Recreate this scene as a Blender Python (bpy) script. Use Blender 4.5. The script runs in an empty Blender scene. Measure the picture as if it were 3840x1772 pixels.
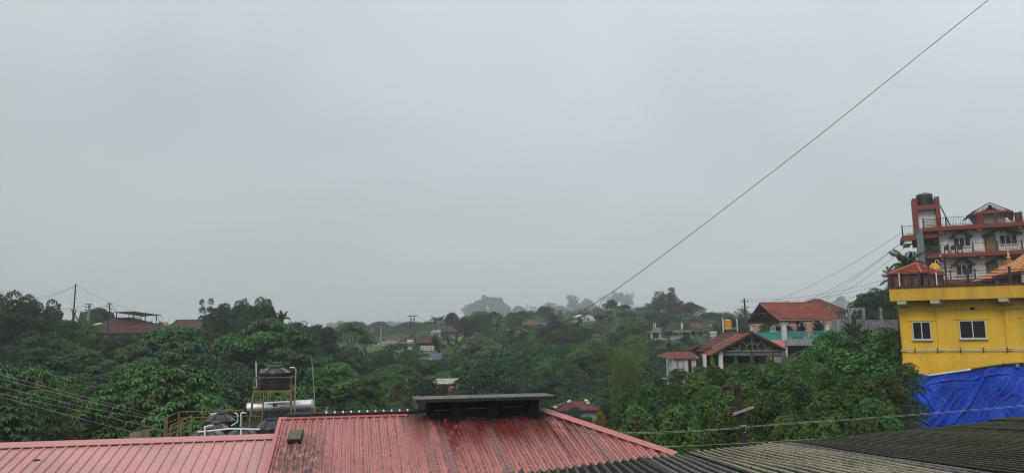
import bpy, math, random
import numpy as np
from mathutils import Vector, Matrix
R = math.radians
S = bpy.context.scene
COL = S.collection

# ---------------------------------------------------------------- camera
F_PX, CX, CY = 2846.5, 1920.0, 886.0          # focal length and centre, in pixels of the 3840 px photograph
PITCH, ROLL, H0 = R(8.2), R(0.62), 12.0
CAM = Vector((0, 0, H0))
_U0 = Vector((0, -math.sin(PITCH), math.cos(PITCH)))
CF = Vector((0, math.cos(PITCH), math.sin(PITCH)))
CR = Vector((1, 0, 0)) * math.cos(ROLL) - _U0 * math.sin(ROLL)
CU = _U0 * math.cos(ROLL) + Vector((1, 0, 0)) * math.sin(ROLL)
cd = bpy.data.cameras.new('camera')
cam = bpy.data.objects.new('camera', cd)
COL.objects.link(cam)
cd.sensor_width = 36.0
cd.lens = 36.0 * F_PX / 3840.0
cd.clip_start, cd.clip_end = 0.1, 6000
m = Matrix.Identity(4)
for i in range(3):
    m[i][0], m[i][1], m[i][2], m[i][3] = CR[i], CU[i], -CF[i], CAM[i]
cam.matrix_world = m
S.camera = cam

# ---------------------------------------------------------------- sky and sun
SUN_EL, SUN_AZ = R(42), R(205)
w = bpy.data.worlds.new("World")
S.world = w
w.use_nodes = True
nt = w.node_tree
nt.nodes.clear()
def N(nt, t, **k):
    n = nt.nodes.new(t)
    for a, b in k.items():
        if a == 'in_':
            for kk, v in b.items():
                n.inputs[kk].default_value = v
        else:
            setattr(n, a, b)
    return n
out = N(nt, 'ShaderNodeOutputWorld')
bg = N(nt, 'ShaderNodeBackground', in_={'Strength': 0.1})
sky = N(nt, 'ShaderNodeTexSky', sky_type='NISHITA', sun_disc=False, sun_elevation=SUN_EL, sun_rotation=SUN_AZ)
tc = N(nt, 'ShaderNodeTexCoord')
sep = N(nt, 'ShaderNodeSeparateXYZ')
nt.links.new(tc.outputs['Generated'], sep.inputs[0])
ramp = N(nt, 'ShaderNodeValToRGB')
el = ramp.color_ramp.elements
SKY_K = 1.21
HAZE_D = 0.00057
def ce(pos, c, e=None):
    e = e or ramp.color_ramp.elements.new(pos)
    e.position = pos
    e.color = (c[0]*SKY_K*1.02, c[1]*SKY_K*.97, c[2]*SKY_K*.935, 1)
ce(0.0, (.40, .46, .50), el[0]); ce(1.0, (.74, .83, .92), el[1])
ce(.06, (.41, .47, .505)); ce(.16, (.445, .515, .55)); ce(.28, (.505, .585, .63)); ce(.42, (.60, .69, .755))
nt.links.new(sep.outputs['Z'], ramp.inputs[0])
nz = N(nt, 'ShaderNodeTexNoise', in_={'Scale': 1.7, 'Detail': 4.0, 'Roughness': .5, 'Distortion': .6})
mp = N(nt, 'ShaderNodeMapping', in_={'Scale': (1.0, 1.0, 1.7), 'Location': (3.3, 1.2, .4)})
nt.links.new(tc.outputs['Generated'], mp.inputs[0]); nt.links.new(mp.outputs[0], nz.inputs['Vector'])
mr = N(nt, 'ShaderNodeMapRange', in_={'From Min': .3, 'From Max': .7, 'To Min': .90, 'To Max': 1.09})
nt.links.new(nz.outputs['Fac'], mr.inputs[0])
mx = N(nt, 'ShaderNodeMapRange', in_={'From Min': -.6, 'From Max': .5, 'To Min': .86, 'To Max': 1.06})
nt.links.new(sep.outputs['X'], mx.inputs[0])
ml = N(nt, 'ShaderNodeMath', operation='MULTIPLY')
nt.links.new(mr.outputs[0], ml.inputs[0]); nt.links.new(mx.outputs[0], ml.inputs[1])
ml2 = N(nt, 'ShaderNodeMath', operation='MULTIPLY', in_={1: 10.0})
nt.links.new(ml.outputs[0], ml2.inputs[0])
vm = N(nt, 'ShaderNodeVectorMath', operation='SCALE')
nt.links.new(ramp.outputs[0], vm.inputs[0]); nt.links.new(ml2.outputs[0], vm.inputs['Scale'])
mixs = N(nt, 'ShaderNodeMix', data_type='RGBA', in_={'Factor': .95})
nt.links.new(sky.outputs[0], mixs.inputs[6]); nt.links.new(vm.outputs[0], mixs.inputs[7])
nt.links.new(mixs.outputs[2], bg.inputs[0]); nt.links.new(bg.outputs[0], out.inputs[0])

sd = bpy.data.lights.new('sun', 'SUN')
sd.energy, sd.angle, sd.color = 1.5, R(25), (1, .95, .87)
sun = bpy.data.objects.new('sun', sd)
COL.objects.link(sun)
sv = Vector((math.sin(SUN_AZ)*math.cos(SUN_EL), math.cos(SUN_AZ)*math.cos(SUN_EL), math.sin(SUN_EL)))
sun.rotation_euler = sv.to_track_quat('Z', 'Y').to_euler()
sun.location = (0, 0, 300)
S.view_settings.view_transform = 'Standard'
S.view_settings.look = 'None'
S.view_settings.exposure = 0.0
S.view_settings.gamma = 1.0
S.render.engine = 'CYCLES'
cy = S.cycles
cy.max_bounces, cy.diffuse_bounces, cy.glossy_bounces, cy.transmission_bounces = 4, 1, 2, 2
cy.volume_bounces, cy.transparent_max_bounces = 2, 8
cy.use_denoising = True
cy.filter_width = 1.05
cy.sample_clamp_indirect = 4.0

# ---------------------------------------------------------------- helpers
def ray(px, py):
    return CF + CR * ((px - CX) / F_PX) - CU * ((py - CY) / F_PX)
def at(px, py, D):
    d = ray(px, py)
    return CAM + d * (D / d.y)
def hit(px, py, P, Nn):
    d = ray(px, py)
    return CAM + d * ((P - CAM).dot(Nn) / d.dot(Nn))
def proj(p):
    q = Vector(p) - CAM
    z = q.dot(CF)
    return CX + F_PX * q.dot(CR) / z, CY - F_PX * q.dot(CU) / z
def Zm(x0, y0, s):
    return lambda zx, zy: (x0 + zx / s, y0 + zy / s)

ORG = {}
def _org(o):
    return ORG.get(o.name, Vector((0, 0, 0)))
def tag(o, label=None, cat=None, group=None, kind=None):
    if label: o['label'] = label
    if cat: o['category'] = cat
    if group: o['group'] = group
    if kind: o['kind'] = kind
    return o
def thing(name, loc, label, cat, group=None):
    o = bpy.data.objects.new(name, None)
    o.empty_display_size = .3
    COL.objects.link(o)
    o.location = loc
    ORG[o.name] = Vector(loc)
    return tag(o, label, cat, group)
def children(o):
    return [c for c in COL.objects if c.parent == o]
def copy_tree(o, parent=None, kids=None):
    c = o.copy()
    COL.objects.link(c)
    c.parent = parent
    for ch in (kids[o.name] if kids is not None else list(o.children)):
        copy_tree(ch, c, kids)
    return c
def np_mesh(name, V, Fq, smooth=False, uv=None):
    me = bpy.data.meshes.new(name)
    V = np.asarray(V, dtype=np.float32); Fq = np.asarray(Fq, dtype=np.int32)
    n, k = Fq.shape
    me.vertices.add(len(V)); me.vertices.foreach_set('co', V.ravel())
    me.loops.add(n * k); me.loops.foreach_set('vertex_index', Fq.ravel())
    me.polygons.add(n)
    me.polygons.foreach_set('loop_start', np.arange(0, n * k, k, dtype=np.int32))
    me.polygons.foreach_set('use_smooth', np.full(n, smooth))
    if uv is not None:
        l = me.uv_layers.new(name='UVMap')
        l.data.foreach_set('uv', np.asarray(uv, dtype=np.float32)[Fq.ravel()].ravel())
    me.update(calc_edges=True)
    me.validate()
    return me
def link_mesh(name, me, mat, parent=None):
    o = bpy.data.objects.new(name, me)
    COL.objects.link(o)
    if mat: me.materials.append(mat)
    if parent:
        o.parent = parent
    return o

class Fr:
    """A building's own frame: x along its front (compass angle az), y away from the viewer, z up."""
    def __init__(s, O, az):
        s.O = Vector(O); a = R(az)
        s.X = Vector((math.sin(a), math.cos(a), 0)); s.Y = Vector((-math.cos(a), math.sin(a), 0)); s.Z = Vector((0, 0, 1))
    def p(s, x, y, z):
        return s.O + s.X * x + s.Y * y + s.Z * z
    def pix(s, px, py, y=0.0):
        h = hit(px, py, s.O + s.Y * y, s.Y) - s.O
        return h.dot(s.X), h.z
W0 = Fr((0, 0, 0), 90)

class MB:
    def __init__(s):
        s.v, s.f, s.uv = [], [], []
    def poly(s, pts, uv=None):
        b = len(s.v)
        s.v += [tuple(p) for p in pts]
        s.uv += list(uv) if uv else [(0, 0)] * len(pts)
        s.f.append(tuple(range(b, b + len(pts))))
        return s
    def hexa(s, P):                        # eight corners: bottom ring then top ring
        b = len(s.v)
        s.v += [tuple(p) for p in P]; s.uv += [(0, 0)] * 8
        for q in ((3, 2, 1, 0), (4, 5, 6, 7), (0, 1, 5, 4), (1, 2, 6, 5), (2, 3, 7, 6), (3, 0, 4, 7)):
            s.f.append(tuple(b + i for i in q))
        return s
    def box(s, fr, x0, x1, y0, y1, z0, z1):
        return s.hexa([fr.p(x, y, z) for z in (z0, z1) for x, y in ((x0, y0), (x1, y0), (x1, y1), (x0, y1))])
    def bar(s, a, b, wd, ht=None, up=(0, 0, 1)):
        a, b = Vector(a), Vector(b); ht = ht or wd
        d = (b - a).normalized(); up = Vector(up)
        if abs(d.dot(up)) > .98: up = Vector((0, 1, 0))
        x = d.cross(up).normalized() * wd / 2; y = x.cross(d).normalized() * ht / 2
        return s.hexa([a - x - y, a + x - y, b + x - y, b - x - y, a - x + y, a + x + y, b + x + y, b - x + y])
    def tube(s, pts, r, n=8, cap=True):
        pts = [Vector(p) for p in pts]
        rs = r if isinstance(r, (list, tuple)) else [r] * len(pts)
        b = len(s.v)
        for i, p in enumerate(pts):
            d = (pts[min(i + 1, len(pts) - 1)] - pts[max(i - 1, 0)]).normalized()
            up = Vector((0, 0, 1)) if abs(d.z) < .95 else Vector((0, 1, 0))
            x = d.cross(up).normalized(); y = x.cross(d)
            for k in range(n):
                a = 2 * math.pi * k / n
                s.v.append(tuple(p + (x * math.cos(a) + y * math.sin(a)) * rs[i])); s.uv.append((0, 0))
        for i in range(len(pts) - 1):
            for k in range(n):
                s.f.append((b + i*n + k, b + i*n + (k+1) % n, b + (i+1)*n + (k+1) % n, b + (i+1)*n + k))
        if cap:
            s.f.append(tuple(b + k for k in range(n))[::-1])
            s.f.append(tuple(b + (len(pts)-1)*n + k for k in range(n)))
        return s
    def lathe(s, c, prof, n=28, axis=None):
        """profile of (radius, height) turned about a vertical axis (or axis = (x, y, z) unit vectors)"""
        c = Vector(c)
        X, Y, Zz = axis or (Vector((1, 0, 0)), Vector((0, 1, 0)), Vector((0, 0, 1)))
        b = len(s.v)
        for (r, h) in prof:
            for k in range(n):
                a = 2 * math.pi * k / n
                s.v.append(tuple(c + X * (r * math.cos(a)) + Y * (r * math.sin(a)) + Zz * h)); s.uv.append((0, 0))
        for i in range(len(prof) - 1):
            for k in range(n):
                s.f.append((b + i*n + k, b + i*n + (k+1) % n, b + (i+1)*n + (k+1) % n, b + (i+1)*n + k))
        s.f.append(tuple(b + k for k in range(n))[::-1])
        s.f.append(tuple(b + (len(prof)-1)*n + k for k in range(n)))
        return s
    def prism(s, pts, d):
        """a flat outline given depth by the vector d"""
        pts = [Vector(p) for p in pts]; d = Vector(d); n = len(pts); b = len(s.v)
        s.v += [tuple(p) for p in pts] + [tuple(p + d) for p in pts]; s.uv += [(0, 0)] * (2*n)
        s.f.append(tuple(range(b, b+n))); s.f.append(tuple(range(b+n, b+2*n))[::-1])
        for i in range(n):
            j = (i+1) % n
            s.f.append((b+j, b+i, b+n+i, b+n+j))
        return s
    def tiled(s, A, B, C, D, course=.3, lift=.035, thick=.05):
        """tiled roof slope: eave A-B, ridge D-C, laid in real overlapping courses"""
        A, B, C, D = map(Vector, (A, B, C, D))
        nn = (B - A).cross(D - A).normalized()
        if nn.z < 0: nn = -nn
        L = ((D - A).length + (C - B).length) / 2
        n = max(2, int(L / course)); u = (B - A).normalized()
        for i in range(n):
            t0, t1 = i / n, (i + 1.12) / n
            t1 = min(t1, 1.0)
            a, b_ = A.lerp(D, t0), B.lerp(C, t0)
            d, c = A.lerp(D, t1), B.lerp(C, t1)
            ua = [((p - A).dot(u), k) for p, k in ((a, i), (b_, i), (c, i + .98), (d, i + .98))]
            s.poly([a + nn*(lift+thick), b_ + nn*(lift+thick), c + nn*thick, d + nn*thick], ua)
            s.poly([a + nn*thick*.2, b_ + nn*thick*.2, b_ + nn*(lift+thick), a + nn*(lift+thick)], ua)
        s.poly([A, D, C, B])
        return s
    def build(s, name, mat, parent=None, smooth=None):
        root = parent
        while root is not None and root.parent is not None: root = root.parent
        o0 = ORG.get(root.name, Vector((0, 0, 0))) if root is not None else Vector((0, 0, 0))
        me = bpy.data.meshes.new(name)
        me.from_pydata([(x - o0.x, y - o0.y, z - o0.z) for x, y, z in s.v], [], s.f)
        l = me.uv_layers.new(name='UVMap')
        lv = np.empty(len(me.loops), dtype=np.int32); me.loops.foreach_get('vertex_index', lv)
        l.data.foreach_set('uv', np.asarray(s.uv, dtype=np.float32)[lv].ravel())
        if smooth:
            me.shade_smooth(); me.set_sharp_from_angle(angle=R(smooth))
        me.update()
        return link_mesh(name, me, mat, parent)
def one(name, mb, mat, label, cat, group=None, smooth=None):
    """a thing that is a single mesh, its origin at its base"""
    V = np.array(mb.v); c = Vector((V[:, 0].mean(), V[:, 1].mean(), V[:, 2].min()))
    mb.v = [(x - c.x, y - c.y, z - c.z) for x, y, z in mb.v]
    o = mb.build(name, mat, None, smooth)
    o.location = c
    ORG[o.name] = c
    return tag(o, label, cat, group)

# ---------------------------------------------------------------- materials
MATS = {}
def _base(name):
    m = bpy.data.materials.new(name); m.use_nodes = True
    t = m.node_tree
    b = t.nodes['Principled BSDF']
    return m, t, b
def lk(t, a, b): t.links.new(a, b)
def noise(t, vec, scale, detail=4, rough=.55):
    n = N(t, 'ShaderNodeTexNoise', in_={'Scale': scale, 'Detail': detail, 'Roughness': rough})
    if vec is not None: lk(t, vec, n.inputs['Vector'])
    return n.outputs['Fac']
def rng(t, x, a, b, c=0.0, d=1.0):
    n = N(t, 'ShaderNodeMapRange', in_={'From Min': a, 'From Max': b, 'To Min': c, 'To Max': d})
    lk(t, x, n.inputs[0]); return n.outputs[0]
def mix(t, f, a, b, mode='MIX'):
    n = N(t, 'ShaderNodeMix', data_type='RGBA', blend_type=mode)
    for sock, v in ((n.inputs[0], f), (n.inputs[6], a), (n.inputs[7], b)):
        if hasattr(v, 'is_output'): lk(t, v, sock)
        elif isinstance(v, (int, float)): sock.default_value = v
        else: sock.default_value = (*v, 1)
    return n.outputs[2]
def math_(t, op, a, b=0.0):
    n = N(t, 'ShaderNodeMath', operation=op)
    for i, v in enumerate((a, b)):
        if hasattr(v, 'is_output'): lk(t, v, n.inputs[i])
        else: n.inputs[i].default_value = v
    return n.outputs[0]
def bump(t, b, h, strength=.3, dist=.02):
    n = N(t, 'ShaderNodeBump', in_={'Strength': strength, 'Distance': dist})
    lk(t, h, n.inputs['Height']); lk(t, n.outputs[0], b.inputs['Normal'])
def pm(name, col, rough=.8, var=.25, scale=1.5, dirt=None, dirt_amt=.5, dscale=.9, streak=1.0, metal=0.0, bmp=.15, spec=.4):
    """weathered paint, plaster, metal: two scales of tone, patches of dirt that run down (streak < 1)"""
    if name in MATS: return MATS[name]
    m, t, b = _base(name)
    c = N(t, 'ShaderNodeTexCoord').outputs['Object']
    n1 = noise(t, c, scale, 5, .6); n2 = noise(t, c, scale * 9, 3, .6)
    f = math_(t, 'ADD', math_(t, 'MULTIPLY', n1, .65), math_(t, 'MULTIPLY', n2, .35))
    dk = tuple(x * (1 - var) for x in col); lt = tuple(min(1, x * (1 + var * .7)) for x in col)
    cc = mix(t, rng(t, f, .32, .68), dk, lt)
    if dirt:
        mpn = N(t, 'ShaderNodeMapping', in_={'Scale': (1, 1, streak)}); lk(t, c, mpn.inputs[0])
        d = noise(t, mpn.outputs[0], dscale, 6, .65)
        cc = mix(t, math_(t, 'MULTIPLY', rng(t, d, .48, .68), dirt_amt), cc, dirt)
    lk(t, cc, b.inputs['Base Color'])
    b.inputs['Roughness'].default_value = rough; b.inputs['Metallic'].default_value = metal
    b.inputs['Specular IOR Level'].default_value = spec
    if bmp: bump(t, b, f, bmp, .03)
    MATS[name] = m
    return m
def tile_mat(name, c1, c2, moss=(.03, .03, .022), moss_amt=.4, tw=.26):
    m, t, b = _base(name)
    uv = N(t, 'ShaderNodeTexCoord').outputs['UV']; ob = N(t, 'ShaderNodeTexCoord').outputs['Object']
    sp = N(t, 'ShaderNodeSeparateXYZ'); lk(t, uv, sp.inputs[0])
    fu = math_(t, 'FLOOR', math_(t, 'DIVIDE', sp.outputs[0], tw)); fv = math_(t, 'FLOOR', sp.outputs[1])
    cb = N(t, 'ShaderNodeCombineXYZ'); lk(t, fu, cb.inputs[0]); lk(t, fv, cb.inputs[1])
    wn = N(t, 'ShaderNodeTexWhiteNoise', noise_dimensions='2D'); lk(t, cb.outputs[0], wn.inputs[0])
    big = noise(t, ob, .55, 5, .65); fine = noise(t, ob, 5, 4, .6)
    cc = mix(t, wn.outputs[0], c1, c2)
    cc = mix(t, math_(t, 'MULTIPLY', rng(t, big, .42, .68), moss_amt), cc, moss)
    cc = mix(t, math_(t, 'MULTIPLY', rng(t, fine, .5, .75), .45), cc, moss)
    lk(t, cc, b.inputs['Base Color']); b.inputs['Roughness'].default_value = .8
    b.inputs['Specular IOR Level'].default_value = .3
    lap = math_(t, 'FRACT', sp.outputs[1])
    cc = mix(t, math_(t, 'MULTIPLY', rng(t, lap, .30, .06), .75), cc, tuple(x*.5 for x in moss))  # shadow gap of each course painted in along its lower edge, tinted like moss
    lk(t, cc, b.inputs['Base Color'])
    wv = math_(t, 'ABSOLUTE', math_(t, 'SINE', math_(t, 'MULTIPLY', sp.outputs[0], math.pi / tw)))
    bump(t, b, wv, .8, .05)
    return m
def leaf_mat(name, dark, light, rough=.5, accent=None, acc=.0, trans=.14):
    m, t, b = _base(name)
    g = N(t, 'ShaderNodeNewGeometry'); oi = N(t, 'ShaderNodeObjectInfo')
    ob = N(t, 'ShaderNodeTexCoord').outputs['Object']
    r = g.outputs['Random Per Island']
    cl = noise(t, ob, .7, 3, .6)
    f = math_(t, 'ADD', math_(t, 'MULTIPLY', r, .5), math_(t, 'MULTIPLY', rng(t, cl, .35, .65), .5))
    cc = mix(t, f, dark, light)
    if accent:
        n2 = noise(t, ob, 1.1, 2, .5)
        cc = mix(t, math_(t, 'MULTIPLY', math_(t, 'MULTIPLY', rng(t, n2, .5, .62), rng(t, r, .3, .7)), acc), cc, accent)
    hs = N(t, 'ShaderNodeHueSaturation', in_={'Saturation': 1.14})
    lk(t, rng(t, oi.outputs['Random'], 0, 1, .488, .52), hs.inputs['Hue'])
    rv = math_(t, 'FRACT', math_(t, 'MULTIPLY', oi.outputs['Random'], 7.31))
    lk(t, rng(t, rv, 0, 1, .6, 1.3), hs.inputs['Value'])
    lk(t, cc, hs.inputs['Color'])
    lk(t, hs.outputs[0], b.inputs['Base Color'])
    b.inputs['Roughness'].default_value = rough
    b.inputs['Specular IOR Level'].default_value = .35
    o = t.nodes['Material Output']
    tr = N(t, 'ShaderNodeBsdfTranslucent'); lk(t, hs.outputs[0], tr.inputs[0])
    ms = N(t, 'ShaderNodeMixShader', in_={0: trans}); lk(t, b.outputs[0], ms.inputs[1]); lk(t, tr.outputs[0], ms.inputs[2])
    lk(t, ms.outputs[0], o.inputs[0])
    return m

M_conc = pm('concrete', (.26, .26, .25), .9, .35, 1.2, (.05, .05, .045), .7, 1.1, .35)
M_darkconc = pm('dark_concrete', (.022, .021, .019), .85, .45, 1.5, (.012, .012, .012), .8)
M_white = pm('white_paint', (.62, .63, .62), .7, .12, 1.0, (.30, .30, .28), .5, .8, .3)
M_whitep = pm('white_plastic', (.7, .71, .70), .5, .08, 2)
M_grey = pm('grey_plaster', (.30, .31, .33), .85, .2, 1.0, (.12, .12, .13), .5, .9, .3)
M_black = pm('black_plastic', (.016, .016, .018), .42, .3, 3, (.10, .10, .095), .22, 2.5)
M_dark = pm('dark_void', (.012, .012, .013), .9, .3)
M_iron = pm('dark_iron', (.03, .028, .028), .6, .3, 4, (.09, .05, .03), .5, 5)
M_steel = pm('galvanised_steel', (.42, .43, .43), .45, .2, 3, (.2, .18, .15), .4, 4, 1, .7)
M_glass = pm('dark_window_glass', (.012, .013, .016), .12, .5, .9, spec=.16, bmp=0)
M_yrail = pm('yellow_rusty_paint', (.175, .13, .05), .65, .4, 5, (.07, .035, .018), .9, 5)
M_tarshade = pm('black_flashing_and_shade', (.012, .012, .012), .6, .3, 4)
M_trunk = pm('bark', (.075, .06, .045), .95, .4, 2.5, bmp=.5)
M_soil = pm('soil', (.10, .065, .04), .95, .4, .6)
M_brick = pm('red_brick_wall', (.27, .085, .06), .9, .35, 2.5, (.10, .05, .04), .6)
M_wire = pm('cable', (.02, .02, .02), .5, .1, 3)
M_wirel = pm('pale_cable', (.27, .28, .27), .45, .15, 3)
# ================================================================ NEAR: pink metal roofs, canopy, corrugated roof
def roof_frame(P0, az, elv):
    """u along the ridge, V down the slope"""
    a, e = R(az), R(elv)
    up = Vector((math.sin(a)*math.cos(e), math.cos(a)*math.cos(e), math.sin(e)))
    U = Vector((math.cos(a), -math.sin(a), 0))
    Nn = U.cross(up)
    return Vector(P0), U, -up, Nn.normalized()
def to_uv(rf, px, py):
    P0, U, V, Nn = rf
    h = hit(px, py, P0, Nn) - P0
    return h.dot(U), h.dot(V)
def uvp(rf, u, v, h=0.0):
    P0, U, V, Nn = rf
    return P0 + U * u + V * v + Nn * h

def ribbed(rf, u0, u1, pitch, vtop, vbot, rib_w=.068, rib_h=.048, phase=0.0):
    mb = MB(); cols = []
    k = math.floor((u0 - phase) / pitch)
    us = [(u0, 0)]
    while phase + k * pitch < u1:
        c = phase + k * pitch
        for du, h in ((-rib_w/2, 0), (-rib_w/2*.55, rib_h), (rib_w/2*.55, rib_h), (rib_w/2, 0)):
            if u0 < c + du < u1: us.append((c + du, h))
        k += 1
    us.append((u1, 0))
    for (u, h) in us:
        vt, vb = vtop(u), vbot(u)
        cols.append([(u, v, h) for v in np.linspace(vt, max(vb, vt + .01), 3)])
    for i in range(len(cols) - 1):
        for j in range(2):
            q = [cols[i][j], cols[i][j+1], cols[i+1][j+1], cols[i+1][j]]
            mb.poly([uvp(rf, *p) for p in q], [(p[0], p[1]) for p in q])
    return mb

def pink_mat(name, base, pitch, old):
    m, t, b = _base(name)
    uv = N(t, 'ShaderNodeTexCoord').outputs['UV']
    sp = N(t, 'ShaderNodeSeparateXYZ'); lk(t, uv, sp.inputs[0]); u, v = sp.outputs[0], sp.outputs[1]
    def sc(x, y, loc=0.0):
        mpn = N(t, 'ShaderNodeMapping', in_={'Scale': (x, y, 1), 'Location': (loc, loc*.7, 0)}); lk(t, uv, mpn.inputs[0]); return mpn.outputs[0]
    big = noise(t, sc(.5, .35), 1, 4, .6)
    cc = mix(t, rng(t, big, .35, .65), tuple(x*.86 for x in base), tuple(min(1, x*1.1) for x in base))
    lap = noise(t, sc(.9, .25, 2.3), 1.2, 3, .5)
    cc = mix(t, math_(t, 'MULTIPLY', rng(t, lap, .48, .7), .35), cc, (base[0]*.95, base[1]*.75, base[2]*.72))
    spk = noise(t, sc(9, 5), 1.6, 3, .6)
    if old:
        # distance from the nearest rib, for the grime that collects beside it
        fr_ = math_(t, 'ABSOLUTE', math_(t, 'SUBTRACT', math_(t, 'FRACT', math_(t, 'DIVIDE', u, pitch)), .5))
        near = rng(t, fr_, .27, .43)
        pan = math_(t, 'FLOOR', math_(t, 'DIVIDE', u, pitch))
        wn = N(t, 'ShaderNodeTexWhiteNoise', noise_dimensions='1D'); lk(t, pan, wn.inputs['W'])
        wn2 = N(t, 'ShaderNodeTexWhiteNoise', noise_dimensions='1D'); lk(t, math_(t, 'ADD', pan, 37.3), wn2.inputs['W'])
        g1 = noise(t, sc(3.2, 1.1, 5), 2.2, 7, .72)
        g2 = noise(t, sc(11, 5.5, 1), 1.7, 4, .7)
        gate = noise(t, sc(.55, .16, 4), 1.1, 3, .5)
        # black flecks along the ribs
        fle = math_(t, 'MULTIPLY', rng(t, g2, .43, .55), math_(t, 'MULTIPLY', near, rng(t, gate, .28, .46)))
        fle = math_(t, 'MULTIPLY', fle, rng(t, g1, .34, .46))
        cc = mix(t, math_(t, 'MULTIPLY', fle, 1.0), cc, (.016, .011, .010))
        pal = math_(t, 'MULTIPLY', rng(t, g1, .50, .62), rng(t, spk, .40, .58))
        cc = mix(t, math_(t, 'MULTIPLY', pal, .4), cc, (.09, .045, .035))
        # the wet, algae-stained zone below the concrete canopy
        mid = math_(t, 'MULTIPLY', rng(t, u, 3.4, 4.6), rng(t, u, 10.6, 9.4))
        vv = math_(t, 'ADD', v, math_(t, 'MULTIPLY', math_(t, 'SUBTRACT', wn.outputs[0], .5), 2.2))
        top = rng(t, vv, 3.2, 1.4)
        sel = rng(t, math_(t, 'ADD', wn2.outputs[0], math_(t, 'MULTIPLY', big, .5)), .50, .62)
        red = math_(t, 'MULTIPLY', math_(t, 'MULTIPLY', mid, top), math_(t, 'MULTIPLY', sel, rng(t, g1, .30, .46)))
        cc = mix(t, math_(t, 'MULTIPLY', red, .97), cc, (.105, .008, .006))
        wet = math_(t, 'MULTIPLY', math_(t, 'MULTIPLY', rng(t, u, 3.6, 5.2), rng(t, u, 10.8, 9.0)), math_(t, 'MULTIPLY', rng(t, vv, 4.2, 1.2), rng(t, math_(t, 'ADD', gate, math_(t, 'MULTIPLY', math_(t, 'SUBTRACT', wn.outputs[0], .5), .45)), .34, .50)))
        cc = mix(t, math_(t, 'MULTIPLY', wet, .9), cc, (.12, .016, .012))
        # pale lichen rectangles and blue grey worn runs, different from panel to panel
        lic = math_(t, 'MULTIPLY', math_(t, 'MULTIPLY', mid, rng(t, v, 2.4, .6)), math_(t, 'MULTIPLY', rng(t, wn2.outputs[0], .42, .5), rng(t, wn2.outputs[0], .9, .82)))
        lic = math_(t, 'MULTIPLY', lic, rng(t, g1, .42, .6))
        cc = mix(t, math_(t, 'MULTIPLY', lic, .6), cc, (.36, .25, .23))
        run = math_(t, 'MULTIPLY', math_(t, 'MULTIPLY', mid, rng(t, wn.outputs[0], .64, .70)), math_(t, 'MULTIPLY', rng(t, v, .7, 1.5), rng(t, g1, .30, .48)))
        cc = mix(t, math_(t, 'MULTIPLY', run, .7), cc, (.17, .10, .10))
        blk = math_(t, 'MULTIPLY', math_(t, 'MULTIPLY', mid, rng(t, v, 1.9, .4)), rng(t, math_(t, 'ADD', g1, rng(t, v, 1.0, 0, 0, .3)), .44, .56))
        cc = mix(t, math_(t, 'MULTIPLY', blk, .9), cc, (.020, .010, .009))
        # below the hatch on the left
        hat = math_(t, 'MULTIPLY', math_(t, 'MULTIPLY', rng(t, u, -.6, .3), rng(t, u, 1.75, 1.2)), rng(t, v, .9, 2.2))
        hat = math_(t, 'MULTIPLY', hat, rng(t, g1, .38, .56))
        cc = mix(t, math_(t, 'MULTIPLY', hat, .8), cc, (.045, .028, .022))
        rough = rng(t, wet, 0, 1, .46, .22)
        lk(t, rough, b.inputs['Roughness'])
    else:
        cc = mix(t, math_(t, 'MULTIPLY', rng(t, spk, .60, .70), .3), cc, (.12, .06, .05))
        b.inputs['Roughness'].default_value = .42
    lk(t, cc, b.inputs['Base Color'])
    b.inputs['Specular IOR Level'].default_value = .35
    bump(t, b, noise(t, sc(2.5, .7), 1.2, 3, .5), .25, .02)
    return m

_d = ray(1325, 545)
AZR, ELR = math.degrees(math.atan2(_d.x, _d.y)), math.degrees(math.atan2(_d.z, math.hypot(_d.x, _d.y)))
rfA = roof_frame(at(1052, 1570, 24), AZR, ELR)
uR, vR = to_uv(rfA, 2027, 1532)
hx, hv = to_uv(rfA, 2500, 1697)
hip = lambda u: max(0.0, (u - uR) / (hx - uR) * hv)
lx, lv = to_uv(rfA, 1012, 1760)
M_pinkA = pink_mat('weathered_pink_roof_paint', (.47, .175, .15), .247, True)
M_pinkB = pink_mat('fresh_pink_roof_paint', (.54, .265, .255), .276, False)
M_pinkcap = pm('pink_ridge_flashing', (.50, .155, .135), .4, .12, 1.2, (.25, .09, .08), .4, 1.2)
wallpink = pm('damp_cream_wall', (.35, .31, .24), .9, .25, .8, (.08, .08, .07), .7)

old_roof = thing('metal_roof_house', uvp(rfA, 4, 4) - Vector((0, 0, 9)), 'pink ribbed metal roof with dark red and black stains below the concrete canopy', 'roof')
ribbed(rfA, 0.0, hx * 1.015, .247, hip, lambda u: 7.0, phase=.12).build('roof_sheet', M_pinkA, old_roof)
# the slopes that fall away on the far sides, and the walls under them
mb = MB()
rb = uvp(rfA, uR, 0)
U, DN = rfA[1], Vector((-rfA[2].x, -rfA[2].y, rfA[2].z))
he = uvp(rfA, hx * 1.015, hip(hx * 1.015))
mb.poly([rfA[0], rb, rb + DN * 7, rfA[0] + DN * 7])
mb.poly([rb, he, he + DN * 5 + U * .5, rb + DN * 7 + U * 3])
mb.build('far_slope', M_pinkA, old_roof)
fa = Fr(Vector((rfA[0].x, rfA[0].y, 0)), 90 + AZR)
mb = MB(); mb.box(fa, .1, hx * .75, -6.3, 5.5, .2, rfA[0].z - 2.0); mb.build('wall', wallpink, old_roof)
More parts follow.
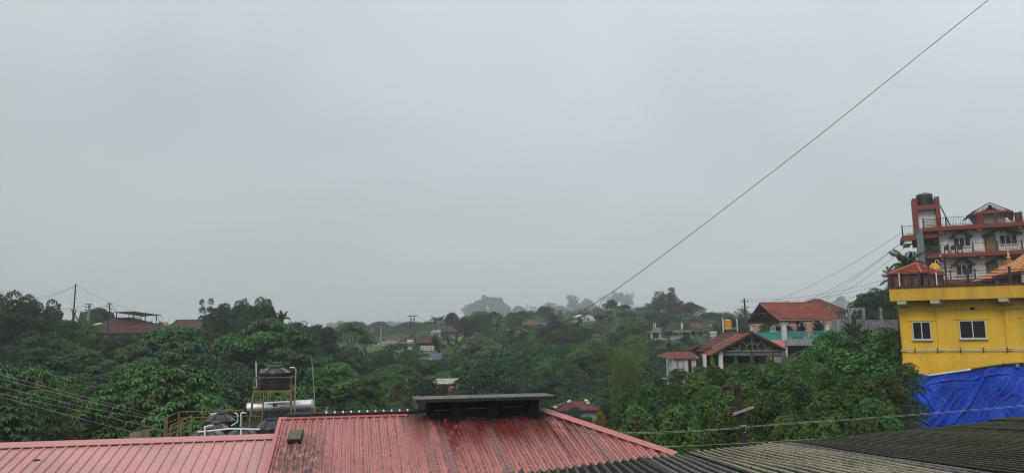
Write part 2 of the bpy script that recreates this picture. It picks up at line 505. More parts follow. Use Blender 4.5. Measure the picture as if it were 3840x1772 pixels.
# hip flashing, a broad folded strip standing proud of the sheet
mb = MB()
hd = (he - rb).normalized()
side = (rfA[3].cross(hd)).normalized()
if side.dot(rfA[2]) < 0: side = -side
a, b_ = rb - hd * .1 + rfA[3] * .06, he + rfA[3] * .06
mb.hexa([a - side*.17, b_ - side*.17, b_ + side*.16, a + side*.16, a - side*.17 + rfA[3]*.02, b_ - side*.17 + rfA[3]*.02, b_ + side*.16 + rfA[3]*.012, a + side*.16 + rfA[3]*.012])
mb.build('hip_flashing', M_pinkcap, old_roof)
mb = MB()
mb.hexa([uvp(rfA, x, y, z) for z in (-.03, .045) for x, y in ((-.06, -.02), (.05, -.02), (.05, 7), (-.06, 7))]); mb.build('verge_trim', M_pinkcap, old_roof)
mb = MB()
mb.hexa([uvp(rfA, x, y, z) for z in (.03, .05) for x, y in ((-.06, -.05), (3.9, -.05), (3.9, .12), (-.06, .12))])
mb.build('ridge_flashing', M_pinkcap, old_roof)
mb = MB(); mb.hexa([uvp(rfA, x, y, z) for z in (.05, .13) for x, y in ((.2, -.22), (7.9, -.22), (7.9, -.02), (.2, -.02))]); mb.build('ridge_gutter', M_tarshade, old_roof)
clip = None
for k in range(11):
    u = 1.35 + k * .252
    mb = MB(); mb.hexa([uvp(rfA, x, y, z) for z in (.132, .17) for x, y in ((u, -.12), (u + .05, -.12), (u + .05, -.01), (u, -.01))]); mb.build('ridge_clip', M_whitep, old_roof)
# roof hatch
hatch = thing('roof_hatch', uvp(rfA, .85, 1.2), 'small dark mossy hatch box lying on the stained pink roof', 'roof hatch')
hc = [to_uv(rfA, x, y) for x, y in ((1090, 1625), (1138, 1625), (1128, 1662), (1076, 1664))]
mb = MB(); mb.hexa([uvp(rfA, *q, -.02) for q in hc[::-1]] + [uvp(rfA, *q, .12) for q in hc[::-1]]); mb.build('frame', M_tarshade, hatch)
ctr = (sum(q[0] for q in hc)/4, sum(q[1] for q in hc)/4)
hc2 = [(ctr[0] + (q[0]-ctr[0])*.86, ctr[1] + (q[1]-ctr[1])*.86) for q in hc]
mb = MB(); mb.hexa([uvp(rfA, *q, .121) for q in hc2[::-1]] + [uvp(rfA, *q, .135) for q in hc2[::-1]])
mb.build('lid', pm('mossy_sheet', (.12, .115, .075), .6, .5, 2.5, (.03, .03, .02), .7, 3), hatch)

rfB = roof_frame(at(1040, 1637, 23.0), AZR, ELR)
new_roof = thing('metal_roof_house', uvp(rfB, -6, 3) - Vector((0, 0, 8)), 'clean pink ribbed metal roof, lower one at the left, with a small dark hole', 'roof')
vx, vy = to_uv(rfB, 1000, 1790)
ribbed(rfB, -16, .05, .276, lambda u: 0.0, lambda u: 6.5, phase=-.05, rib_h=.04).build('roof_sheet', M_pinkB, new_roof)
mb = MB(); mb.hexa([uvp(rfB, x, y, z) for z in (.043, .06) for x, y in ((-16, -.14), (.1, -.14), (.1, .26), (-16, .26))]); mb.build('ridge_flashing', pm('pink_flashing_b', (.54, .23, .22), .38, .1, 1.0, (.3, .12, .11), .35, 1), new_roof)
mb = MB(); mb.poly([uvp(rfB, -16, 0), uvp(rfB, .05, 0), uvp(rfB, .05, 0) + DN*4, uvp(rfB, -16, 0) + DN*4]); mb.build('far_slope', M_pinkB, new_roof)
fb = Fr(Vector((rfB[0].x, rfB[0].y, 0)), 90 + AZR)
mb = MB(); mb.box(fb, -15.8, -.3, -5.8, 3, .2, rfB[0].z - 1.9); mb.build('wall', wallpink, new_roof)
hu, hv_ = to_uv(rfB, 133, 1724)
mb = MB(); mb.poly([uvp(rfB, hu + .13*math.cos(q)*(1+.2*math.sin(3*q)), hv_ + .075*math.sin(q), .004) for q in np.linspace(0, 2*math.pi, 14)[:-1]]); mb.build('hole', M_dark, new_roof)

# concrete stub behind the left roof
st = MB(); b0 = at(510, 1640, 25.0)
fs = Fr(b0, 95)
xs = [fs.pix(px, py) for px, py in ((484, 1690), (542, 1690), (528, 1612), (486, 1624))]
st.prism([fs.p(x, 0, z) for x, z in xs], fs.Y * .45)
one('concrete_stub', st, pm('rusty_concrete', (.24, .19, .15), .9, .35, 3, (.07, .045, .035), .8, 2.5, .3), 'stained concrete column stub standing behind the clean pink roof', 'column stub')

# concrete canopy over the stained roof
cn = Fr(at(1561, 1496, 24.0), 77)
M_nearblack = pm('near_black_wall', (.007, .007, .007), .95, .4, 2, spec=.08)  # near-black even colour for the walls and columns below the slab
can = thing('concrete_canopy', cn.p(2.3, .7, -1.3), 'flat grey concrete canopy slab on dark walls, over the ridge of the stained pink roof', 'canopy')
xe = cn.pix(2088, 1479)[0]
mb = MB(); mb.box(cn, .0, xe, -.004, -.0005, -.10, -.004); mb.build('edge_shade', M_tarshade, can)  # thin black strip over the sunlit slab front, standing in for its shade
mb = MB(); mb.box(cn, 0, xe, 0, 1.55, -.095, 0); mb.build('slab', pm('wet_slab', (.125, .13, .115), .6, .5, 1.1, (.03, .033, .028), .85, 1.6), can)
mb = MB(); mb.box(cn, .45, xe - .6, .45, 1.3, -1.6, -.096); mb.build('wall', M_nearblack, can)
for px in (1718, 1850, 2008):
    x = cn.pix(px, 1520)[0]
    mb = MB(); mb.box(cn, x - .16, x + .16, .18, .449, -1.2, -.096); mb.build('column', M_nearblack, can)
for x0, x1, z in ((.6, 1.25, -.38), (1.62, 2.3, -.35), (2.75, 3.45, -.33)):
    mb = MB(); mb.box(cn, x0, x1, .40, .445, z - .022, z); mb.build('pale_edge', pm('dull_edge', (.09, .085, .08), .8, .3, 4), can)

# ---- corrugated asbestos roof, lower right
def asb_mat(name, c, moss, moss_amt, speck, crest=.0, ccol=(.1, .1, .05), vlo=.1):
    m, t, b = _base(name)
    uv = N(t, 'ShaderNodeTexCoord').outputs['UV']
    sp = N(t, 'ShaderNodeSeparateXYZ'); lk(t, uv, sp.inputs[0])
    def sc(x, y, loc=0.0):
        mpn = N(t, 'ShaderNodeMapping', in_={'Scale': (x, y, 1), 'Location': (loc, loc, 0)}); lk(t, uv, mpn.inputs[0]); return mpn.outputs[0]
    g = noise(t, sc(.6, .35), 1.1, 5, .65); f = noise(t, sc(10, 7), 1.0, 5, .72); f2 = noise(t, sc(22, 13, 3), 1.0, 3, .7)
    ridge = math_(t, 'COSINE', math_(t, 'MULTIPLY', sp.outputs[0], 2*math.pi/PITCH_A))
    cid = math_(t, 'FLOOR', math_(t, 'ADD', math_(t, 'DIVIDE', sp.outputs[0], PITCH_A), .5))
    wn = N(t, 'ShaderNodeTexWhiteNoise', noise_dimensions='1D'); lk(t, cid, wn.inputs['W'])
    cc = mix(t, rng(t, f2, .35, .65), tuple(x*.75 for x in c), tuple(x*1.25 for x in c))
    cc = mix(t, math_(t, 'MULTIPLY', wn.outputs[0], .35), cc, tuple(x*.6 for x in c))
    val = math_(t, 'ADD', math_(t, 'MULTIPLY', ridge, -.13), f)
    cc = mix(t, math_(t, 'MULTIPLY', rng(t, val, .47, .56), speck), cc, (.030, .028, .022))
    val2 = math_(t, 'ADD', math_(t, 'MULTIPLY', g, .6), math_(t, 'MULTIPLY', f, .4))
    cc = mix(t, math_(t, 'MULTIPLY', rng(t, val2, .42, .56), moss_amt), cc, moss)
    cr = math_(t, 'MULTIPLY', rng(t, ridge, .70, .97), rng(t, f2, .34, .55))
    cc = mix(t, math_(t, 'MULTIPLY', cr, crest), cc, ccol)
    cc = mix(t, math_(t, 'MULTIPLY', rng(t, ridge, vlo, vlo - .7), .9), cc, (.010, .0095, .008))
    lk(t, cc, b.inputs['Base Color']); b.inputs['Roughness'].default_value = .9; b.inputs['Specular IOR Level'].default_value = .15
    bump(t, b, f, .6, .02)
    return m
PITCH_A = .165
ecl = at(2862, 1671, 14.7)
_d = ray(2065, 1530)
ea, ca, ce_ = R(60), math.atan2(_d.x, _d.y), math.atan2(_d.z, math.hypot(_d.x, _d.y))
EU = Vector((math.sin(ea), math.cos(ea), 0))
EV = -Vector((math.sin(ca)*math.cos(ce_), math.cos(ca)*math.cos(ce_), math.sin(ce_)))     # from the eave back toward the viewer
EN = EU.cross(EV).normalized()
if EN.z < 0: EN = -EN
def auv(px, py):
    h = hit(px, py, ecl, EN) - ecl
    # oblique coordinates
    a11, a12, a22 = 1.0, EU.dot(EV), 1.0
    b1, b2 = h.dot(EU), h.dot(EV); det = a11*a22 - a12*a12
    return (b1*a22 - b2*a12)/det, (b2*a11 - b1*a12)/det
asb = thing('corrugated_roof', ecl - Vector((0, 0, 10)), 'corrugated cement sheet roof, mossy black right, pale middle, below the blue tarp', 'roof')
def sheet(u0, u1, v0, v1, mat, h0=0.0, tilt=0.0, amp=.026):
    n0, n1 = math.ceil((u1 - u0) / PITCH_A * 10), 7
    mb = MB(); g = []
    for i in range(n0 + 1):
        u = u0 + (u1 - u0) * i / n0
        for j in range(n1 + 1):
            v = v0 + (v1 - v0) * j / n1
            sag = .012*math.sin(u*1.7 + v*.6) + .008*math.sin(u*4.1 - v*1.3)
            h = h0 + amp*math.cos(2*math.pi*u/PITCH_A) + tilt*(v - v0)/(v1 - v0) + sag
            mb.v.append(tuple(ecl + EU*u + EV*v + EN*h)); mb.uv.append((u, v))
    for i in range(n0):
        for j in range(n1):
            a = i*(n1+1) + j
            mb.f.append((a, a+n1+1, a+n1+2, a+1))
    # the cut edge has the sheet's thickness
    for i in range(n0):
        a, b2 = i*(n1+1), (i+1)*(n1+1)
        q = [Vector(mb.v[a]), Vector(mb.v[b2])]
        mb.poly([q[0], q[1], q[1] - EN*.012, q[0] - EN*.012])
    return mb.build('roof_sheet', mat, asb, smooth=60)
A_dk = asb_mat('blackened_cement_sheet', (.075, .075, .065), (.02, .022, .014), .75, .9, .7, (.14, .135, .11), .6)
A_ms = asb_mat('mossy_cement_sheet', (.030, .030, .022), (.010, .012, .004), .92, .85, .9, (.10, .095, .05), .85)
A_lt = asb_mat('pale_cement_sheet', (.26, .235, .165), (.08, .068, .045), .6, .95, .75, (.36, .33, .24), .6)
A_gr = asb_mat('grey_cement_sheet', (.15, .15, .135), (.045, .045, .036), .65, .95, .6, (.22, .22, .19), .55)
A_mo = asb_mat('green_moss_sheet', (.13, .13, .10), (.055, .062, .014), .9, .7, .6, (.14, .14, .08), .5)
u_of = lambda px, py: round(auv(px, py)[0] / PITCH_A) * PITCH_A
cuts = [u_of(1760, 1783), u_of(2010, 1748), u_of(2090, 1741), u_of(2180, 1733), u_of(2390, 1709), u_of(2548, 1692), u_of(2885, 1668), u_of(2975, 1664), u_of(3370, 1620), u_of(3545, 1603), u_of(3760, 1583), u_of(4050, 1556)]
specs = [(A_gr, .0, 0), (A_mo, .008, -.01), (A_dk, .0, .0), (A_dk, .012, .0), (A_gr, .004, .05), (A_lt, .03, -.02), (A_gr, .0, 0), (A_ms, .01, .0), (A_ms, .0, .0), (A_ms, .012, .02), (A_ms, .03, 0)]
for (c0, c1, (mt, h0, dv)) in zip(cuts, cuts[1:], specs):
    if c1 - c0 > .05:
        sheet(c0, c1 + PITCH_A*.45, dv, 10.6, mt, h0)
mb = MB()
for px, py, ln in ((2388, 1712, 6), (2552, 1694, 6.5), (1962, 1757, 5)):
    u = auv(px, py)[0]
    mb.hexa([ecl + EU*x + EV*y + EN*z for z in (.02, .05) for x, y in ((u - .03, .1), (u + .02, .1), (u + .02, ln), (u - .03, ln))])
mb.build('lap_gap', M_tarshade, asb)
mb = MB()
lo, hi = ecl + EU*cuts[0] + EV*.5, ecl + EU*cuts[-1] + EV*.5
mb.poly([lo - EN*.12, hi - EN*.12, hi + EV*9.8 - EN*.12, lo + EV*9.8 - EN*.12])
mb.poly([lo - EN*.13, hi - EN*.13, Vector((hi.x, hi.y, .2)), Vector((lo.x, lo.y, .2))]); mb.build('wall', M_grey, asb)

# ---------------------------------------------------------------- water tanks, stand, solar heater on the terrace behind the left roof
DECK = at(800, 1660, 26).z - .35
tf = Fr((at(800, 1600, 27).x, at(800, 1600, 27).y, DECK), 84)
ter = thing('rooftop_terrace', tf.p(0, 0, -10), 'low concrete terrace roof carrying the black tanks behind the pink roofs', 'building')
mb = MB(); mb.box(tf, -3.0, 4.6, -2.6, 3.2, -.2, 0); mb.build('slab', M_darkconc, ter)
mb = MB(); mb.box(tf, -2.7, 4.3, -2.3, 2.9, -DECK + .3, -.201); mb.build('wall', wallpink, ter)
M_tanktop = pm('dusty_black_plastic', (.04, .042, .044), .30, .4, 2.2, (.34, .34, .33), .8, 1.4)
def tank(px, py_top, D, dia, hgt, label, mat=M_black, ribs=3, domed=.22, group='black water tanks on the terrace', base=None, parent_pos=None):
    top = at(px, py_top, D)
    c = Vector((top.x, top.y, top.z - hgt)) if base is None else base
    t_ = thing('water_tank', c, label, 'water tank', group)
    r = dia/2; body_h = hgt*(1-domed) - .06
    prof = [(r*.96, 0), (r, .03)]
    for k in range(ribs):
        z = body_h * (k + 1) / (ribs + 1)
        prof += [(r, z - .03), (r*.965, z - .012), (r*.965, z + .012), (r, z + .03)]
    prof += [(r, body_h - .02), (r*1.03, body_h)]
    MB().lathe(c, prof).build('body', mat, t_, smooth=40)
    dh = hgt - body_h - .06
    dm = MB(); dm.lathe(c + Vector((0, 0, body_h)), [(r*1.02, .001), (r*.97, dh*.15), (r*.80, dh*.55), (r*.55, dh*.85), (r*.36, dh)])
    dm.build('dome', M_tanktop if mat is M_black else mat, t_, smooth=30)
    for k in range(6 if mat is M_black else 0):
        a = k * math.pi / 3 + .3
        d = Vector((math.cos(a), math.sin(a), 0))
        MB().tube([c + d*r*.97 + Vector((0, 0, body_h + dh*.16)), c + d*r*.8 + Vector((0, 0, body_h + dh*.58)), c + d*r*.4 + Vector((0, 0, body_h + dh*1.0))], .028, 6).build('dome_rib', mat, t_)
    MB().lathe(c + Vector((0, 0, body_h + dh)), [(r*.38, .001), (r*.40, .03), (r*.36, .055), (.03, .07)], 20).build('lid', mat, t_, smooth=30)
    return t_
def tank_at(px, py, D, dia, hgt, label, **k):
    top = at(px, py, D); c = Vector((top.x, top.y, DECK))
    return tank(px, py, D, dia, top.z - DECK, label, base=c, **k)
tank_at(829, 1543, 28.6, 1.0, 1, 'black water tank at the back of the terrace, highest of the low tanks')
tank_at(812, 1580, 27.0, .95, 1, 'black water tank in the middle row, between the back tank and the front domes')
tank_at(782, 1601, 25.4, 1.08, 1, 'black dome-topped water tank at the front left, beside the terrace stairs')
tank_at(912, 1602, 25.4, 1.05, 1, 'black dome-topped water tank at the front, below the yellow tank stand')
tank_at(1020, 1566, 25.8, .95, 1, 'black water tank half hidden behind the verge of the stained roof')
# pipes among the tanks
pipes = thing('plumbing', at(860, 1640, 26), 'white plastic plumbing running over and between the low black tanks', 'plumbing')
def pl(*pts): return [at(*p) for p in pts]
for pts in ([(742, 1618, 25), (860, 1606, 25), (975, 1608, 25)], [(768, 1600, 24.9), (768, 1645, 24.9)], [(904, 1608, 24.8), (904, 1642, 24.8)], [(880, 1547, 27), (888, 1548, 27), (892, 1556, 27), (890, 1582, 27), (868, 1594, 26.5)],
            [(905, 1546, 27.3), (925, 1546, 27.3)], [(904, 1546, 27.3), (904, 1598, 27.3)], [(790, 1552, 28), (812, 1548, 28)], [(765, 1600, 26), (800, 1592, 26)]):
    MB().tube(pl(*pts), .026, 8).build('pipe', M_whitep, pipes)

sf = Fr((at(1028, 1461, 26.5).x, at(1028, 1461, 26.5).y, at(1028, 1461, 26.5).z), 80)
stand = thing('tank_stand', sf.p(0, .55, -1.3), 'rusty yellow steel stand with splayed legs and a ladder, carrying a black tank', 'tank stand')
sw = [sf.pix(951, 1466)[0], sf.pix(1091, 1458)[0]]; x0, x1 = sw; yd = 1.15
mb = MB()
for a_, b2 in (((x0, 0), (x1, 0)), ((x1, 0), (x1, yd)), ((x1, yd), (x0, yd)), ((x0, yd), (x0, 0))):
    mb.bar(sf.p(*a_, -.045), sf.p(*b2, -.045), .05, .09)
for k in range(1, 4): mb.bar(sf.p(x0 + (x1-x0)*k/4, .0, -.03), sf.p(x0 + (x1-x0)*k/4, yd, -.03), .05, .05)
mb.build('platform', M_yrail, stand)
base_z = DECK - sf.O.z
legs = [((x0, 0), (x0 - .14, -.12)), ((x1, 0), (x1 + .08, -.12)), ((x0 + .12, yd), (x0 + .02, yd + .12)), ((x1 - .04, yd), (x1 + .05, yd + .12))]
for a_, b2 in legs: MB().bar(sf.p(*a_, -.06), sf.p(*b2, base_z), .06).build('leg', M_yrail, stand)
mb = MB(); mb.bar(sf.p(x1 - .35, 0, -.05), sf.p(x1 + .02, -.02, -.42), .035); mb.bar(sf.p(x1 - .1, yd*.4, -.05), sf.p(x1 + .03, .2, -.3), .035); mb.build('brace', M_yrail, stand)
gr = .42
mb = MB()
for a_, b2 in (((x0, 0), (x1, 0)), ((x1, 0), (x1, yd)), ((x1, yd), (x0, yd)), ((x0, yd), (x0, 0))): mb.bar(sf.p(*a_, gr), sf.p(*b2, gr), .035)
for q in ((x0, 0), (x1, 0), (x0, yd), (x1, yd)): mb.bar(sf.p(*q, -.05), sf.p(*q, gr), .03)
mb.build('guard_rail', M_yrail, stand)
lad = MB(); lx0 = x0 + .02; lx1 = x0 + .36
lad.bar(sf.p(lx1, -.1, -.05), sf.p(lx1 - .06, -.25, base_z), .04)
for z in (-.42, -.85, -1.28): lad.bar(sf.p(lx0 - .06, -.13 + z*.06, z), sf.p(lx1, -.12 + z*.06, z - .01), .03)
lad.build('ladder', M_yrail, stand)
tp = sf.p((x0 + x1)/2 + .0, yd/2, .002)
tank(0, 0, 0, 1.09, .80, 'black water tank up on the rusty yellow steel stand', base=tp, ribs=4, domed=.22)
sp_ = MB(); sp_.tube(pl((1087, 1378, 26.8), (1104, 1376, 26.8), (1110, 1384, 26.8), (1106, 1470, 26.8), (1105, 1556, 26.8)), .024, 8)
one('supply_pipe', sp_, M_steel, 'grey supply pipe bending down beside the raised tank', 'pipe')
sp_ = MB(); sp_.tube(pl((960, 1356, 27.2), (962, 1450, 27.2), (953, 1453, 27.2)), .018, 8); sp_.tube(pl((977, 1404, 27), (979, 1384, 27), (982, 1381, 27)), .015, 6)
one('vent_pipe', sp_, M_whitep, 'thin white vent pipe standing left of the raised tank', 'pipe')
sp_ = MB(); sp_.tube(pl((1169, 1343, 26), (1177, 1450, 26), (1184, 1600, 26)), [.014, .016, .019], 8); sp_.lathe(at(1169, 1343, 26), [(.022, -.01), (.022, .03)], 10)
one('bamboo_pole', sp_, pm('yellowed_bamboo', (.30, .27, .16), .6, .25, 5), 'tall thin pale pole right of the silver water heater', 'pole')

# solar water heater
hA, hB = at(925, 1529, 27.4), at(1170, 1514, 27.9)
hdv = (hB - hA); hl = hdv.length; hz = hdv.normalized(); hxv = hz.cross(Vector((0, 0, 1))).normalized(); hyv = hxv.cross(hz)
heat = thing('solar_water_heater', (hA + hB)/2 - Vector((0, 0, 1.2)), 'silver solar water heater cylinder with dark slanting tubes below the tank stand', 'water heater')
M_mirror = pm('polished_steel', (.86, .85, .85), .30, .05, 1.5, metal=.7, bmp=.03)
MB().lathe(hA, [(.15, -.03), (.172, 0), (.172, hl), (.15, hl + .03)], 40, (hxv, hyv, hz)).build('cylinder', M_mirror, heat, smooth=35)
MB().lathe(hA - hz*.034, [(.10, -.02), (.175, -.012), (.178, .05)], 32, (hxv, hyv, hz)).build('end_cap', M_black, heat, smooth=35)
MB().lathe(hB - hz*.03, [(.1765, 0), (.1765, .05), (.12, .09)], 32, (hxv, hyv, hz)).build('end_cap', M_white, heat, smooth=35)
toward = Vector((hz.y, -hz.x, 0)).normalized()
if toward.y > 0: toward = -toward
for k in range(22):
    p = hA + hz * (hl * (k + .7)/22.5)
    MB().tube([p + toward*.10 - Vector((0, 0, .13)), p + toward*.95 - Vector((0, 0, 1.0))], .023, 8).build('glass_tube', M_black, heat, smooth=40)
mb = MB()
for q in (.04, .5, .96):
    p = hA + hz*hl*q
    mb.bar(p - Vector((0, 0, .15)), p - Vector((0, 0, 1.05)) - toward*.1, .04); mb.bar(p + toward*.95 - Vector((0, 0, 1.02)), p - Vector((0, 0, 1.05)) - toward*.1, .04)
mb.build('frame', M_yrail, heat)
# lettering and emblem on the cylinder
def text_mesh(s, size, ext=.002):
    cu = bpy.data.curves.new('text', 'FONT'); cu.body = s; cu.size = size; cu.extrude = ext; cu.align_x = 'LEFT'
    o = bpy.data.objects.new('text', cu); COL.objects.link(o)
    me = bpy.data.meshes.new_from_object(o.evaluated_get(bpy.context.evaluated_depsgraph_get()))
    bpy.data.objects.remove(o)
    V = [tuple(v.co) for v in me.vertices]; Fc = [tuple(p.vertices) for p in me.polygons]
    return V, Fc
V, Fc = text_mesh('Univers', .16)
mb = MB(); s0 = hl * (1048 - 925)/245 ; ang0 = R(20)
front = toward.copy()
for (x, y, z) in V:
    a = ang0 + (y - .06)/.172
    mb.v.append(tuple(hA + hz*(s0 + x) + (front*math.cos(a) + hyv*math.sin(a))*(.1745 + z))); mb.uv.append((0, 0))
mb.f = Fc
mb.build('lettering', pm('brown_print', (.14, .03, .025), .5, .1, 4), heat)
def badge(sx0, sx1, mat):
    mb = MB(); n = 6
    for i in range(n):
        a0, a1 = R(2) + R(46)*i/n, R(2) + R(46)*(i+1)/n
        mb.poly([hA + hz*sx + (front*math.cos(a) + hyv*math.sin(a))*.1745 for sx, a in ((sx0, a0), (sx1, a0), (sx1, a1), (sx0, a1))])
    mb.build('emblem', mat, heat)
sb = hl * (1023 - 925)/245
badge(sb, sb + .085, pm('blue_print', (.02, .03, .22), .5, .1, 4)); badge(sb + .09, sb + .16, pm('red_print', (.40, .02, .02), .5, .1, 4))

# yellow terrace railing
rl = thing('terrace_railing', tf.p(0, 2, 0), 'rusty yellow steel railing round the back of the tank terrace', 'railing')
D1 = 28.8
for q in (pl((628, 1562, 27.2), (672, 1543, D1), (935, 1536, D1)), pl((628, 1585, 27.2), (672, 1566, D1), (935, 1558, D1)), pl((1165, 1528, D1), (1230, 1524, D1), (1216, 1548, 26.6)), pl((1110, 1549, 28), (1165, 1545, 28.4), (1213, 1545, 28.4), (1232, 1530, 28.8))):
    MB().tube(q, .022, 6).build('rail', M_yrail, rl)
for px, py, D in ((628, 1562, 27.2), (672, 1543, D1), (760, 1540, D1), (850, 1538, D1), (935, 1536, D1), (1165, 1528, D1), (1230, 1524, D1), (1213, 1545, 28.4)):
    p = at(px, py, D); MB().bar(p, Vector((p.x, p.y, DECK)), .045).build('post', M_yrail, rl)
st_ = thing('stair_railing', at(680, 1640, 25.5), 'slanting yellow stair railing at the left end of the tank terrace', 'railing')
for o_ in (0, 16, 32): MB().bar(at(640, 1594 + o_, 25.6), at(720, 1556 + o_, 25.6), .034).build('rail', M_yrail, st_)
for o_ in (0, 26): MB().bar(at(622, 1612 + o_*.8, 26.6), at(690, 1580 + o_*.8, 26.6), .03).build('rail', M_yrail, st_)
for px, py, D in ((641, 1590, 25.6), (682, 1572, 25.6), (719, 1555, 25.6), (620, 1562, 25.6)):
    p = at(px, py, D); MB().bar(p, Vector((p.x, p.y, DECK)), .042).build('post', M_yrail, st_)

# ---------------------------------------------------------------- near electricity pole
pole = thing('utility_pole', at(2792, 1690, 18) - Vector((0, 0, 7.5)), 'leaning dark steel pole with bare cross arms and insulators, in front of the bushes', 'utility pole')
ptop, pbot = at(2761, 1440, 18), at(2794, 1680, 18)
dd = (pbot - ptop); pbase = pbot + dd.normalized() * 7.2
mb = MB()
ax = dd.normalized(); px_ = Vector((.96, -.28, 0)); px_ = (px_ - ax*px_.dot(ax)).normalized(); py_ = ax.cross(px_)
def ibeam(a_, b2, w_, h_):
    for (cx0, cx1, cy0, cy1) in ((-w_, w_, -h_, -h_*.72), (-w_, w_, h_*.72, h_), (-w_*.18, w_*.18, -h_*.719, h_*.719)):
        mb.hexa([p + px_*x + py_*y for p in (b2, a_) for x, y in ((cx0, cy0), (cx1, cy0), (cx1, cy1), (cx0, cy1))])
ibeam(ptop, pbase, .075, .07)
M_pole = pm('rusty_dark_steel', (.022, .018, .016), .7, .4, 5, (.06, .036, .025), .4, 7)
mb.build('post', M_pole, pole)
arm = MB(); a0, a1 = at(2712, 1449, 17.9), at(2764, 1461, 17.95)
arm.prism([at(2728, 1447, 17.9), at(2766, 1462, 17.9), at(2766, 1444, 17.9)], (0, -.04, 0)); arm.build('bracket', M_pole, pole)
arm = MB(); arm.bar(at(2748, 1552, 17.88), at(2826, 1524, 17.85), .07, .05); arm.build('cross_arm', pm('weathered_steel', (.30, .29, .27), .5, .3, 4, (.12, .09, .07), .5), pole)
M_ins = pm('brown_porcelain', (.07, .03, .025), .25, .2, 5)
def insul(p, d, r=.055):
    d = Vector(d).normalized(); x = d.orthogonal().normalized(); y = d.cross(x)
    return MB().lathe(p, [(r*.4, -.03), (r, 0), (r*.5, .03), (r, .055), (r*.5, .085), (r*.85, .11), (r*.3, .14)], 14, (x, y, d))
insul(at(2730, 1450, 17.9), (-1, 0, .05), .045).build('insulator', M_ins, pole, 30)
insul(at(2741, 1548, 17.9), (0, 0, 1)).build('insulator', M_ins, pole, 30)
insul(at(2821, 1523, 17.9), (0, 0, 1)).build('insulator', M_ins, pole, 30)
MB().tube([at(2741, 1563, 17.9), at(2741, 1548, 17.9)], .012, 6).build('pin', M_iron, pole)
tie = MB(); tie.tube([at(2790, 1594, 17.85), at(2798, 1606, 17.8), (at(2796, 1618, 17.8)), at(2788, 1622, 17.85)], .012, 6); tie.tube([at(2774, 1597, 17.8), at(2798, 1595, 17.8)], .02, 6); tie.build('wire_tie', M_wirel, pole)
# ================================================================ TERRAIN
TD = np.array([0, 15, 30, 45, 60, 80, 110, 140, 180, 230, 300, 450, 800, 1600.])
TP = np.array([-2500, -600, 100, 600, 1100, 1500, 1900, 2300, 2700, 3000, 3250, 3500, 4400, 6500.])
TZ = np.array([
 [-12, -12, -11, -10, -9, -7, -4, -2, -1, 0, 0, 0, 0, 0],
 [-12, -12, -11, -10, -9, -7, -4, -2, -1, 0, 0, 0, 0, 0],
 [-11, -10, -7.5, -9, -10, -9.5, -6, -3, -1, 0, 0, 0, -2, -2],
 [-11, -10, -8, -9.5, -11, -11, -8, -3.2, -1.5, -1, -1, -2, -3, -3],
 [-12, -12, -13.5, -14, -14, -13, -10, -6.5, -4, -3, -2.5, -3, -4, -4],
 [-12, -12, -14, -15, -15.5, -15, -12.5, -9.5, -6, -3, -2, -2, -2, -4],
 [-12, -12, -14, -15, -16, -15.5, -13, -9.5, -6, -2.5, 3, 8, 14, 10],
 [-12, -12, -13, -14, -14, -13, -11, -8, -4, .5, 6, 10, 15, 10],
 [-12, -12, -12, -10, -8.2, -6.5, -4.5, -3, -2, 0, 3, 5, 5, 2],
 [-12, -12, -11.5, -9, -7, -5.2, -3, -1, -.5, 0, 1, 2, 2, 0],
 [-12, -12, -11, -8, -5, -2.6, 0, 0, 0, 0, 0, 1, 1, 0],
 [-12, -12, -11, -9, -5, -.6, .3, .5, .5, .5, .5, 1, 1, 0],
 [-12, -12, -11, -9, -5, -.6, .3, .5, .5, .5, .5, 1, 1, 0],
 [-12, -12, -11, -9, -5, -.6, .3, .5, .5, .5, .5, 1, 1, 0]])
TZ = TZ + np.minimum(TD, 300)*.0246
PADS = []
for _p, _D, _r, _dz in (((2530, 1266), 191, 12, -1.5), ((2625, 1266), 190, 12, -1.3), ((2450, 1264), 189, 10, -1.2), ((1990, 1240), 258, 9, 0)):
    _q = at(*_p, _D); PADS.append((_q.x, _q.y, _r, _q.z + _dz))
def ground(x, y):
    g_ = ground0(x, y)
    for (qx, qy, r_, z_) in PADS:
        d_ = math.hypot(x - qx, y - qy)
        if d_ < 40: g_ = min(g_, z_ + max(0, d_ - r_)*.45)
    return g_
def ground0(x, y):
    """height of the ground at a plan position"""
    r = max(1.0, y)
    p = np.clip(CX + F_PX * x / r, TP[0], TP[-1] - 1); d = np.clip(y, 0, TD[-1] - 1)
    i = int(np.searchsorted(TP, p, 'right') - 1); j = int(np.searchsorted(TD, d, 'right') - 1)
    a = (p - TP[i]) / (TP[i+1] - TP[i]); b = (d - TD[j]) / (TD[j+1] - TD[j])
    a = a*a*(3 - 2*a)
    z = (TZ[i, j]*(1-a) + TZ[i+1, j]*a)*(1-b) + (TZ[i, j+1]*(1-a) + TZ[i+1, j+1]*a)*b
    return H0 + z + .35*math.sin(x*.21 + y*.13)*math.sin(y*.17 - x*.05)
xs_ = np.concatenate([np.linspace(-2500, -260, 22), np.linspace(-240, 240, 150), np.linspace(260, 2500, 22)])
ys_ = np.concatenate([np.linspace(-400, -5, 8), np.linspace(0, 320, 110), np.linspace(335, 900, 26), np.linspace(950, 2900, 14)])
V = np.array([(x, y, ground(x, y)) for y in ys_ for x in xs_]); nx = len(xs_)
Fq = np.array([(j*nx+i, j*nx+i+1, (j+1)*nx+i+1, (j+1)*nx+i) for j in range(len(ys_)-1) for i in range(nx-1)])
M_ground, t, b = _base('earth_and_moss')
c = N(t, 'ShaderNodeTexCoord').outputs['Object']
n1 = noise(t, c, .09, 6, .65); n2 = noise(t, c, 1.3, 5, .7)
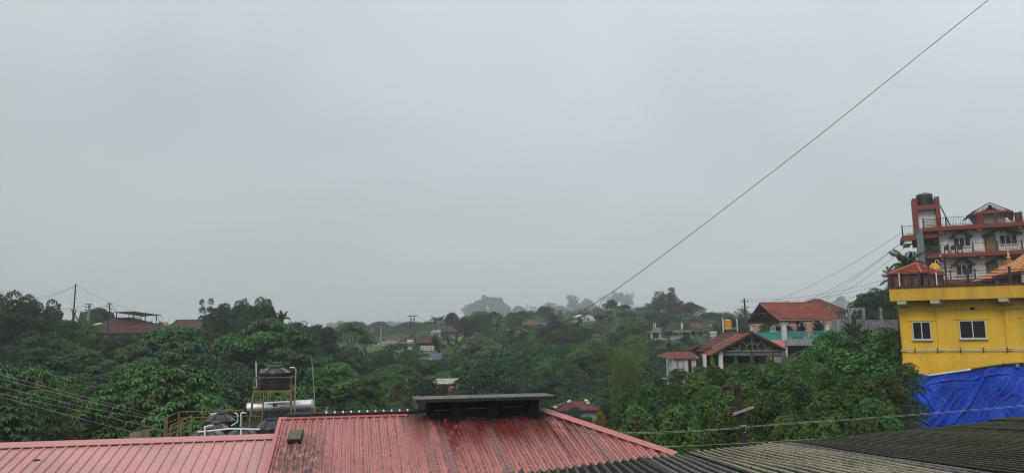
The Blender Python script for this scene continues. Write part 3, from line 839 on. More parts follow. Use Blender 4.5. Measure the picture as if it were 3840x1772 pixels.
cc = mix(t, rng(t, n2, .35, .65), (.012, .028, .010), (.04, .075, .022)); cc = mix(t, rng(t, n1, .58, .68), cc, (.06, .042, .026))
lk(t, cc, b.inputs['Base Color']); b.inputs['Roughness'].default_value = 1.0; bump(t, b, n2, .8, .3)
gm = np_mesh('ground', V, Fq, True)
tag(link_mesh('ground', gm, M_ground), kind='structure')

# ================================================================ YELLOW BUILDING
Z6, Z7 = Zm(3040, 1000, 1.54), Zm(3240, 660, 2.585)
def bp(fr, mb, px0, pyt, pyb, px1, y0, y1, dx0=0, dx1=0):
    x0, zt = fr.pix(px0, pyt, y0); _, zb = fr.pix(px0, pyb, y0); x1 = fr.pix(px1, pyt, y0)[0]
    mb.box(fr, x0 + dx0, x1 + dx1, y0, y1, zb, zt)
    return x0, x1, zb, zt
M_yel = pm('yellow_wall_paint', (.74, .45, .03), .7, .10, .6, (.42, .25, .035), .5, 1.3, .10)
M_yel2 = pm('yellow_fascia_paint', (.62, .36, .03), .65, .12, .6, (.30, .17, .03), .55, 1.5, .12)
M_brown = pm('dark_red_brown_paint', (.045, .016, .013), .55, .3, 3)
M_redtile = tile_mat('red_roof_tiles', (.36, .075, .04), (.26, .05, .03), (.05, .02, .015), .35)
M_soffit = pm('pale_soffit', (.42, .40, .34), .8, .15, 1)
yb = Fr(at(3378, 1260, 48), 110.5)
yel = thing('yellow_building', yb.p(8, 4, -6.5), 'bright yellow building with white framed windows and brown railed terrace, above the blue tarp', 'building')
zt = yb.pix(3345, 1128, -1.0)[1]; ztop = yb.pix(3335, 1082, -1.0)[1]; xl = yb.pix(3335, 1100, -1.0)[0]
zb = yb.pix(3392, 1420)[1]; XR = 18
SK = .17          # the left side is not square to the front
def skew(x0, y0, x1, y1, z0, z1):
    q = [(x0, y0), (x1, y0), (x1, y1), (x0 + (y1 - y0)*SK, y1)]
    return MB().hexa([yb.p(x, y, z) for z in (z0, z1) for x, y in q])
skew(0, 0, XR, 10, zb - 5, zt - .002).build('wall', M_yel, yel)
skew(xl, -1.0, XR + .5, 10.6, zt, ztop).build('roof_fascia', M_yel2, yel)
skew(xl - .04, -1.05, XR + .54, 10.64, ztop + .001, ztop + .13).build('coping', M_brown, yel)
for px in (3378.5, 3516, 3772):
    x = yb.pix(px, 1250)[0]
    mb = MB(); mb.box(yb, max(x, -.03), x + .23, -.06, -.002, yb.pix(3378, 1318)[1], zt - .003); mb.build('pilaster', M_yel, yel)
mb = MB(); z_ = yb.pix(3385, 1152)[1]; mb.box(yb, -.02, XR, -.045, -.001, z_ - .25, z_); mb.build('beam_band', M_yel, yel)
for px, pl_ in ((3381, .0), (3508, 0), (3762, 0), (4010, 0)):
    x = yb.pix(px, 1150)[0]
    mb = MB(); mb.prism([yb.p(x - .35 if px < 3400 else x - .42, -.98, zt - .003), yb.p(x, -.02, zt - .003), yb.p(x, -.02, zt - .42), yb.p(x - .35 if px < 3400 else x - .42, -.98, zt - .2)], yb.X * .5); mb.build('cantilever_bracket', M_soffit, yel)
M_frame = pm('white_aluminium', (.52, .53, .52), .4, .08, 3)
def glazed(fr, px0, pyt, pyb, px1, root, n=2, y=0.0, glass=M_glass, fw=.055, frame=M_frame, sill=False, name='window'):
    x0, z1 = fr.pix(px0, pyt, y); z0 = fr.pix(px0, pyb, y)[1]; x1 = fr.pix(px1, pyt, y)[0]
    mb = MB()
    mb.box(fr, x0, x1, y - .06, y - .004, z1 - fw, z1); mb.box(fr, x0, x1, y - .06, y - .004, z0, z0 + fw)
    for k in range(n + 1):
        xx = x0 + (x1 - x0 - fw) * k / n
        mb.box(fr, xx, xx + fw, y - .055, y - .004, z0 + fw, z1 - fw)
    if sill: mb.box(fr, x0 - .06, x1 + .06, y - .14, y - .003, z0 - .07, z0 - .003)
    f = mb.build(name, frame, root)
    for k in range(n):
        xx = x0 + (x1 - x0 - fw) * k / n + fw; xe_ = x0 + (x1 - x0 - fw) * (k + 1) / n
        g_ = MB(); g_.box(fr, xx, xe_, y - .035 + .008*(k % 2), y - .003, z0 + fw, z1 - fw); g_.build('pane', glass, f)
    return f
for a_, b_, c_, d_ in ((583, 317, 420, 690), (853, 309, 414, 1007), (1226, 298, 395, 1370)):
    p, q = Z6(a_, b_), Z6(d_, c_); glazed(yb, p[0], p[1], q[1], q[0], yel, 2, 0, sill=True)
    x0, z1 = yb.pix(p[0], p[1] - 2); x1 = yb.pix(q[0], p[1])[0]
    mb = MB(); mb.box(yb, x0 - .25, x1 + .25, -.05, -.002, z1 + .02, z1 + .06); mb.build('lintel_ledge', M_yel, yel)
x0, z1 = yb.pix(*Z6(918, 233)); mb = MB(); mb.box(yb, x0, x0 + .25, -.07, -.046, z1 - .14, z1); mb.build('vent_hole', M_dark, yel)
for k, dz in enumerate((0, -.09)):
    z_ = yb.pix(3386, 1310)[1] + dz
    mb = MB(); mb.tube([yb.p(-.1, -.12, z_), yb.p(XR, -.12, z_ + .05)], .019, 8); mb.build('pipe', M_white, yel)
for k in range(9):
    x = .7 + k*1.23; z_ = yb.pix(3386, 1310)[1]
    mb = MB(); mb.box(yb, x, x + .04, -.16, -.003, z_ - .2, z_ + .1); mb.build('pipe_clamp', M_iron, yel)
z1 = yb.pix(3395, 1352)[1]; z2 = yb.pix(3395, 1383)[1]; z3 = yb.pix(3395, 1326)[1]; xm = yb.pix(3517, 1350)[0]
mb = MB(); mb.box(yb, -.04, xm, -.12, -.003, z2 - .2, z1); mb.box(yb, -.05, xm, -.2, -.121, zb - 5, z2); mb.box(yb, 1.0, XR, -.05, -.004, z1 + .002, z3); mb.box(yb, xm + .002, XR, -.11, -.0035, zb - 5, z1); mb.build('plinth', M_yel, yel)
# terrace railing
rr = thing('terrace_railing', yb.p(6, -.9, ztop), 'dark brown horizontal-bar railing along the yellow roof terrace', 'railing')
zr = ztop + .131
mb = MB(); ht = .80
for k in range(5): mb.bar(yb.p(xl, -.95, zr + .12 + k*.165), yb.p(XR, -.95, zr + .12 + k*.165), .04)
for k in range(5): mb.bar(yb.p(xl + .03, -.95, zr + .12 + k*.165), yb.p(xl + .03 + 7*SK, 6, zr + .12 + k*.165), .05)
mb.build('rail', M_brown, rr)
for px in (3335, 3450, 3632, 3791, 3950):
    x = yb.pix(px, 1070, -.95)[0]; mb = MB(); mb.box(yb, x - .065, x + .065, -1.015, -.885, zr, zr + ht + (.18 if px > 3600 else .05)); mb.build('post', M_brown, rr)
for y in (1.3, 3.6): mb = MB(); q = xl + (y + 1)*SK; mb.box(yb, q - .05, q + .1, y, y + .15, zr, zr + ht); mb.build('post', M_brown, rr)
for px in (3374, 3407, 3514):
    x = yb.pix(px, 1070, -.95)[0]; mb = MB(); mb.box(yb, x - .03, x + .03, -.98, -.92, zr, zr + ht); mb.build('post', M_white if px != 3407 else M_brown, rr)
# pavilion
zE = at(3457, 1026, 50.6).z
def atz(px, py, z):
    d = ray(px, py); return CAM + d * ((z - CAM.z) / d.z)
c0, c1, c2 = atz(3329, 1031, zE), atz(3457, 1026.5, zE), atz(3549, 1033, zE)
c3 = c0 + c2 - c1; ap = (c0 + c1 + c2 + c3) / 4
ap = Vector((ap.x, ap.y, at(3414, 990.5, ap.y).z))
pav = thing('rooftop_pavilion', Vector((ap.x, ap.y, H0 + 1.5)), 'small brown wooden pavilion with a bright red tiled pyramid roof on the yellow terrace', 'pavilion')
mb = MB()
for a_, b_ in ((c0, c1), (c1, c2), (c2, c3), (c3, c0)): mb.tiled(a_, b_, ap, ap, .24, .03)
mb.build('roof', M_redtile, pav)
mb = MB()
M_ridge = pm('red_ridge_tiles', (.40, .10, .065), .7, .2, 2)
for q in (c0, c1, c2): mb.tube([q + Vector((0, 0, .07)), ap + Vector((0, 0, .08))], .085, 8)
mb.build('hip_tiles', M_ridge, pav)
zd = yb.O.z + ztop + .02
mb = MB(); inn = [ap.lerp(Vector((q.x, q.y, ap.z)), .84) for q in (c0, c1, c2, c3)]
mb.hexa([Vector((q.x, q.y, zd)) for q in inn] + [Vector((q.x, q.y, zE - .01)) for q in inn]); mb.build('wall', pm('brown_boards', (.14, .075, .05), .8, .3, 3, (.05, .03, .02), .6, 2), pav)
for a_, b_ in zip(inn[:2], inn[1:3]):
    for tt in (.0, .33, .66, 1):
        p = a_.lerp(b_, tt); mb = MB(); mb.bar(Vector((p.x, p.y, zd)), Vector((p.x, p.y, zE - .02)), .13); mb.build('post', M_brown, pav)
# flag rod and antenna pole on the terrace
rod = MB(); p0 = at(3484, 1072, 47.2); p1 = at(3478, 948, 47.2); rod.tube([p0, p1], .03, 8); rod.tube([p1 - Vector((0, 0, .1)), p1 + Vector((.25, 0, .02))], .05, 8)
one('light_pole', rod, M_brown, 'thin dark brown pole with a small white lamp rising from the terrace railing', 'pole')
M_olive = pm('dark_wood_post', (.045, .035, .028), .8, .3, 3)
spole = thing('service_pole', yb.p(4.2, 3, ztop), 'thin leaning service pole with small insulators behind the terrace railing', 'utility pole')
mb = MB(); mb.tube([at(3552, 1075, 55), at(3541, 960, 55)], .07, 8); mb.build('post', M_olive, spole)
for dz, l_ in ((0, .55), (.85, .3)):
    c_ = at(3545, 1005, 54.8) + Vector((0, 0, dz)); mb = MB(); mb.bar(c_ - Vector((l_, 0, .02)), c_ + Vector((l_*.9, 0, .02)), .05); mb.build('cross_arm', M_olive, spole)
    insul(c_ - Vector((l_*.9, 0, 0)), (0, 0, 1), .07).build('insulator', M_whitep, spole, 30); insul(c_ + Vector((l_*.8, 0, 0)), (0, 0, 1), .07).build('insulator', M_ins, spole, 30)
# yellow tank beside the pavilion
M_ytank = pm('yellow_plastic', (.62, .30, .018), .4, .18, 1.5, (.35, .15, .01), .4, 2)
tb = at(3503, 1044, 58); tdia = 45/2847*58
yt = tank(3503, 984, 58, tdia, 1.25, 'orange yellow water tank with a rounded top, behind the red pavilion roof', mat=M_ytank, ribs=2, domed=.4, group='yellow water tanks')
zb_ = yt.location.z
for sx in (-1, 1):
    for sy in (-1, 1):
        mb = MB(); mb.bar(yt.location + Vector((sx*.35, sy*.35, -2.4)), yt.location + Vector((sx*.35, sy*.35, -.002)), .09); mb.build('stand_leg', M_iron, yt)
mb = MB(); mb.tube([yt.location + Vector((.05, -.1, 1.2)), yt.location + Vector((.05, -.1, 1.42)), yt.location + Vector((.25, -.15, 1.42)), yt.location + Vector((.3, -.15, 1.15))], .03, 8); mb.build('pipe', M_whitep, yt)

# orange tiled shrine roofs
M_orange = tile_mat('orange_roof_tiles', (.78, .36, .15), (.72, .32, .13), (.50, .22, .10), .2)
def shrine(apex, eave_z, half, az, label, finial):
    ap = Vector(apex); f = Fr(Vector((ap.x, ap.y, 0)), az)
    th_ = thing('shrine_pavilion', Vector((ap.x, ap.y, H0 + .5)), label, 'pavilion', 'orange roofed pavilions')
    C = [f.p(sx*half, sy*half, eave_z) for sx, sy in ((-1, -1), (1, -1), (1, 1), (-1, 1))]
    C2 = [f.p(sx*half*.55, sy*half*.55, eave_z + (ap.z - eave_z)*.42) for sx, sy in ((-1, -1), (1, -1), (1, 1), (-1, 1))]
    mb = MB()
    for k in range(4):
        mb.tiled(C[k], C[(k+1) % 4], C2[(k+1) % 4], C2[k], .26, .03); mb.tiled(C2[k], C2[(k+1) % 4], ap, ap, .26, .03)
    mb.build('roof', M_orange, th_)
    fr_ = MB()
    for k in range(2):
        a_, b_ = C[k], C[(k+1) % 4] if k == 0 else C[2]
        n_ = 22
        if k: a_, b_ = C[3], C[0]
        for i in range(n_):
            p, q = a_.lerp(b_, i/n_), a_.lerp(b_, (i+.8)/n_); fr_.poly([p, q, q - Vector((0, 0, .1)), p.lerp(q, .5) - Vector((0, 0, .22)), p - Vector((0, 0, .1))])
    fr_.build('scalloped_fringe', pm('dark_red_fringe', (.16, .05, .035), .7, .2, 3), th_)
    mb = MB(); mb.box(f, -half*.75, half*.75, -half*.75, half*.75, H0 - .5, eave_z - .02); mb.build('wall', M_darkconc, th_)
    for sx in (-1, 1):
        mb = MB(); mb.box(f, sx*half*.86 - .12, sx*half*.86 + .12, -half*.9, -half*.9 + .24, H0 - .5, eave_z - .015); mb.build('pillar', M_white, th_)
    if finial:
        mb = MB(); mb.box(f, -.3, .3, -.3, .3, ap.z - .12, ap.z + .16); mb.build('finial_base', pm('orange_block', (.42, .15, .05), .7, .2, 3), th_)
        MB().lathe(ap + Vector((0, 0, .16)), [(.16, 0), (.20, .06), (.10, .12), (.16, .22), (.19, .3), (.08, .4), (.11, .48), (.05, .56), (.06, .64), (.01, .85)], 16).build('finial', pm('brass', (.60, .45, .16), .3, .15, 3, metal=.9), th_, 50)
    return th_
shrine(at(3784, 985, 62), at(3690, 1042, 60).z, 2.1, 98, 'orange tiled pavilion roof topped with a brass finial, beyond the yellow terrace', True)
shrine(at(3880, 925, 58), at(3776, 1016, 56).z, 2.25, 98, 'nearer orange tiled pavilion roof cut by the right edge', False)

# ================================================================ BLUE TARP
tf2 = Fr(at(3420, 1400, 44), 108)
def tx(px, py): return tf2.pix(px, py, 0)
top_px = [(3404, 1405), (3420, 1402), (3440, 1400), (3457, 1399), (3468, 1404), (3482, 1408), (3560, 1397), (3640, 1386), (3700, 1376), (3765, 1367), (3840, 1362), (3990, 1356), (4150, 1350)]
tx_top = [tx(*q) for q in top_px]
fanx, fanz = tx(3692, 1388); fan2 = tx(3424, 1462)
zlow = tx(3500, 1720)[1]
seg = [(tx(*a_), tx(*b_), w_, am) for a_, b_, w_, am in (
    ((3700, 1392), (3560, 1600), .10, .30), ((3690, 1395), (3600, 1560), .07, .2), ((3705, 1392), (3655, 1600), .08, .22), ((3590, 1475), (3480, 1620), .10, .32), ((3580, 1490), (3500, 1600), .06, .2), ((3640, 1480), (3520, 1625), .09, .34), ((3694, 1392), (3625, 1530), .04, .14),
    ((3426, 1460), (3470, 1570), .07, .28), ((3424, 1470), (3450, 1560), .05, .22), ((3432, 1450), (3500, 1540), .06, .2), ((3422, 1480), (3430, 1570), .05, .2), ((3485, 1440), (3490, 1540), .06, .16), ((3420, 1440), (3490, 1465), .05, .15), ((3430, 1575), (3480, 1590), .06, .22), ((3720, 1440), (3660, 1640), .08, .18), ((3790, 1395), (3745, 1480), .07, .16), ((3830, 1420), (3760, 1500), .08, .18), ((3740, 1500), (3700, 1640), .06, .14), ((3480, 1440), (3640, 1425), .06, .16), ((3640, 1425), (3790, 1400), .08, .12))]
rs = random.Random(4)
seg = [(a_, b_, w_*.62, am*.5) for a_, b_, w_, am in seg]
for k in range(60):
    px = rs.uniform(3440, 3950); py = rs.uniform(1400, 1600); l_ = rs.uniform(40, 120); sl = rs.uniform(-.9, .3)
    seg.append((tx(px, py), tx(px + sl*l_, py + l_), rs.uniform(.02, .05), rs.uniform(.015, .05)))
nxg, nzg = 230, 120
g_ = np.zeros((nzg + 1, nxg + 1, 3))
xa = np.array([q[0] for q in tx_top]); za = np.array([q[1] for q in tx_top])
xx = np.linspace(xa[0], xa[-1], nxg + 1); ztops = np.interp(xx, xa, za)
for j in range(nzg + 1):
    tt = j / nzg
    for i in range(nxg + 1):
        g_[j, i] = (xx[i], 0, ztops[i]*(1-tt) + zlow*tt)
X_, Z_ = g_[..., 0], g_[..., 2]
dep = .07*np.sin(X_*1.1 + .5) * np.sin(Z_*.9) + .05*np.sin(X_*2.7 + Z_*1.9) + .02*np.sin(X_*6.1 - Z_*4.4) + .012*np.sin(X_*13 + 3*np.sin(Z_*5)) * np.sin(Z_*11)
for (a_, b_, w_, am) in seg:
    ax_, az_ = a_; bx_, bz_ = b_; L2 = (bx_-ax_)**2 + (bz_-az_)**2
    tt = np.clip(((X_-ax_)*(bx_-ax_) + (Z_-az_)*(bz_-az_))/L2, -.05, 1.05)
    cx_, cz_ = ax_ + tt*(bx_-ax_), az_ + tt*(bz_-az_)
    bow = .12*np.sin(tt*math.pi)
    dist = ((X_-cx_)*(bz_-az_) - (Z_-cz_)*(bx_-ax_))/math.sqrt(L2) + bow
    end = np.minimum(1, np.minimum(tt + .05, 1.05 - tt)*6) * (1 - np.minimum(1, np.hypot(X_-cx_, Z_-cz_)/.8)*0)
    wgt = np.where((np.abs(dist) < .9), 1, 0)
    dep -= am * np.clip(end, 0, 1) * wgt * (np.exp(-(dist/w_)**2) - .5*np.exp(-((dist - 1.9*w_)/(w_*1.1))**2))
# lap at the top and the left side turned back
dep += .10*np.clip(((ztops[None, :] - Z_) - .75 + .14*np.sin(X_*2.1) + .08*np.sin(X_*5.3)), -.05, .05)
tur = np.clip((xa[0] + .55 - X_)/.55, 0, 1); dep += 1.6*tur**1.5
V = [tf2.p(X_[j, i], dep[j, i], Z_[j, i]) for j in range(nzg+1) for i in range(nxg+1)]
base_t = tf2.p(5, 0, zlow); V = [tuple(v - base_t) for v in V]
Fq = [(j*(nxg+1)+i, (j+1)*(nxg+1)+i, (j+1)*(nxg+1)+i+1, j*(nxg+1)+i+1) for j in range(nzg) for i in range(nxg)]
M_tarp, t, b = _base('blue_woven_tarpaulin')
c = N(t, 'ShaderNodeTexCoord').outputs['Object']
n1 = noise(t, c, .8, 5, .6); n2 = noise(t, c, 14, 3, .6)
cc = mix(t, rng(t, n1, .35, .65), (.004, .036, .38), (.012, .085, .62)); cc = mix(t, math_(t, 'MULTIPLY', rng(t, n2, .5, .7), .3), cc, (.003, .02, .22))
lk(t, cc, b.inputs['Base Color']); b.inputs['Roughness'].default_value = .5; b.inputs['Specular IOR Level'].default_value = .3
n3 = noise(t, c, 3.0, 7, .7); bump(t, b, n3, .7, .09)
tarp = thing('tarpaulin', base_t, 'crumpled bright blue tarpaulin hanging below the yellow building', 'tarpaulin')
link_mesh('sheet', np_mesh('sheet', V, Fq, True), M_tarp, tarp)
mb = MB(); mb.tube([tf2.p(x, -.1, z + .03) for x, z in (tx_top[5], tx_top[6], tx_top[7])], .05, 8)
mb.build('edge_pipe', M_white, tarp, 40)
mb = MB(); mb.tube([tf2.p(x, -.06, z + .02) for x, z in tx_top[7:]], .06, 6); mb.build('rolled_hem', pm('dark_mud', (.035, .03, .02), .9, .4, 4), tarp)
mb = MB()
for k, px in enumerate((3488, 3557, 3650, 3765)):
    x, z = tx(px, np.interp(px, [q[0] for q in top_px], [q[1] for q in top_px])); mb.tube([tf2.p(x, -.05, z - .05), tf2.p(x - .04, -.05, z + .16)], .02, 6)
mb.build('tie_rod', M_iron, tarp)
x, z = tx(3800, 1476)
mb = MB(); mb.tube([tf2.p(x + dx, -.16, z + dz) for dx, dz in ((-.3, .02), (-.1, .0), (.15, -.05), (.3, -.1), (.1, -.02), (-.25, .05))], .02, 6); mb.build('rope_loop', M_iron, tarp)
mb = MB(); x, z = tx(3806, 1366); mb.box(tf2, x, x + .17, -.13, -.07, z - .12, z + .05); mb.build('hem_block', M_conc, tarp)
rw = MB(); rw.box(tf2, -.1, 16, 1.75, 2.4, zlow - 3, tx_top[0][1] - .15)
one('retaining_wall', rw, M_darkconc, 'dark retaining wall behind the blue tarpaulin', 'wall')

# ================================================================ RED AND WHITE HOTEL
M_hred = pm('brick_red_paint', (.20, .032, .020), .7, .15, .8, (.15, .03, .02), .4, 1)
M_hwhite = pm('white_tile_wall', (.86, .84, .79), .6, .08, 1, (.40, .38, .34), .3, .7, .4)
M_hgrey = pm('grey_blue_plaster', (.17, .18, .215), .8, .15, 1)
M_hood = pm('black_slate_hood', (.022, .024, .026), .8, .3, 4)
M_wood = pm('carved_wood_door', (.38, .19, .055), .5, .4, 5, (.17, .07, .02), .6, 7)
ho = Fr(at(*Z7(590, 770), 85), 114)
hotel = thing('hotel_building', ho.p(10, 5, -12), 'tall red and white hotel with railed balconies and a stair tower', 'building')
def hb(mb, zx0, zyt, zyb, zx1, y0, y1, **k):
    p, q = Z7(zx0, zyt), Z7(zx1, zyb); return bp(ho, mb, p[0], p[1], q[1], q[0], y0, y1, **k)
HX = 19
def hx_(zx, zy, y=0): return ho.pix(*Z7(zx, zy), y)
zs = [hx_(572, 497)[1], hx_(592, 757)[1], hx_(600, 1010)[1]]
th = .47
xl0, xl1 = hx_(572, 497)[0], hx_(592, 757)[0]
for z in zs:
    mb = MB(); mb.box(ho, xl0, HX, 0, 10, z - th, z); mb.build('floor_slab', M_hred, hotel)
xw = hx_(722, 640, 1.5)[0]
xs1 = hx_(1150, 600, 1.5)[0]
for z, nz_ in ((zs[1], zs[0]), (zs[2], zs[1])):
    mb = MB(); mb.box(ho, xw, xs1, 1.5, 9.5, z + .002, nz_ - th - .002); mb.build('wall', M_hwhite, hotel)
    mb = MB(); mb.box(ho, xs1 + .002, HX, 2.0, 9.5, z + .002, nz_ - th - .002); mb.build('wall', M_hwhite, hotel)
    mb = MB(); mb.box(ho, xl1 + .1, xw - .002, 3.0, 9.5, z + .002, nz_ - th - .002); mb.build('stair_wall', M_hgrey, hotel)
    for zx in (735, 1115, 1510):
        x = hx_(zx, 500)[0]; mb = MB(); mb.box(ho, x - .2, x + .25, .1, 1.2, nz_ - th - .32, nz_ - th - .001); mb.build('beam_end', M_hred, hotel)
mb = MB(); mb.box(ho, xl0 + .2, HX, .5, 10, -9, zs[2] - th - .002); mb.build('base_wall', M_hwhite, hotel)
# grey column left of the balconies, upper-left annexe
xg0, xg1 = hx_(503, 500)[0], hx_(572, 500)[0]
mb = MB(); mb.box(ho, xg0, xg1 - .03, .3, 1.4, -8, zs[0] - .01); mb.build('grey_column', M_hgrey, hotel)
mb = MB(); xa0 = hx_(370, 570)[0]; za1 = hx_(370, 572)[1]; mb.box(ho, xa0, xg0 - .003, .1, 5, za1 - .62, za1); mb.build('annexe_slab', M_hred, hotel)
mb = MB(); mb.box(ho, xa0 + .2, xg0 - .5, .3, 4.8, za1 - .95, za1 - .622); mb.build('annexe_beam', M_hwhite, hotel)
mb = MB(); hb(mb, 468, 622, 692, 516, 1.41, 1.9); mb.build('shutter_box', M_brown, hotel)
mb = MB(); hb(mb, 585, 560, 600, 720, .5, 2.99); mb.build('stair_beam', M_hred, hotel)
mb = MB(); hb(mb, 672, 575, 650, 722, 1.2, 2.9); mb.build('stair_shutter', M_brown, hotel)
mb = MB(); za2 = hx_(450, 812)[1]; mb.box(ho, hx_(450, 812)[0], xg0 - .003, .1, 5, za2 - .6, za2); mb.build('annexe_slab', M_hred, hotel)
def railing(fr, root, x0, x1, y, z, h, posts, pick=.16, mat=M_iron, rails=(.98, .1), name='railing', pmat=None, ornament=True):
    mb = MB()
    for q in rails: mb.bar(fr.p(x0, y, z + h*q), fr.p(x1, y, z + h*q), .045)
    n_ = max(2, int((x1 - x0)/pick))
    for k in range(n_ + 1):
        x = x0 + (x1-x0)*k/n_; mb.bar(fr.p(x, y, z + h*.1), fr.p(x, y, z + h*.97), .018)
    if ornament:
        for k in range(n_):
            if k % 2 == 0:
                x = x0 + (x1-x0)*(k + .5)/n_; c_ = fr.p(x, y, z + h*.22)
                mb.tube([c_ + fr.X*(.06*math.cos(a_)) + fr.Z*(.06*math.sin(a_)) for a_ in np.linspace(0, 2*math.pi, 9)], .012, 4, cap=False)
    r_ = mb.build(name, mat, root)
    for x in posts:
        mb = MB(); mb.box(fr, x - .07, x + .07, y - .07, y + .07, z, z + h*1.12); mb.build('post', pmat or M_iron, r_)
    return r_
rh = .98
railing(ho, hotel, xl0 + .05, HX, .15, zs[0], rh, [hx_(q, 440)[0] for q in (574, 796, 1276, 1523)] )
railing(ho, hotel, xl1 + .05, HX, .15, zs[1], rh, [hx_(q, 700)[0] for q in (595, 735, 820, 1058, 1300, 1538)])
railing(ho, hotel, xl1 + .05, HX, .15, zs[2], rh, [hx_(q, 960)[0] for q in (600, 840, 1080, 1320)])
for zz, (za_, zb2) in ((zs[0], (574, 706)), (zs[1], (595, 735))):
    mb = MB()
    for q in (.25, .45, .65, .82): mb.bar(ho.p(hx_(za_, 450)[0], .1, zz + q*rh), ho.p(hx_(zb2, 450)[0], .1, zz + q*rh), .06)
    mb.build('rail_bars', M_iron, hotel)
railing(ho, hotel, xa0 + .05, xg0 - .1, .2, za1, 1.05, [xa0 + .06], pick=.22)
railing(ho, hotel, hx_(455, 790)[0], xg0 - .1, .2, za2, 1.0, [], pick=.3, rails=(.95, .6, .3, .1))
# stair tower above the roof
xt0, xt1, xt2, xt3 = hx_(476, 300)[0], hx_(522, 300)[0], hx_(698, 300)[0], hx_(742, 300)[0]
zt0, zt1, zt2 = zs[0], hx_(510, 325)[1], hx_(510, 282)[1]
ztt = hx_(476, 212)[1]
for a_, b_ in ((xt0, xt1), (xt2, xt3)):
    mb = MB(); mb.box(ho, a_, b_ - .02, .3, 2.6, zt0 - (.6 if a_ == xt0 else -.001), ztt - (0 if a_ == xt0 else -.0)); mb.build('tower_column', M_hred, hotel)
mb = MB(); mb.box(ho, xt1 - .019, xt2 - .002, .35, 2.6, zt1, zt2); mb.build('tower_beam', M_hred, hotel)
mb = MB(); mb.box(ho, xt1 - .019, xt2 - .002, 1.2, 2.6, zt0 + .001, zt1 - .002); mb.build('tower_wall', M_hwhite, hotel)
railing(ho, hotel, xt1, xt2, .5, zt2, .95, [], pick=.3, ornament=False)
mb = MB(); mb.tube([ho.p(xt3 + .02, .4, hx_(735, 280)[1]), ho.p(hx_(838, 470)[0], .4, zs[0] + .1)], .06, 8); mb.build('downpipe', M_iron, hotel)
for zx in (1097, 1480):
    x = hx_(zx, 420)[0]; mb = MB(); mb.box(ho, x, x + .62, .32, .9, zs[0] + .001, zs[0] + 1.05); mb.build('roof_pier', M_hred, hotel)
# windows, doors, hoods
def hwin(x0, yt_, yb_, x1, y):
    p, q = Z7(x0, yt_), Z7(x1, yb_); glazed(ho, p[0], p[1], q[1], q[0], hotel, 3, y, fw=.10, sill=True)
hwin(860, 594, 692, 1030, 1.5); hwin(1305, 570, 668, 1482, 2.0); hwin(885, 858, 962, 1052, 1.5); hwin(1330, 835, 935, 1500, 2.0)
for a_, b_, c_, d_ in ((1163, 570, 722, 1272), (1188, 842, 985, 1297)):
    p, q = Z7(a_, b_), Z7(d_, c_); x0, z1 = ho.pix(*p, 2.0); x1 = ho.pix(q[0], p[1], 2.0)[0]; z0 = (zs[1] if b_ < 800 else zs[2]) + .003
    mb = MB(); mb.box(ho, x0 + .1, x1 - .1, 1.93, 1.997, z0, z1 - .1)
    for ii in range(2):
        for jj in range(4):
            w_ = (x1 - x0 - .3)/2; h_ = (z1 - z0 - .3)/4; mb.box(ho, x0 + .16 + ii*w_, x0 + .08 + (ii+1)*w_, 1.90, 1.929, z0 + .1 + jj*h_, z0 + .02 + (jj+1)*h_)
    dr = mb.build('door', M_wood, hotel)
    mb = MB(); mb.box(ho, x0, x0 + .098, 1.9, 1.996, z0, z1); mb.box(ho, x1 - .098, x1, 1.9, 1.996, z0, z1); mb.box(ho, x0 + .1, x1 - .1, 1.9, 1.996, z1 - .098, z1); mb.build('door_frame', M_brown, dr)
def hood(pts, y, arch):
    """black gabled hood standing out from the wall, its face fringed and cut by a white arch"""
    (lx_, lz), (ax_, az_), (rx_, rz) = [hx_(*q, y - .75) for q in pts]
    tk = .30
    face = [ho.p(lx_, y - .7, lz - .05), ho.p(ax_, y - .7, az_ - .06), ho.p(rx_, y - .7, rz - .05)]
    k = 10; mb = MB()
    low = []
    for i in range(k + 1):
        x = rx_ + (lx_ - rx_)*i/k
        base = lz + (rz - lz)*(x - lx_)/(rx_ - lx_) - .1
        xa_, ra = arch[0], arch[1]
        cxa = lx_ + (rx_ - lx_)*xa_
        d_ = abs(x - cxa)/ra
        low.append(ho.p(x, y - .7, base + (.55*math.sqrt(max(0, 1 - d_*d_)) if d_ < 1 else 0)))
    mb.prism([face[0] + ho.Y*.001, face[1], face[2]] + low[0:] , ho.Y*.69)
    mb.build('window_hood', M_hood, hotel)
    mb = MB()
    for a_, b_ in (((lx_ - .15, lz - .1), (ax_, az_)), ((ax_, az_), (rx_ + .15, rz - .1))):
        mb.bar(ho.p(a_[0], y - .4, a_[1]), ho.p(b_[0], y - .4, b_[1]), .9, .13)
    mb.build('hood_roof', M_hood, hotel)
    c_ = ho.p(lx_ + (rx_-lx_)*arch[0], y - .72, lz + (rz-lz)*arch[0] + .1)
    MB().lathe(c_ + Vector((0, 0, .0)), [(.02, 0), (.12, .08), (.12, .2), (.05, .34), (.02, .38)], 10).build('lantern', pm('brass_lamp', (.25, .12, .04), .4, .2, 3), hotel, 40)
hood(((843, 588), (937, 512), (1040, 575)), 1.5, (.5, .6)); hood(((1160, 572), (1335, 486), (1520, 545)), 2.0, (.48, .8))
hood(((866, 856), (958, 782), (1066, 845)), 1.5, (.5, .6)); hood(((1192, 842), (1372, 758), (1560, 815)), 2.0, (.45, .8))
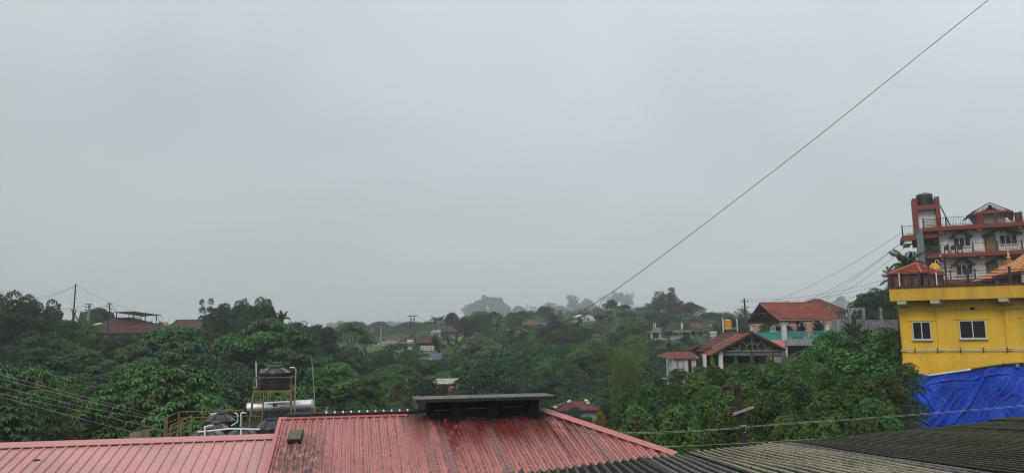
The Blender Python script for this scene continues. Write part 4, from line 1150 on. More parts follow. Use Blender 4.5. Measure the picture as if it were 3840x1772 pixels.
# roof pavilion
la, aa, ra_ = hx_(1012, 380, 1.0), hx_(1217, 258, 1.0), hx_(1445, 348, 1.0)
rp = thing('roof_pavilion', ho.p(aa[0], 3, zs[0]), 'red tiled gabled pavilion with white fretwork trim on the hotel roof', 'pavilion')
mid = (la[1] + ra_[1])/2
L3, R3, A3 = (la[0], mid), (ra_[0], mid), (aa[0], aa[1])
mb = MB()
zk = mid + .55
xkl, xkr = L3[0] + (A3[0]-L3[0])*.32, R3[0] + (A3[0]-R3[0])*.32
mb.tiled(ho.p(L3[0], .6, mid - .02), ho.p(R3[0], .6, mid - .02), ho.p(xkr, 1.5, zk), ho.p(xkl, 1.5, zk), .24, .03)
mb.tiled(ho.p(L3[0], 6, mid), ho.p(L3[0], .8, mid), ho.p(A3[0], 1.0, A3[1]), ho.p(A3[0], 6, A3[1]), .26, .03)
mb.tiled(ho.p(R3[0], .8, mid), ho.p(R3[0], 6, mid), ho.p(A3[0], 6, A3[1]), ho.p(A3[0], 1.0, A3[1]), .26, .03)
mb.build('roof', M_redtile, rp)
mb = MB(); mb.prism([ho.p(xkl + .1, 1.7, zk), ho.p(xkr - .1, 1.7, zk), ho.p(A3[0], 1.7, A3[1] - .12)], ho.Y*.1); mb.build('gable_wall', M_brown, rp)
mb = MB()
for (q, s_) in ((L3, 1), (R3, -1)):
    for i in range(14):
        t0 = .16 + .78*i/14; t1 = t0 + .035
        x0, z0 = q[0] + (A3[0]-q[0])*t0, q[1] + (A3[1]-q[1])*t0; x1, z1 = q[0] + (A3[0]-q[0])*t1, q[1] + (A3[1]-q[1])*t1
        mb.prism([ho.p(x0, .93, z0 - .03), ho.p(x1, .93, z1 - .03), ho.p(x1, .93, z1 - .42), ho.p((x0+x1)/2, .93, z1 - .5), ho.p(x0, .93, z0 - .40)], ho.Y*.04)
    mb.bar(ho.p(*[q[0] + (A3[0]-q[0])*.1], .95, q[1] + (A3[1]-q[1])*.1 - .1), ho.p(A3[0], .95, A3[1] - .12), .05, .18)
mb.build('fretwork', pm('grey_white_fretwork', (.52, .50, .50), .7, .1, 2), rp)
mb = MB(); mb.box(ho, L3[0] + .9, R3[0] - .7, 1.4, 5.5, zs[0] + .002, mid + .32); mb.build('wall', pm('pinkish_boards', (.42, .33, .31), .8, .15, 1.5), rp)
mb = MB()
for x in (L3[0] + .35, R3[0] - .35): mb.prism([ho.p(x - .45, .9, mid - .05), ho.p(x + .45, .9, mid - .05), ho.p(x + .25, .9, mid - .95), ho.p(x - .1, .9, mid - .75)], ho.Y*.3)
mb.build('side_screen', M_hood, rp)
# black tank on the tower
tc_ = ho.p((xt1 + xt2)/2 - .05, 1.35, zt2 + .002)
tank(0, 0, 0, 1.7, 1.55, 'black water tank behind railings on top of the hotel stair tower', base=tc_, ribs=4, domed=.12, group='rooftop tank')
# black chairs on the balcony
def chair(c_, label):
    ch = thing('balcony_chair', c_, label, 'chair', 'black plastic chairs on the hotel balcony')
    f = Fr(c_, 114)
    mb = MB(); mb.box(f, -.24, .24, -.22, .24, .38, .43); mb.build('seat', M_black, ch)
    mb = MB()
    n_ = 8; w_ = .27
    prof = [(-w_, .431)] + [(-w_, .70)] + [(-w_*math.cos(a_), .72 + .16*math.sin(a_)) for a_ in np.linspace(0.05, math.pi - .05, n_)] + [(w_, .70), (w_, .431)]
    mb.prism([f.p(x, -.22, z) for x, z in prof], f.Y*.05); mb.build('backrest', M_black, ch)
    for sx in (-1, 1):
        mb = MB(); mb.box(f, sx*.25 - .025, sx*.25 + .025, -.165, .22, .60, .64); mb.build('arm', M_black, ch)
        for sy in (-1, 1):
            mb = MB(); mb.bar(f.p(sx*.24, sy*.2, 0), f.p(sx*.22, sy*.18, .379), .045); mb.build('leg', M_black, ch)
for zx, l_ in ((802, 'leftmost of three black chairs on the middle hotel balcony'), (866, 'middle of three black chairs on the middle hotel balcony'), (930, 'rightmost of three black chairs on the middle hotel balcony')):
    chair(ho.p(hx_(zx, 740, .55)[0], .55, zs[1] + .001), l_)

# ================================================================ CARPORT HOUSE (teal railings)
Z5, Z4 = Zm(2740, 1100, 3.964), Zm(2440, 1100, 3.715)
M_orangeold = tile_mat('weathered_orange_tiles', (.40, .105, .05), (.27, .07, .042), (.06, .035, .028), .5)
M_teal = pm('teal_paint', (.07, .40, .36), .5, .12, 2, (.05, .2, .2), .3, 2)
cf = Fr(at(2920, 1197.5, 95), 87.5)
carp = thing('carport', cf.p(4, 3, -3), 'raised carport with an orange tiled roof, white pillars and teal railings', 'carport')
xh = cf.pix(3160, 1195.5)[0]; WY = 11.5
zrg = cf.pix(2852, 1138, WY/2)[1]; xr0 = -.15; xr1 = cf.pix(3068, 1136, WY/2)[0]
E0, E1 = cf.p(0, 0, 0), cf.p(xh, 0, 0); B0, B1 = cf.p(0, WY, 0), cf.p(xh, WY, 0); R0_, R1_ = cf.p(xr0, WY/2, zrg), cf.p(xr1, WY/2, zrg)
mb = MB(); mb.tiled(E0, E1, R1_, R0_, .30, .04); mb.tiled(B1, B0, R0_, R1_, .30, .04); mb.tiled(E1, B1, R1_, R1_, .30, .04); mb.build('roof', M_orangeold, carp)
mb = MB(); mb.tube([R0_ + cf.Z*.09, R1_ + cf.Z*.09], .11, 8); mb.tube([R1_ + cf.Z*.09, E1 + cf.Z*.08], .10, 8); mb.build('ridge_tiles', pm('dark_ridge_tiles', (.17, .05, .035), .8, .3, 3), carp)
mb = MB(); mb.bar(E0 + cf.Z*.0, R0_ + cf.Z*.02, .12, .16); mb.build('barge_board', pm('worn_red_board', (.26, .08, .055), .8, .3, 3), carp)
mb = MB(); mb.bar(B0, R0_, .1, .16); mb.bar(B0 + cf.X*.8 - cf.Z*.1, cf.p(.9, WY/2, zrg - .15), .08, .12); mb.bar(cf.p(.1, 1.6, zrg*.45), cf.p(.1, WY - 1.6, zrg*.45), .1, .12)
for k in range(6):
    x = 1.5 + k*1.5; mb.bar(cf.p(x, .1, -.06), cf.p(x, WY/2, zrg - .1), .08, .1); mb.bar(cf.p(x, WY - .1, -.06), cf.p(x, WY/2, zrg - .1), .08, .1)
mb.bar(cf.p(.2, .3, -.12), cf.p(xh - .3, .3, -.12), .1, .14); mb.bar(cf.p(.2, WY - .3, -.12), cf.p(xh - .3, WY - .3, -.12), .1, .14)
mb.build('rafters', pm('dusty_rafters', (.10, .075, .065), .85, .3, 2), carp)
mb = MB(); mb.bar(cf.p(.0, -.06, -.06), cf.p(xh, -.06, -.06), .1, .1); mb.build('gutter', M_grey, carp)
zdk = cf.pix(2943, 1272.5)[1]; zbm = cf.pix(2943, 1295)[1]
def pillar(x, y, w_, z0, root=carp):
    f = cf
    mb = MB(); mb.box(f, x - w_/2, x + w_/2, y, y + w_, z0, -.55); mb.box(f, x - w_*.62, x + w_*.62, y - w_*.12, y + w_*1.12, -.549, -.47); mb.box(f, x - w_*.78, x + w_*.78, y - w_*.25, y + w_*1.25, -.469, -.38); mb.build('pillar', M_white, root)
    mb = MB(); mb.box(f, x - .06, x + .06, y + w_/2 - .06, y + w_/2 + .06, -.379, .1); mb.build('pillar_stub', M_conc, root)
xp = cf.pix(2943, 1240, .3)[0]; pillar(xp, .3, .48, zdk + .002)
xq = cf.pix(3104, 1230, .3)[0]; pillar(xq, .3, .48, zdk + .002)
pillar(.45, WY - 1.0, .48, zdk + .002)
mb = MB(); mb.box(cf, .15, xh + 1.5, .1, WY + 2, zbm, zdk); mb.build('deck', M_grey, carp)
mb = MB(); mb.box(cf, xp - .25, xp + .2, .3, .7, zbm - 4.5, zbm - .002); mb.build('lower_pillar', M_white, carp)
mb = MB(); mb.box(cf, .3, xh + 1.4, 3.5, WY + 1.9, zbm - 4.5, zbm - .002); mb.build('lower_wall', M_darkconc, carp)
mb = MB(); mb.bar(cf.p(1.6, .8, zbm - 1.2), cf.p(4.6, 1.6, zbm - .05), .12); mb.build('stair_rail', M_conc, carp)
mb = MB(); mb.box(cf, xq - .2, xh + 2.2, .32, .9, zbm - 2, zbm + 1.1); mb.build('end_wall', M_conc, carp)
def teal_panel(a_, b_, z0, h, n_, nm):
    mb = MB(); d = (b_ - a_)
    mb.bar(a_ + cf.Z*(z0 + h), b_ + cf.Z*(z0 + h), .06, .08); mb.bar(a_ + cf.Z*(z0 + .06), b_ + cf.Z*(z0 + .06), .06, .08)
    for k in range(n_ + 1):
        p = a_ + d*k/n_; mb.bar(p + cf.Z*(z0 + .1), p + cf.Z*(z0 + h - .04), .085, .03, up=(0, 1, 0))
    for k in range(4):
        p = a_ + d*(k + .5)/4; mb.bar(p + cf.Z*(z0 - .05), p + cf.Z*(z0 + .06), .06)
    return mb.build(nm, M_teal, carp)
zr_h = cf.pix(2955, 1242)[1] - zdk
O0 = Vector(cf.O); z0_ = zdk
A_ = cf.p(xp + .26, .5, 0); B_ = cf.p(xq - .26, .5, 0); teal_panel(A_, B_, z0_, zr_h, 22, 'railing')
A_ = cf.p(xp - .1, .8, 0); B_ = cf.p(.45, WY - 1.0, 0); teal_panel(A_, B_, z0_, zr_h, 44, 'railing')
# lean-to pink tile strip left of the deck
lt = MB(); p0, p1, p2, p3 = at(2878, 1274, 93.5), at(2943, 1273, 93.5), at(2943, 1301, 91.5), at(2925, 1301, 91.5)
lt.prism([p0, p1, p2, p3], Vector((0, .1, -.12))); lt.build('lean_to_roof', pm('pink_sheet', (.40, .14, .12), .6, .2, 2), carp)
# parked car under the carport
M_car = pm('white_car_paint', (.62, .63, .64), .25, .05, 1, bmp=0, spec=.6)
M_carglass = pm('car_glass', (.02, .025, .03), .06, .1, 1, bmp=0, spec=.8)
car = thing('parked_car', cf.p(3, 4.8, zdk + .002), 'white off-road car parked under the orange tiled carport', 'car')
kf = Fr(cf.p(cf.pix(2903, 1240, 4.0)[0], 4.0, zdk + .002), 88)
mb = MB(); prof = [(0, .45), (0, 1.0), (.05, 1.08), (2.7, 1.1), (3.9, 1.02), (4.1, .9), (4.15, .5), (4.0, .38), (.1, .38)]
mb.prism([kf.p(x, 0, z) for x, z in prof], kf.Y*1.7); mb.build('body', M_car, car)
mb = MB(); prof = [(.05, 1.101), (.2, 1.78), (.35, 1.84), (2.0, 1.84), (2.25, 1.76), (2.85, 1.111)]
mb.prism([kf.p(x, .08, z) for x, z in prof], kf.Y*1.54); mb.build('cabin', M_car, car)
for prof in ([(.22, 1.2), (.32, 1.70), (.86, 1.70), (.86, 1.2)], [(.98, 1.2), (.98, 1.70), (1.62, 1.70), (1.62, 1.2)], [(1.72, 1.2), (1.72, 1.70), (2.1, 1.70), (2.6, 1.2)]):
    mb = MB(); mb.prism([kf.p(x, .07, z) for x, z in prof], kf.Y*.02); mb.build('window', M_carglass, car)
mb = MB(); mb.prism([kf.p(.06, .2, 1.2), kf.p(.06, 1.5, 1.2), kf.p(.19, 1.5, 1.72), kf.p(.19, .2, 1.72)], kf.X*-.015); mb.build('rear_window', M_carglass, car)
for x in (.75, 3.3):
    for y in (.08, 1.5):
        c_ = kf.p(x, y, .36); w_ = MB(); w_.lathe(c_, [(.3, 0), (.36, .03), (.36, .16), (.3, .19)], 20, (kf.X, kf.Z, kf.Y)); wh = w_.build('wheel', M_black, car, 40)
        MB().lathe(c_ - kf.Y*.012, [(.2, 0), (.2, .01), (.05, .02)], 14, (kf.X, kf.Z, kf.Y)).build('rim', M_steel, wh, 40)
for y in (.2, 1.3): mb = MB(); mb.box(kf, 4.08, 4.17, y, y + .25, .7, .85); mb.build('headlight', M_whitep, car)

# peach house behind the carport
def hip_house(name, px0, px1, pye, pyr, D, az, depth, rmat, wmat, label, cat='house', frac=.35, wall_h=3.0, ridge=None, nwin=2, group=None, over=.5, course=.34, door=False):
    f = Fr(at(px0, pye, D), az)
    x1 = f.pix(px1, pye)[0]; zr_ = f.pix((px0 + px1)/2, pyr, depth/2)[1]
    t_ = thing(name, f.p(x1/2, depth/2, -wall_h), label, cat, group)
    a_ = x1*frac
    if ridge: r0, r1 = f.pix(ridge[0], pyr, depth/2)[0], f.pix(ridge[1], pyr, depth/2)[0]
    else: r0, r1 = a_, x1 - a_
    P = [f.p(0, 0, 0), f.p(x1, 0, 0), f.p(x1, depth, 0), f.p(0, depth, 0)]; Q = [f.p(r0, depth/2, zr_), f.p(r1, depth/2, zr_)]
    mb = MB(); mb.tiled(P[0], P[1], Q[1], Q[0], course); mb.tiled(P[2], P[3], Q[0], Q[1], course); mb.tiled(P[1], P[2], Q[1], Q[1], course); mb.tiled(P[3], P[0], Q[0], Q[0], course)
    rf_ = mb.build('roof', rmat, t_)
    mb = MB(); up = f.Z*.08
    for q in ((Q[0], Q[1]), (P[0], Q[0]), (P[1], Q[1])): mb.tube([q[0] + up, q[1] + up], .11, 6)
    mb.build('ridge_tiles', rmat, rf_)
    mb = MB(); mb.box(f, over, x1 - over, over, depth - over, -wall_h, -.03); mb.build('wall', wmat, t_)
    for k in range(nwin):
        xc = over + (x1 - 2*over)*(k + .5)/nwin; ww = min(.6, (x1 - 2*over)/nwin*.3)
        w_ = MB(); w_.box(f, xc - ww, xc + ww, over - .05, over - .004, -1.7, -.65); wd = w_.build('window', M_white, t_)
        w_ = MB(); w_.box(f, xc - ww + .08, xc + ww - .08, over - .06, over - .051, -1.62, -.73); w_.build('pane', M_glass, wd)
    return t_, f, x1, zr_
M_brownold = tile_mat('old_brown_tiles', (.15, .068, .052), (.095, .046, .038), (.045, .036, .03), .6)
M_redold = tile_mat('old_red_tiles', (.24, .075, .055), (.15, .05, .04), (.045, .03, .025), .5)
M_peach = pm('peach_wall', (.47, .26, .19), .8, .12, 1)
M_cream = pm('cream_wall', (.42, .40, .34), .85, .15, 1, (.2, .19, .16), .5)
M_paleb = pm('pale_blue_wall', (.34, .38, .44), .85, .15, 1, (.2, .2, .2), .5)
hip_house('peach_house', 2948, 3190, 1169, 1124, 116, 72, 10, M_redold, M_peach, 'peach walled house with a dull red hip roof behind the carport', ridge=(3052, 3074), wall_h=4.2, nwin=3)
M_potleaf = None
for k, (px, l_) in enumerate(((2952, 'paler orange water tank peeking over the left part of the carport ridge'), (3023, 'bright orange water tank peeking over the carport ridge beside the dull red roof'))):
    tk = tank(px, 1128 + k*-1, 122, 22/2847*122*(1 - .1*k), 1.3, l_, mat=M_ytank, ribs=2, domed=.35, group='orange tanks behind the carport')
    for sx in (-1, 1):
        for sy in (-1, 1):
            mb = MB(); mb.bar(tk.location + Vector((sx*.3, sy*.3, -3.8)), tk.location + Vector((sx*.3, sy*.3, -.002)), .08); mb.build('stand_leg', M_iron, tk)

# ================================================================ LOWER GABLE HOUSE
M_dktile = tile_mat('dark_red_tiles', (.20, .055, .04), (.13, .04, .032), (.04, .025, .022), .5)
gf = Fr(at(2698, 1315, 75), 88)
gh = thing('gable_house', gf.p(3, 4, -4), 'white house with an orange tiled gable roof and a semicircular iron grille in its gable', 'house')
def g(px, py, y=0): return gf.pix(px, py, y)
gaX, gaZ = g(2820, 1247.5, -.3); glX, glZ = g(2662, 1333, -.3); grX, grZ = g(2946, 1310, -.3)
sl = (gaZ - glZ)/(gaX - glX)
def slopes(mb, y0, y1, dz=0, trim=0):
    a_, b_ = gf.p(gaX, y0, gaZ + dz), gf.p(gaX, y1, gaZ + dz)
    l0, l1 = gf.p(glX + trim, y0, glZ + dz + trim*sl), gf.p(glX + trim, y1, glZ + dz + trim*sl); r0, r1 = gf.p(grX, y0, grZ + dz), gf.p(grX, y1, grZ + dz)
    mb.tiled(l1, l0, a_, b_, .34, .04); mb.tiled(r0, r1, b_, a_, .34, .04)
mb = MB(); slopes(mb, -.35, 3.3); mb.build('roof', M_orangeold, gh)
mb = MB(); slopes(mb, 3.5, 8.6, .10, .5); mb.build('roof', M_dktile, gh)
mb = MB(); mb.hexa([gf.p(x, y, z) for z in (-.02, .12) for x, y in ((0, 0),)] * 0 or [gf.p(glX + .9, 3.28, glZ + .9*sl + .02), gf.p(glX + .9, 3.5, glZ + .9*sl + .02), gf.p(gaX, 3.5, gaZ + .02), gf.p(gaX, 3.28, gaZ + .02), gf.p(glX + .9, 3.28, glZ + .9*sl + .14), gf.p(glX + .9, 3.5, glZ + .9*sl + .14), gf.p(gaX, 3.5, gaZ + .14), gf.p(gaX, 3.28, gaZ + .14)]); mb.build('parting_strip', M_conc, gh)
mb = MB(); mb.bar(gf.p(glX, -.38, glZ - .02), gf.p(gaX, -.38, gaZ - .0), .1, .2); mb.bar(gf.p(gaX, -.38, gaZ), gf.p(grX, -.38, grZ - .02), .1, .2); mb.build('barge_board', M_brown, gh)
mb = MB(); mb.tube([gf.p(gaX, -.35, gaZ + .1), gf.p(gaX, 8.6, gaZ + .16)], .1, 8); mb.build('ridge_tiles', M_dktile, gh)
zbm0 = 0.0; zbm1 = g(2698, 1333)[1]; xR = g(2944, 1312)[0]
mb = MB(); mb.box(gf, -.1, xR, -.05, .05, -.06, .05); mb.build('tie_beam', M_conc, gh)
mb = MB(); mb.box(gf, .1, xR, .1, .4, zbm1, -.061); mb.build('beam', pm('dark_grey_beam', (.13, .13, .125), .9, .2, 1), gh)
xc0, xc1 = g(2694, 1320)[0], g(2708, 1320)[0]; zc = g(2700, 1366)[1]
mb = MB(); mb.box(gf, xc0, xc1, -.15, .25, zc - 2.5, -.002); mb.build('column', M_white, gh)
mb = MB(); mb.box(gf, xR - .3, xR, -.1, .3, zc - 2.5, -.062); mb.build('column', M_grey, gh)
zlw = g(2710, 1360)[1]
mb = MB(); mb.box(gf, xc1 + .002, xR - .302, 0, .25, zc - 2.5, zlw); mb.build('parapet', M_darkconc, gh)
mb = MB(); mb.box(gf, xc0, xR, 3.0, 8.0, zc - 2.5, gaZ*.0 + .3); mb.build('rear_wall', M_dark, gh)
mb = MB(); mb.box(gf, g(2880, 1340)[0], xR - .31, .26, 2.99, zc - 2.5, zbm1 - .003); mb.build('side_wall', M_grey, gh)
xs0, xs1 = g(2638, 1335, .6)[0], g(2649, 1335, .6)[0]
mb = MB(); mb.box(gf, xs0, xs1, .6, .95, zc - 2.5, -.35); mb.build('column', M_white, gh)
mb = MB(); mb.box(gf, xs0 + .1, xc0 - .002, 2.0, 7.9, zc - 2.5, -.5); mb.build('side_wall', M_darkconc, gh)
# iron grille in the gable
def arc(mb, r, n_=18, y=-.08, w_=.05):
    cxg = gaX + .02
    pts = [gf.p(cxg + r*math.cos(a_), y, .05 + r*math.sin(a_)) for a_ in np.linspace(0, math.pi, n_)]
    for a_, b_ in zip(pts, pts[1:]): mb.bar(a_, b_, w_)
mb = MB(); arc(mb, 1.30); arc(mb, .66)
for a_ in (R(90), R(42), R(138)): mb.bar(gf.p(gaX + .02 + (.66 if a_ != R(90) else 0)*math.cos(a_), -.08, .05 + (.66*math.sin(a_) if a_ != R(90) else 0)), gf.p(gaX + .02 + 1.30*math.cos(a_)*(1.0 if a_ != R(90) else 0), -.08, .05 + (1.30*math.sin(a_) if a_ != R(90) else gaZ - .25)), .05)
for q, e in ((glX + 1.15, 1), (grX - .55, -1)): mb.bar(gf.p(gaX + .02 + (-1.30 if e > 0 else 1.30)*1.0, -.08, .08), gf.p(gaX + (-1 if e > 0 else 1)*2.6, -.08, .62), .05)
mb.bar(gf.p(gaX - .55, -.08, 1.3), gf.p(gaX + .55, -.08, 1.3), .05)
mb.build('iron_grille', pm('grey_iron_grille', (.19, .20, .19), .6, .2, 3), gh)
mb = MB(); mb.prism([gf.p(glX + 1.3, .06, .06), gf.p(xR, .06, .06), gf.p(grX - .2, .06, .1), gf.p(gaX, .06, gaZ - .25)], gf.Y*.1); mb.build('gable_panel', pm('dark_olive_board', (.020, .021, .018), .9, .25, 1), gh)
mb = MB(); mb.tube([gf.p(grX - .15, -.2, grZ - .1), gf.p(grX - .02, -.2, grZ - .5), gf.p(grX + .05, -.2, grZ - 1.6)], .05, 8); mb.build('downpipe', M_conc, gh)
# lower ridge behind at the left
rbk = MB(); q0, q1, q2, q3 = at(2545, 1318, 82), at(2600, 1296, 84), at(2642, 1290, 84), at(2585, 1316, 80)
rbk.tiled(q0, q3, q2, q1, .34); rbk.build('low_roof', M_dktile, gh)
# shed
sh = Fr(at(2526, 1345, 71), 88)
shd = thing('garden_shed', sh.p(1.5, 1.5, -2.6), 'small white shed with a rust-red corrugated sheet roof, left of the gable house', 'shed')
M_rust = pm('rust_red_sheet', (.145, .035, .032), .55, .35, 2, (.26, .12, .10), .35, 2)
sx1, _ = sh.pix(2616, 1344); szr = sh.pix(2498, 1319, 1.5)[1]; sxr = sh.pix(2498, 1319, 1.5)[0]; sxr1 = sh.pix(2590, 1319, 1.5)[0]
def corr(mb, A, B, C, D, n_=26, h=.03):
    A, B, C, D = map(Vector, (A, B, C, D)); nn = (B-A).cross(D-A).normalized(); nn = nn if nn.z > 0 else -nn
    for i in range(n_):
        for k, (h0_, h1_) in enumerate(((0, h), (h, 0))):
            t0, t1 = (i + k*.5)/n_, (i + k*.5 + .5)/n_
            mb.poly([A.lerp(B, t0) + nn*h0_, A.lerp(B, t1) + nn*h1_, D.lerp(C, t1) + nn*h1_, D.lerp(C, t0) + nn*h0_])
mb = MB(); corr(mb, sh.p(0, 0, 0), sh.p(sx1, 0, .02), sh.p(sxr1, 1.5, szr), sh.p(sxr, 1.5, szr)); corr(mb, sh.p(sx1, 3, 0), sh.p(0, 3, 0), sh.p(sxr, 1.5, szr), sh.p(sxr1, 1.5, szr))
mb.poly([sh.p(sxr, 1.5, szr), sh.p(-1.3, 1.7, .25), sh.p(0, 0, -.01)]); mb.poly([sh.p(sxr1, 1.5, szr), sh.p(sx1, 0, 0), sh.p(sx1 + .6, 1.6, .1)])
mb.build('roof', M_rust, shd)
mb = MB(); mb.box(sh, -.05, sx1 - .1, .25, 2.8, -3.2, -.03); mb.build('wall', pm('stained_white_wall', (.50, .50, .48), .8, .2, 1, (.2, .2, .18), .6, 1.2, .25), shd)
d0, d1 = sh.pix(2580, 1350, .24)[0], sh.pix(2592, 1350, .24)[0]
mb = MB(); mb.box(sh, d0, d1, .2, .245, -1.25, -.06); mb.build('door', M_dark, shd)
for x, xb in ((.25, .55), (.85, .85), (-1.2, -1.1)):
    mb = MB(); mb.bar(sh.p(x, .0, -.02), sh.p(xb, -.1, -1.6), .05); mb.build('prop', M_iron, shd)
mb = MB(); mb.tube([sh.p(-1.1, .2, -1.75), sh.p(.2, .1, -1.85)], .035, 6); mb.build('water_pipe', M_whitep, shd)

# yellow tank with two white posts, wrapped drum
ty = Fr(at(2735, 1232, 92), 88)
tpy = thing('tank_tower', ty.p(0, .6, -4), 'low tower with two white posts carrying a yellow tank, behind the gable house', 'tank stand')
for px, p_t in ((2710, 1191), (2763, 1194)):
    mb = MB(); a_ = ty.pix(px, p_t); mb.tube([ty.p(a_[0], 0, a_[1]), ty.p(a_[0], 0, -3.4)], .07, 8); mb.build('white_post', M_white, tpy)
a_ = ty.pix(2710, 1232); b_ = ty.pix(2763, 1231)
mb = MB(); mb.bar(ty.p(a_[0] + .08, 0, a_[1]), ty.p(b_[0] - .08, 0, a_[1] + .02), .07); mb.build('cross_rail', M_white, tpy)
mb = MB(); mb.box(ty, -.65, .65, .1, 1.3, -.1, -.0); mb.build('platform', M_iron, tpy)
for sx in (-.5, .5):
    for sy in (.2, 1.2): mb = MB(); mb.bar(ty.p(sx, sy, -3.6), ty.p(sx, sy, -.101), .12); mb.build('leg', M_iron, tpy)
yt2 = tank(0, 0, 0, 32/2847*92, ty.pix(2735, 1195)[1] - .002, 'ribbed yellow water tank between two white posts, behind the gable house', mat=M_ytank, base=ty.p(0, .6, .002), ribs=5, domed=.14, group='yellow water tanks')
wd_ = at(2675, 1243, 88); WH = 2.6
wdr = MB(); wdr.lathe(wd_ - Vector((0, 0, WH)), [(.30, 0), (.30, WH - .62), (.42, WH - .5), (.36, WH - .36), (.44, WH - .22), (.47, WH - .1), (.40, WH), (.1, WH + .06)], 16)
one('wrapped_drum', wdr, pm('grey_white_cloth', (.46, .47, .48), .8, .25, 3, (.2, .2, .2), .5, 4), 'grey-white cloth wrapped drum on a white pillar behind the dark tiles', 'drum', None, 50)

# stone wall with picket fence on the right
wf = Fr(at(3125, 1199, 88), 82)
sw_ = thing('stone_wall', wf.p(4, 0, -3), 'grey-lavender stone retaining wall below the black picket fence', 'wall')
M_stone, t, b = _base('rubble_stone')
c = N(t, 'ShaderNodeTexCoord').outputs['Object']
vo = N(t, 'ShaderNodeTexVoronoi', feature='DISTANCE_TO_EDGE', in_={'Scale': 2.2}); lk(t, c, vo.inputs['Vector'])
n1 = noise(t, c, 2, 5, .6)
cc = mix(t, rng(t, n1, .35, .65), (.12, .12, .145), (.24, .235, .27)); cc = mix(t, rng(t, vo.outputs[0], .06, .0), cc, (.05, .05, .05))
lk(t, cc, b.inputs['Base Color']); b.inputs['Roughness'].default_value = .9; bump(t, b, vo.outputs[0], .6, .1)
xe2 = wf.pix(3400, 1195)[0]; xp2 = wf.pix(3236, 1198)[0]
mb = MB(); mb.box(wf, 0, xp2, .0, .5, -3.2, .06); mb.build('plastered_section', pm('lavender_plaster', (.22, .21, .255), .9, .25, 1, (.08, .08, .085), .6, 1.2, .3), sw_)
mb = MB(); mb.box(wf, xp2 + .002, xe2 + 3, .05, .55, -3.2, .0); mb.build('stone_section', M_stone, sw_)
mb = MB(); x = wf.pix(3143, 1225, -.3)[0]; mb.box(wf, x - .1, x + .1, -.3, -.1, -2.4, -.35); mb.build('marker_post', M_grey, sw_)
fc = thing('picket_fence', wf.p(5, .3, .06), 'black iron picket fence with pale concrete posts on top of the stone wall', 'fence')
xs4 = [wf.pix(px, 1180, .25)[0] for px in (3137, 3184, 3238, 3303, 3372)]
hf = wf.pix(3238, 1160, .25)[1]
for k, x in enumerate(xs4):
    if k == 0: continue
    mb = MB(); mb.box(wf, x - .13, x + .13, .12, .38, .061, hf + .25); mb.build('post', M_conc, fc)
for x0, x1 in zip(xs4, xs4[1:]):
    mb = MB(); n_ = int((x1 - x0)/.13)
    for z in (.25, hf): mb.bar(wf.p(x0 + .14, .25, z), wf.p(x1 - .14, .25, z), .05)
    for k in range(n_): mb.bar(wf.p(x0 + .14 + (x1-x0-.28)*k/(n_-1), .25, .15), wf.p(x0 + .14 + (x1-x0-.28)*k/(n_-1), .25, hf), .04)
    mb.build('picket_panel', M_iron, fc)
# ================================================================ LEFT RIDGE
Zl, Zl2, Zc, Zh = Zm(0, 1020, 4.246), Zm(300, 1100, 4.684), Zm(1240, 1120, 3.963), Zm(1740, 1060, 4.404)
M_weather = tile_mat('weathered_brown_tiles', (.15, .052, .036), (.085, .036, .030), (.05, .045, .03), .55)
hip_house('tiled_house', 300, 646, 1251, 1192.5, 138, 92, 11, M_weather, M_darkconc, 'house with a large weathered brown tiled hip roof below the dark shade canopy', ridge=(420, 499), wall_h=3.2, nwin=0)  # both tiled houses: shade under the eaves put into a dark wall colour
hip_house('tiled_house', 612, 850, 1252, 1200, 150, 90, 11, M_weather, M_darkconc, 'house with a brown tiled roof half hidden by dark trees, right of two rooftop tanks', ridge=(661, 812), wall_h=3.2, nwin=0)
pw = MB(); f_ = Fr(at(347, 1217, 139), 90); x1 = f_.pix(372, 1211)[0]
pw.prism([f_.p(0, 0, 0), f_.p(x1, 0, f_.pix(372, 1213)[1]), f_.p(x1, 1.2, f_.pix(372, 1211)[1] + .1), f_.p(.3, 1.2, .35)], (0, 0, -.08))
one('porch_sheet', pw, M_whitep, 'small white roofing sheet at the left edge of the weathered brown roof', 'roofing sheet')
# dark canopy on posts
CT = thing('shade_canopy', at(500, 1200, 146), 'dark thin shade canopy on slender posts above the weathered tiled roof', 'canopy')
L_, T_, R__, B_ = at(*Zl2(588, 322), 142), at(*Zl2(940, 309), 139), at(*Zl2(1432, 375), 143), at(*Zl2(1055, 384), 149)
mb = MB(); mb.prism([L_, T_, R__, B_], (0, 0, -.1)); mb.build('sheet', pm('dark_slate_sheet', (.055, .055, .075), .6, .2, 1), CT)
for zx, zy0, zy1, D in ((645, 330, 435, 142.5), (865, 358, 435, 145.5), (938, 316, 440, 140.5), (1075, 386, 470, 148), (1147, 384, 495, 145.5), (1345, 381, 560, 143.5)):
    a_, b_ = at(*Zl2(zx, zy0), D), at(*Zl2(zx, zy1), D)
    mb = MB(); mb.bar(a_, Vector((a_.x, a_.y, b_.z - 1.2)), .13); mb.build('post', M_iron, CT)
mb = MB(); mb.bar(at(*Zl2(1005, 408), 146), at(*Zl2(1200, 388), 146), .1); mb.bar(at(*Zl2(945, 395), 146), at(*Zl2(1075, 460), 146), .1)
mb.build('stair_rail', M_iron, CT)
tb_ = thing('terrace_house', at(600, 1225, 152) - Vector((0, 0, 3)), 'pale flat roofed house between the two brown roofs, carrying two water tanks', 'house')
f_ = Fr(at(560, 1224, 151), 90); x1 = f_.pix(652, 1222)[0]
mb = MB(); mb.box(f_, -1.5, x1, 0, 6, -5, 0); mb.build('wall', M_cream, tb_)
a_ = f_.pix(548, 1206); b_ = f_.pix(579, 1216)
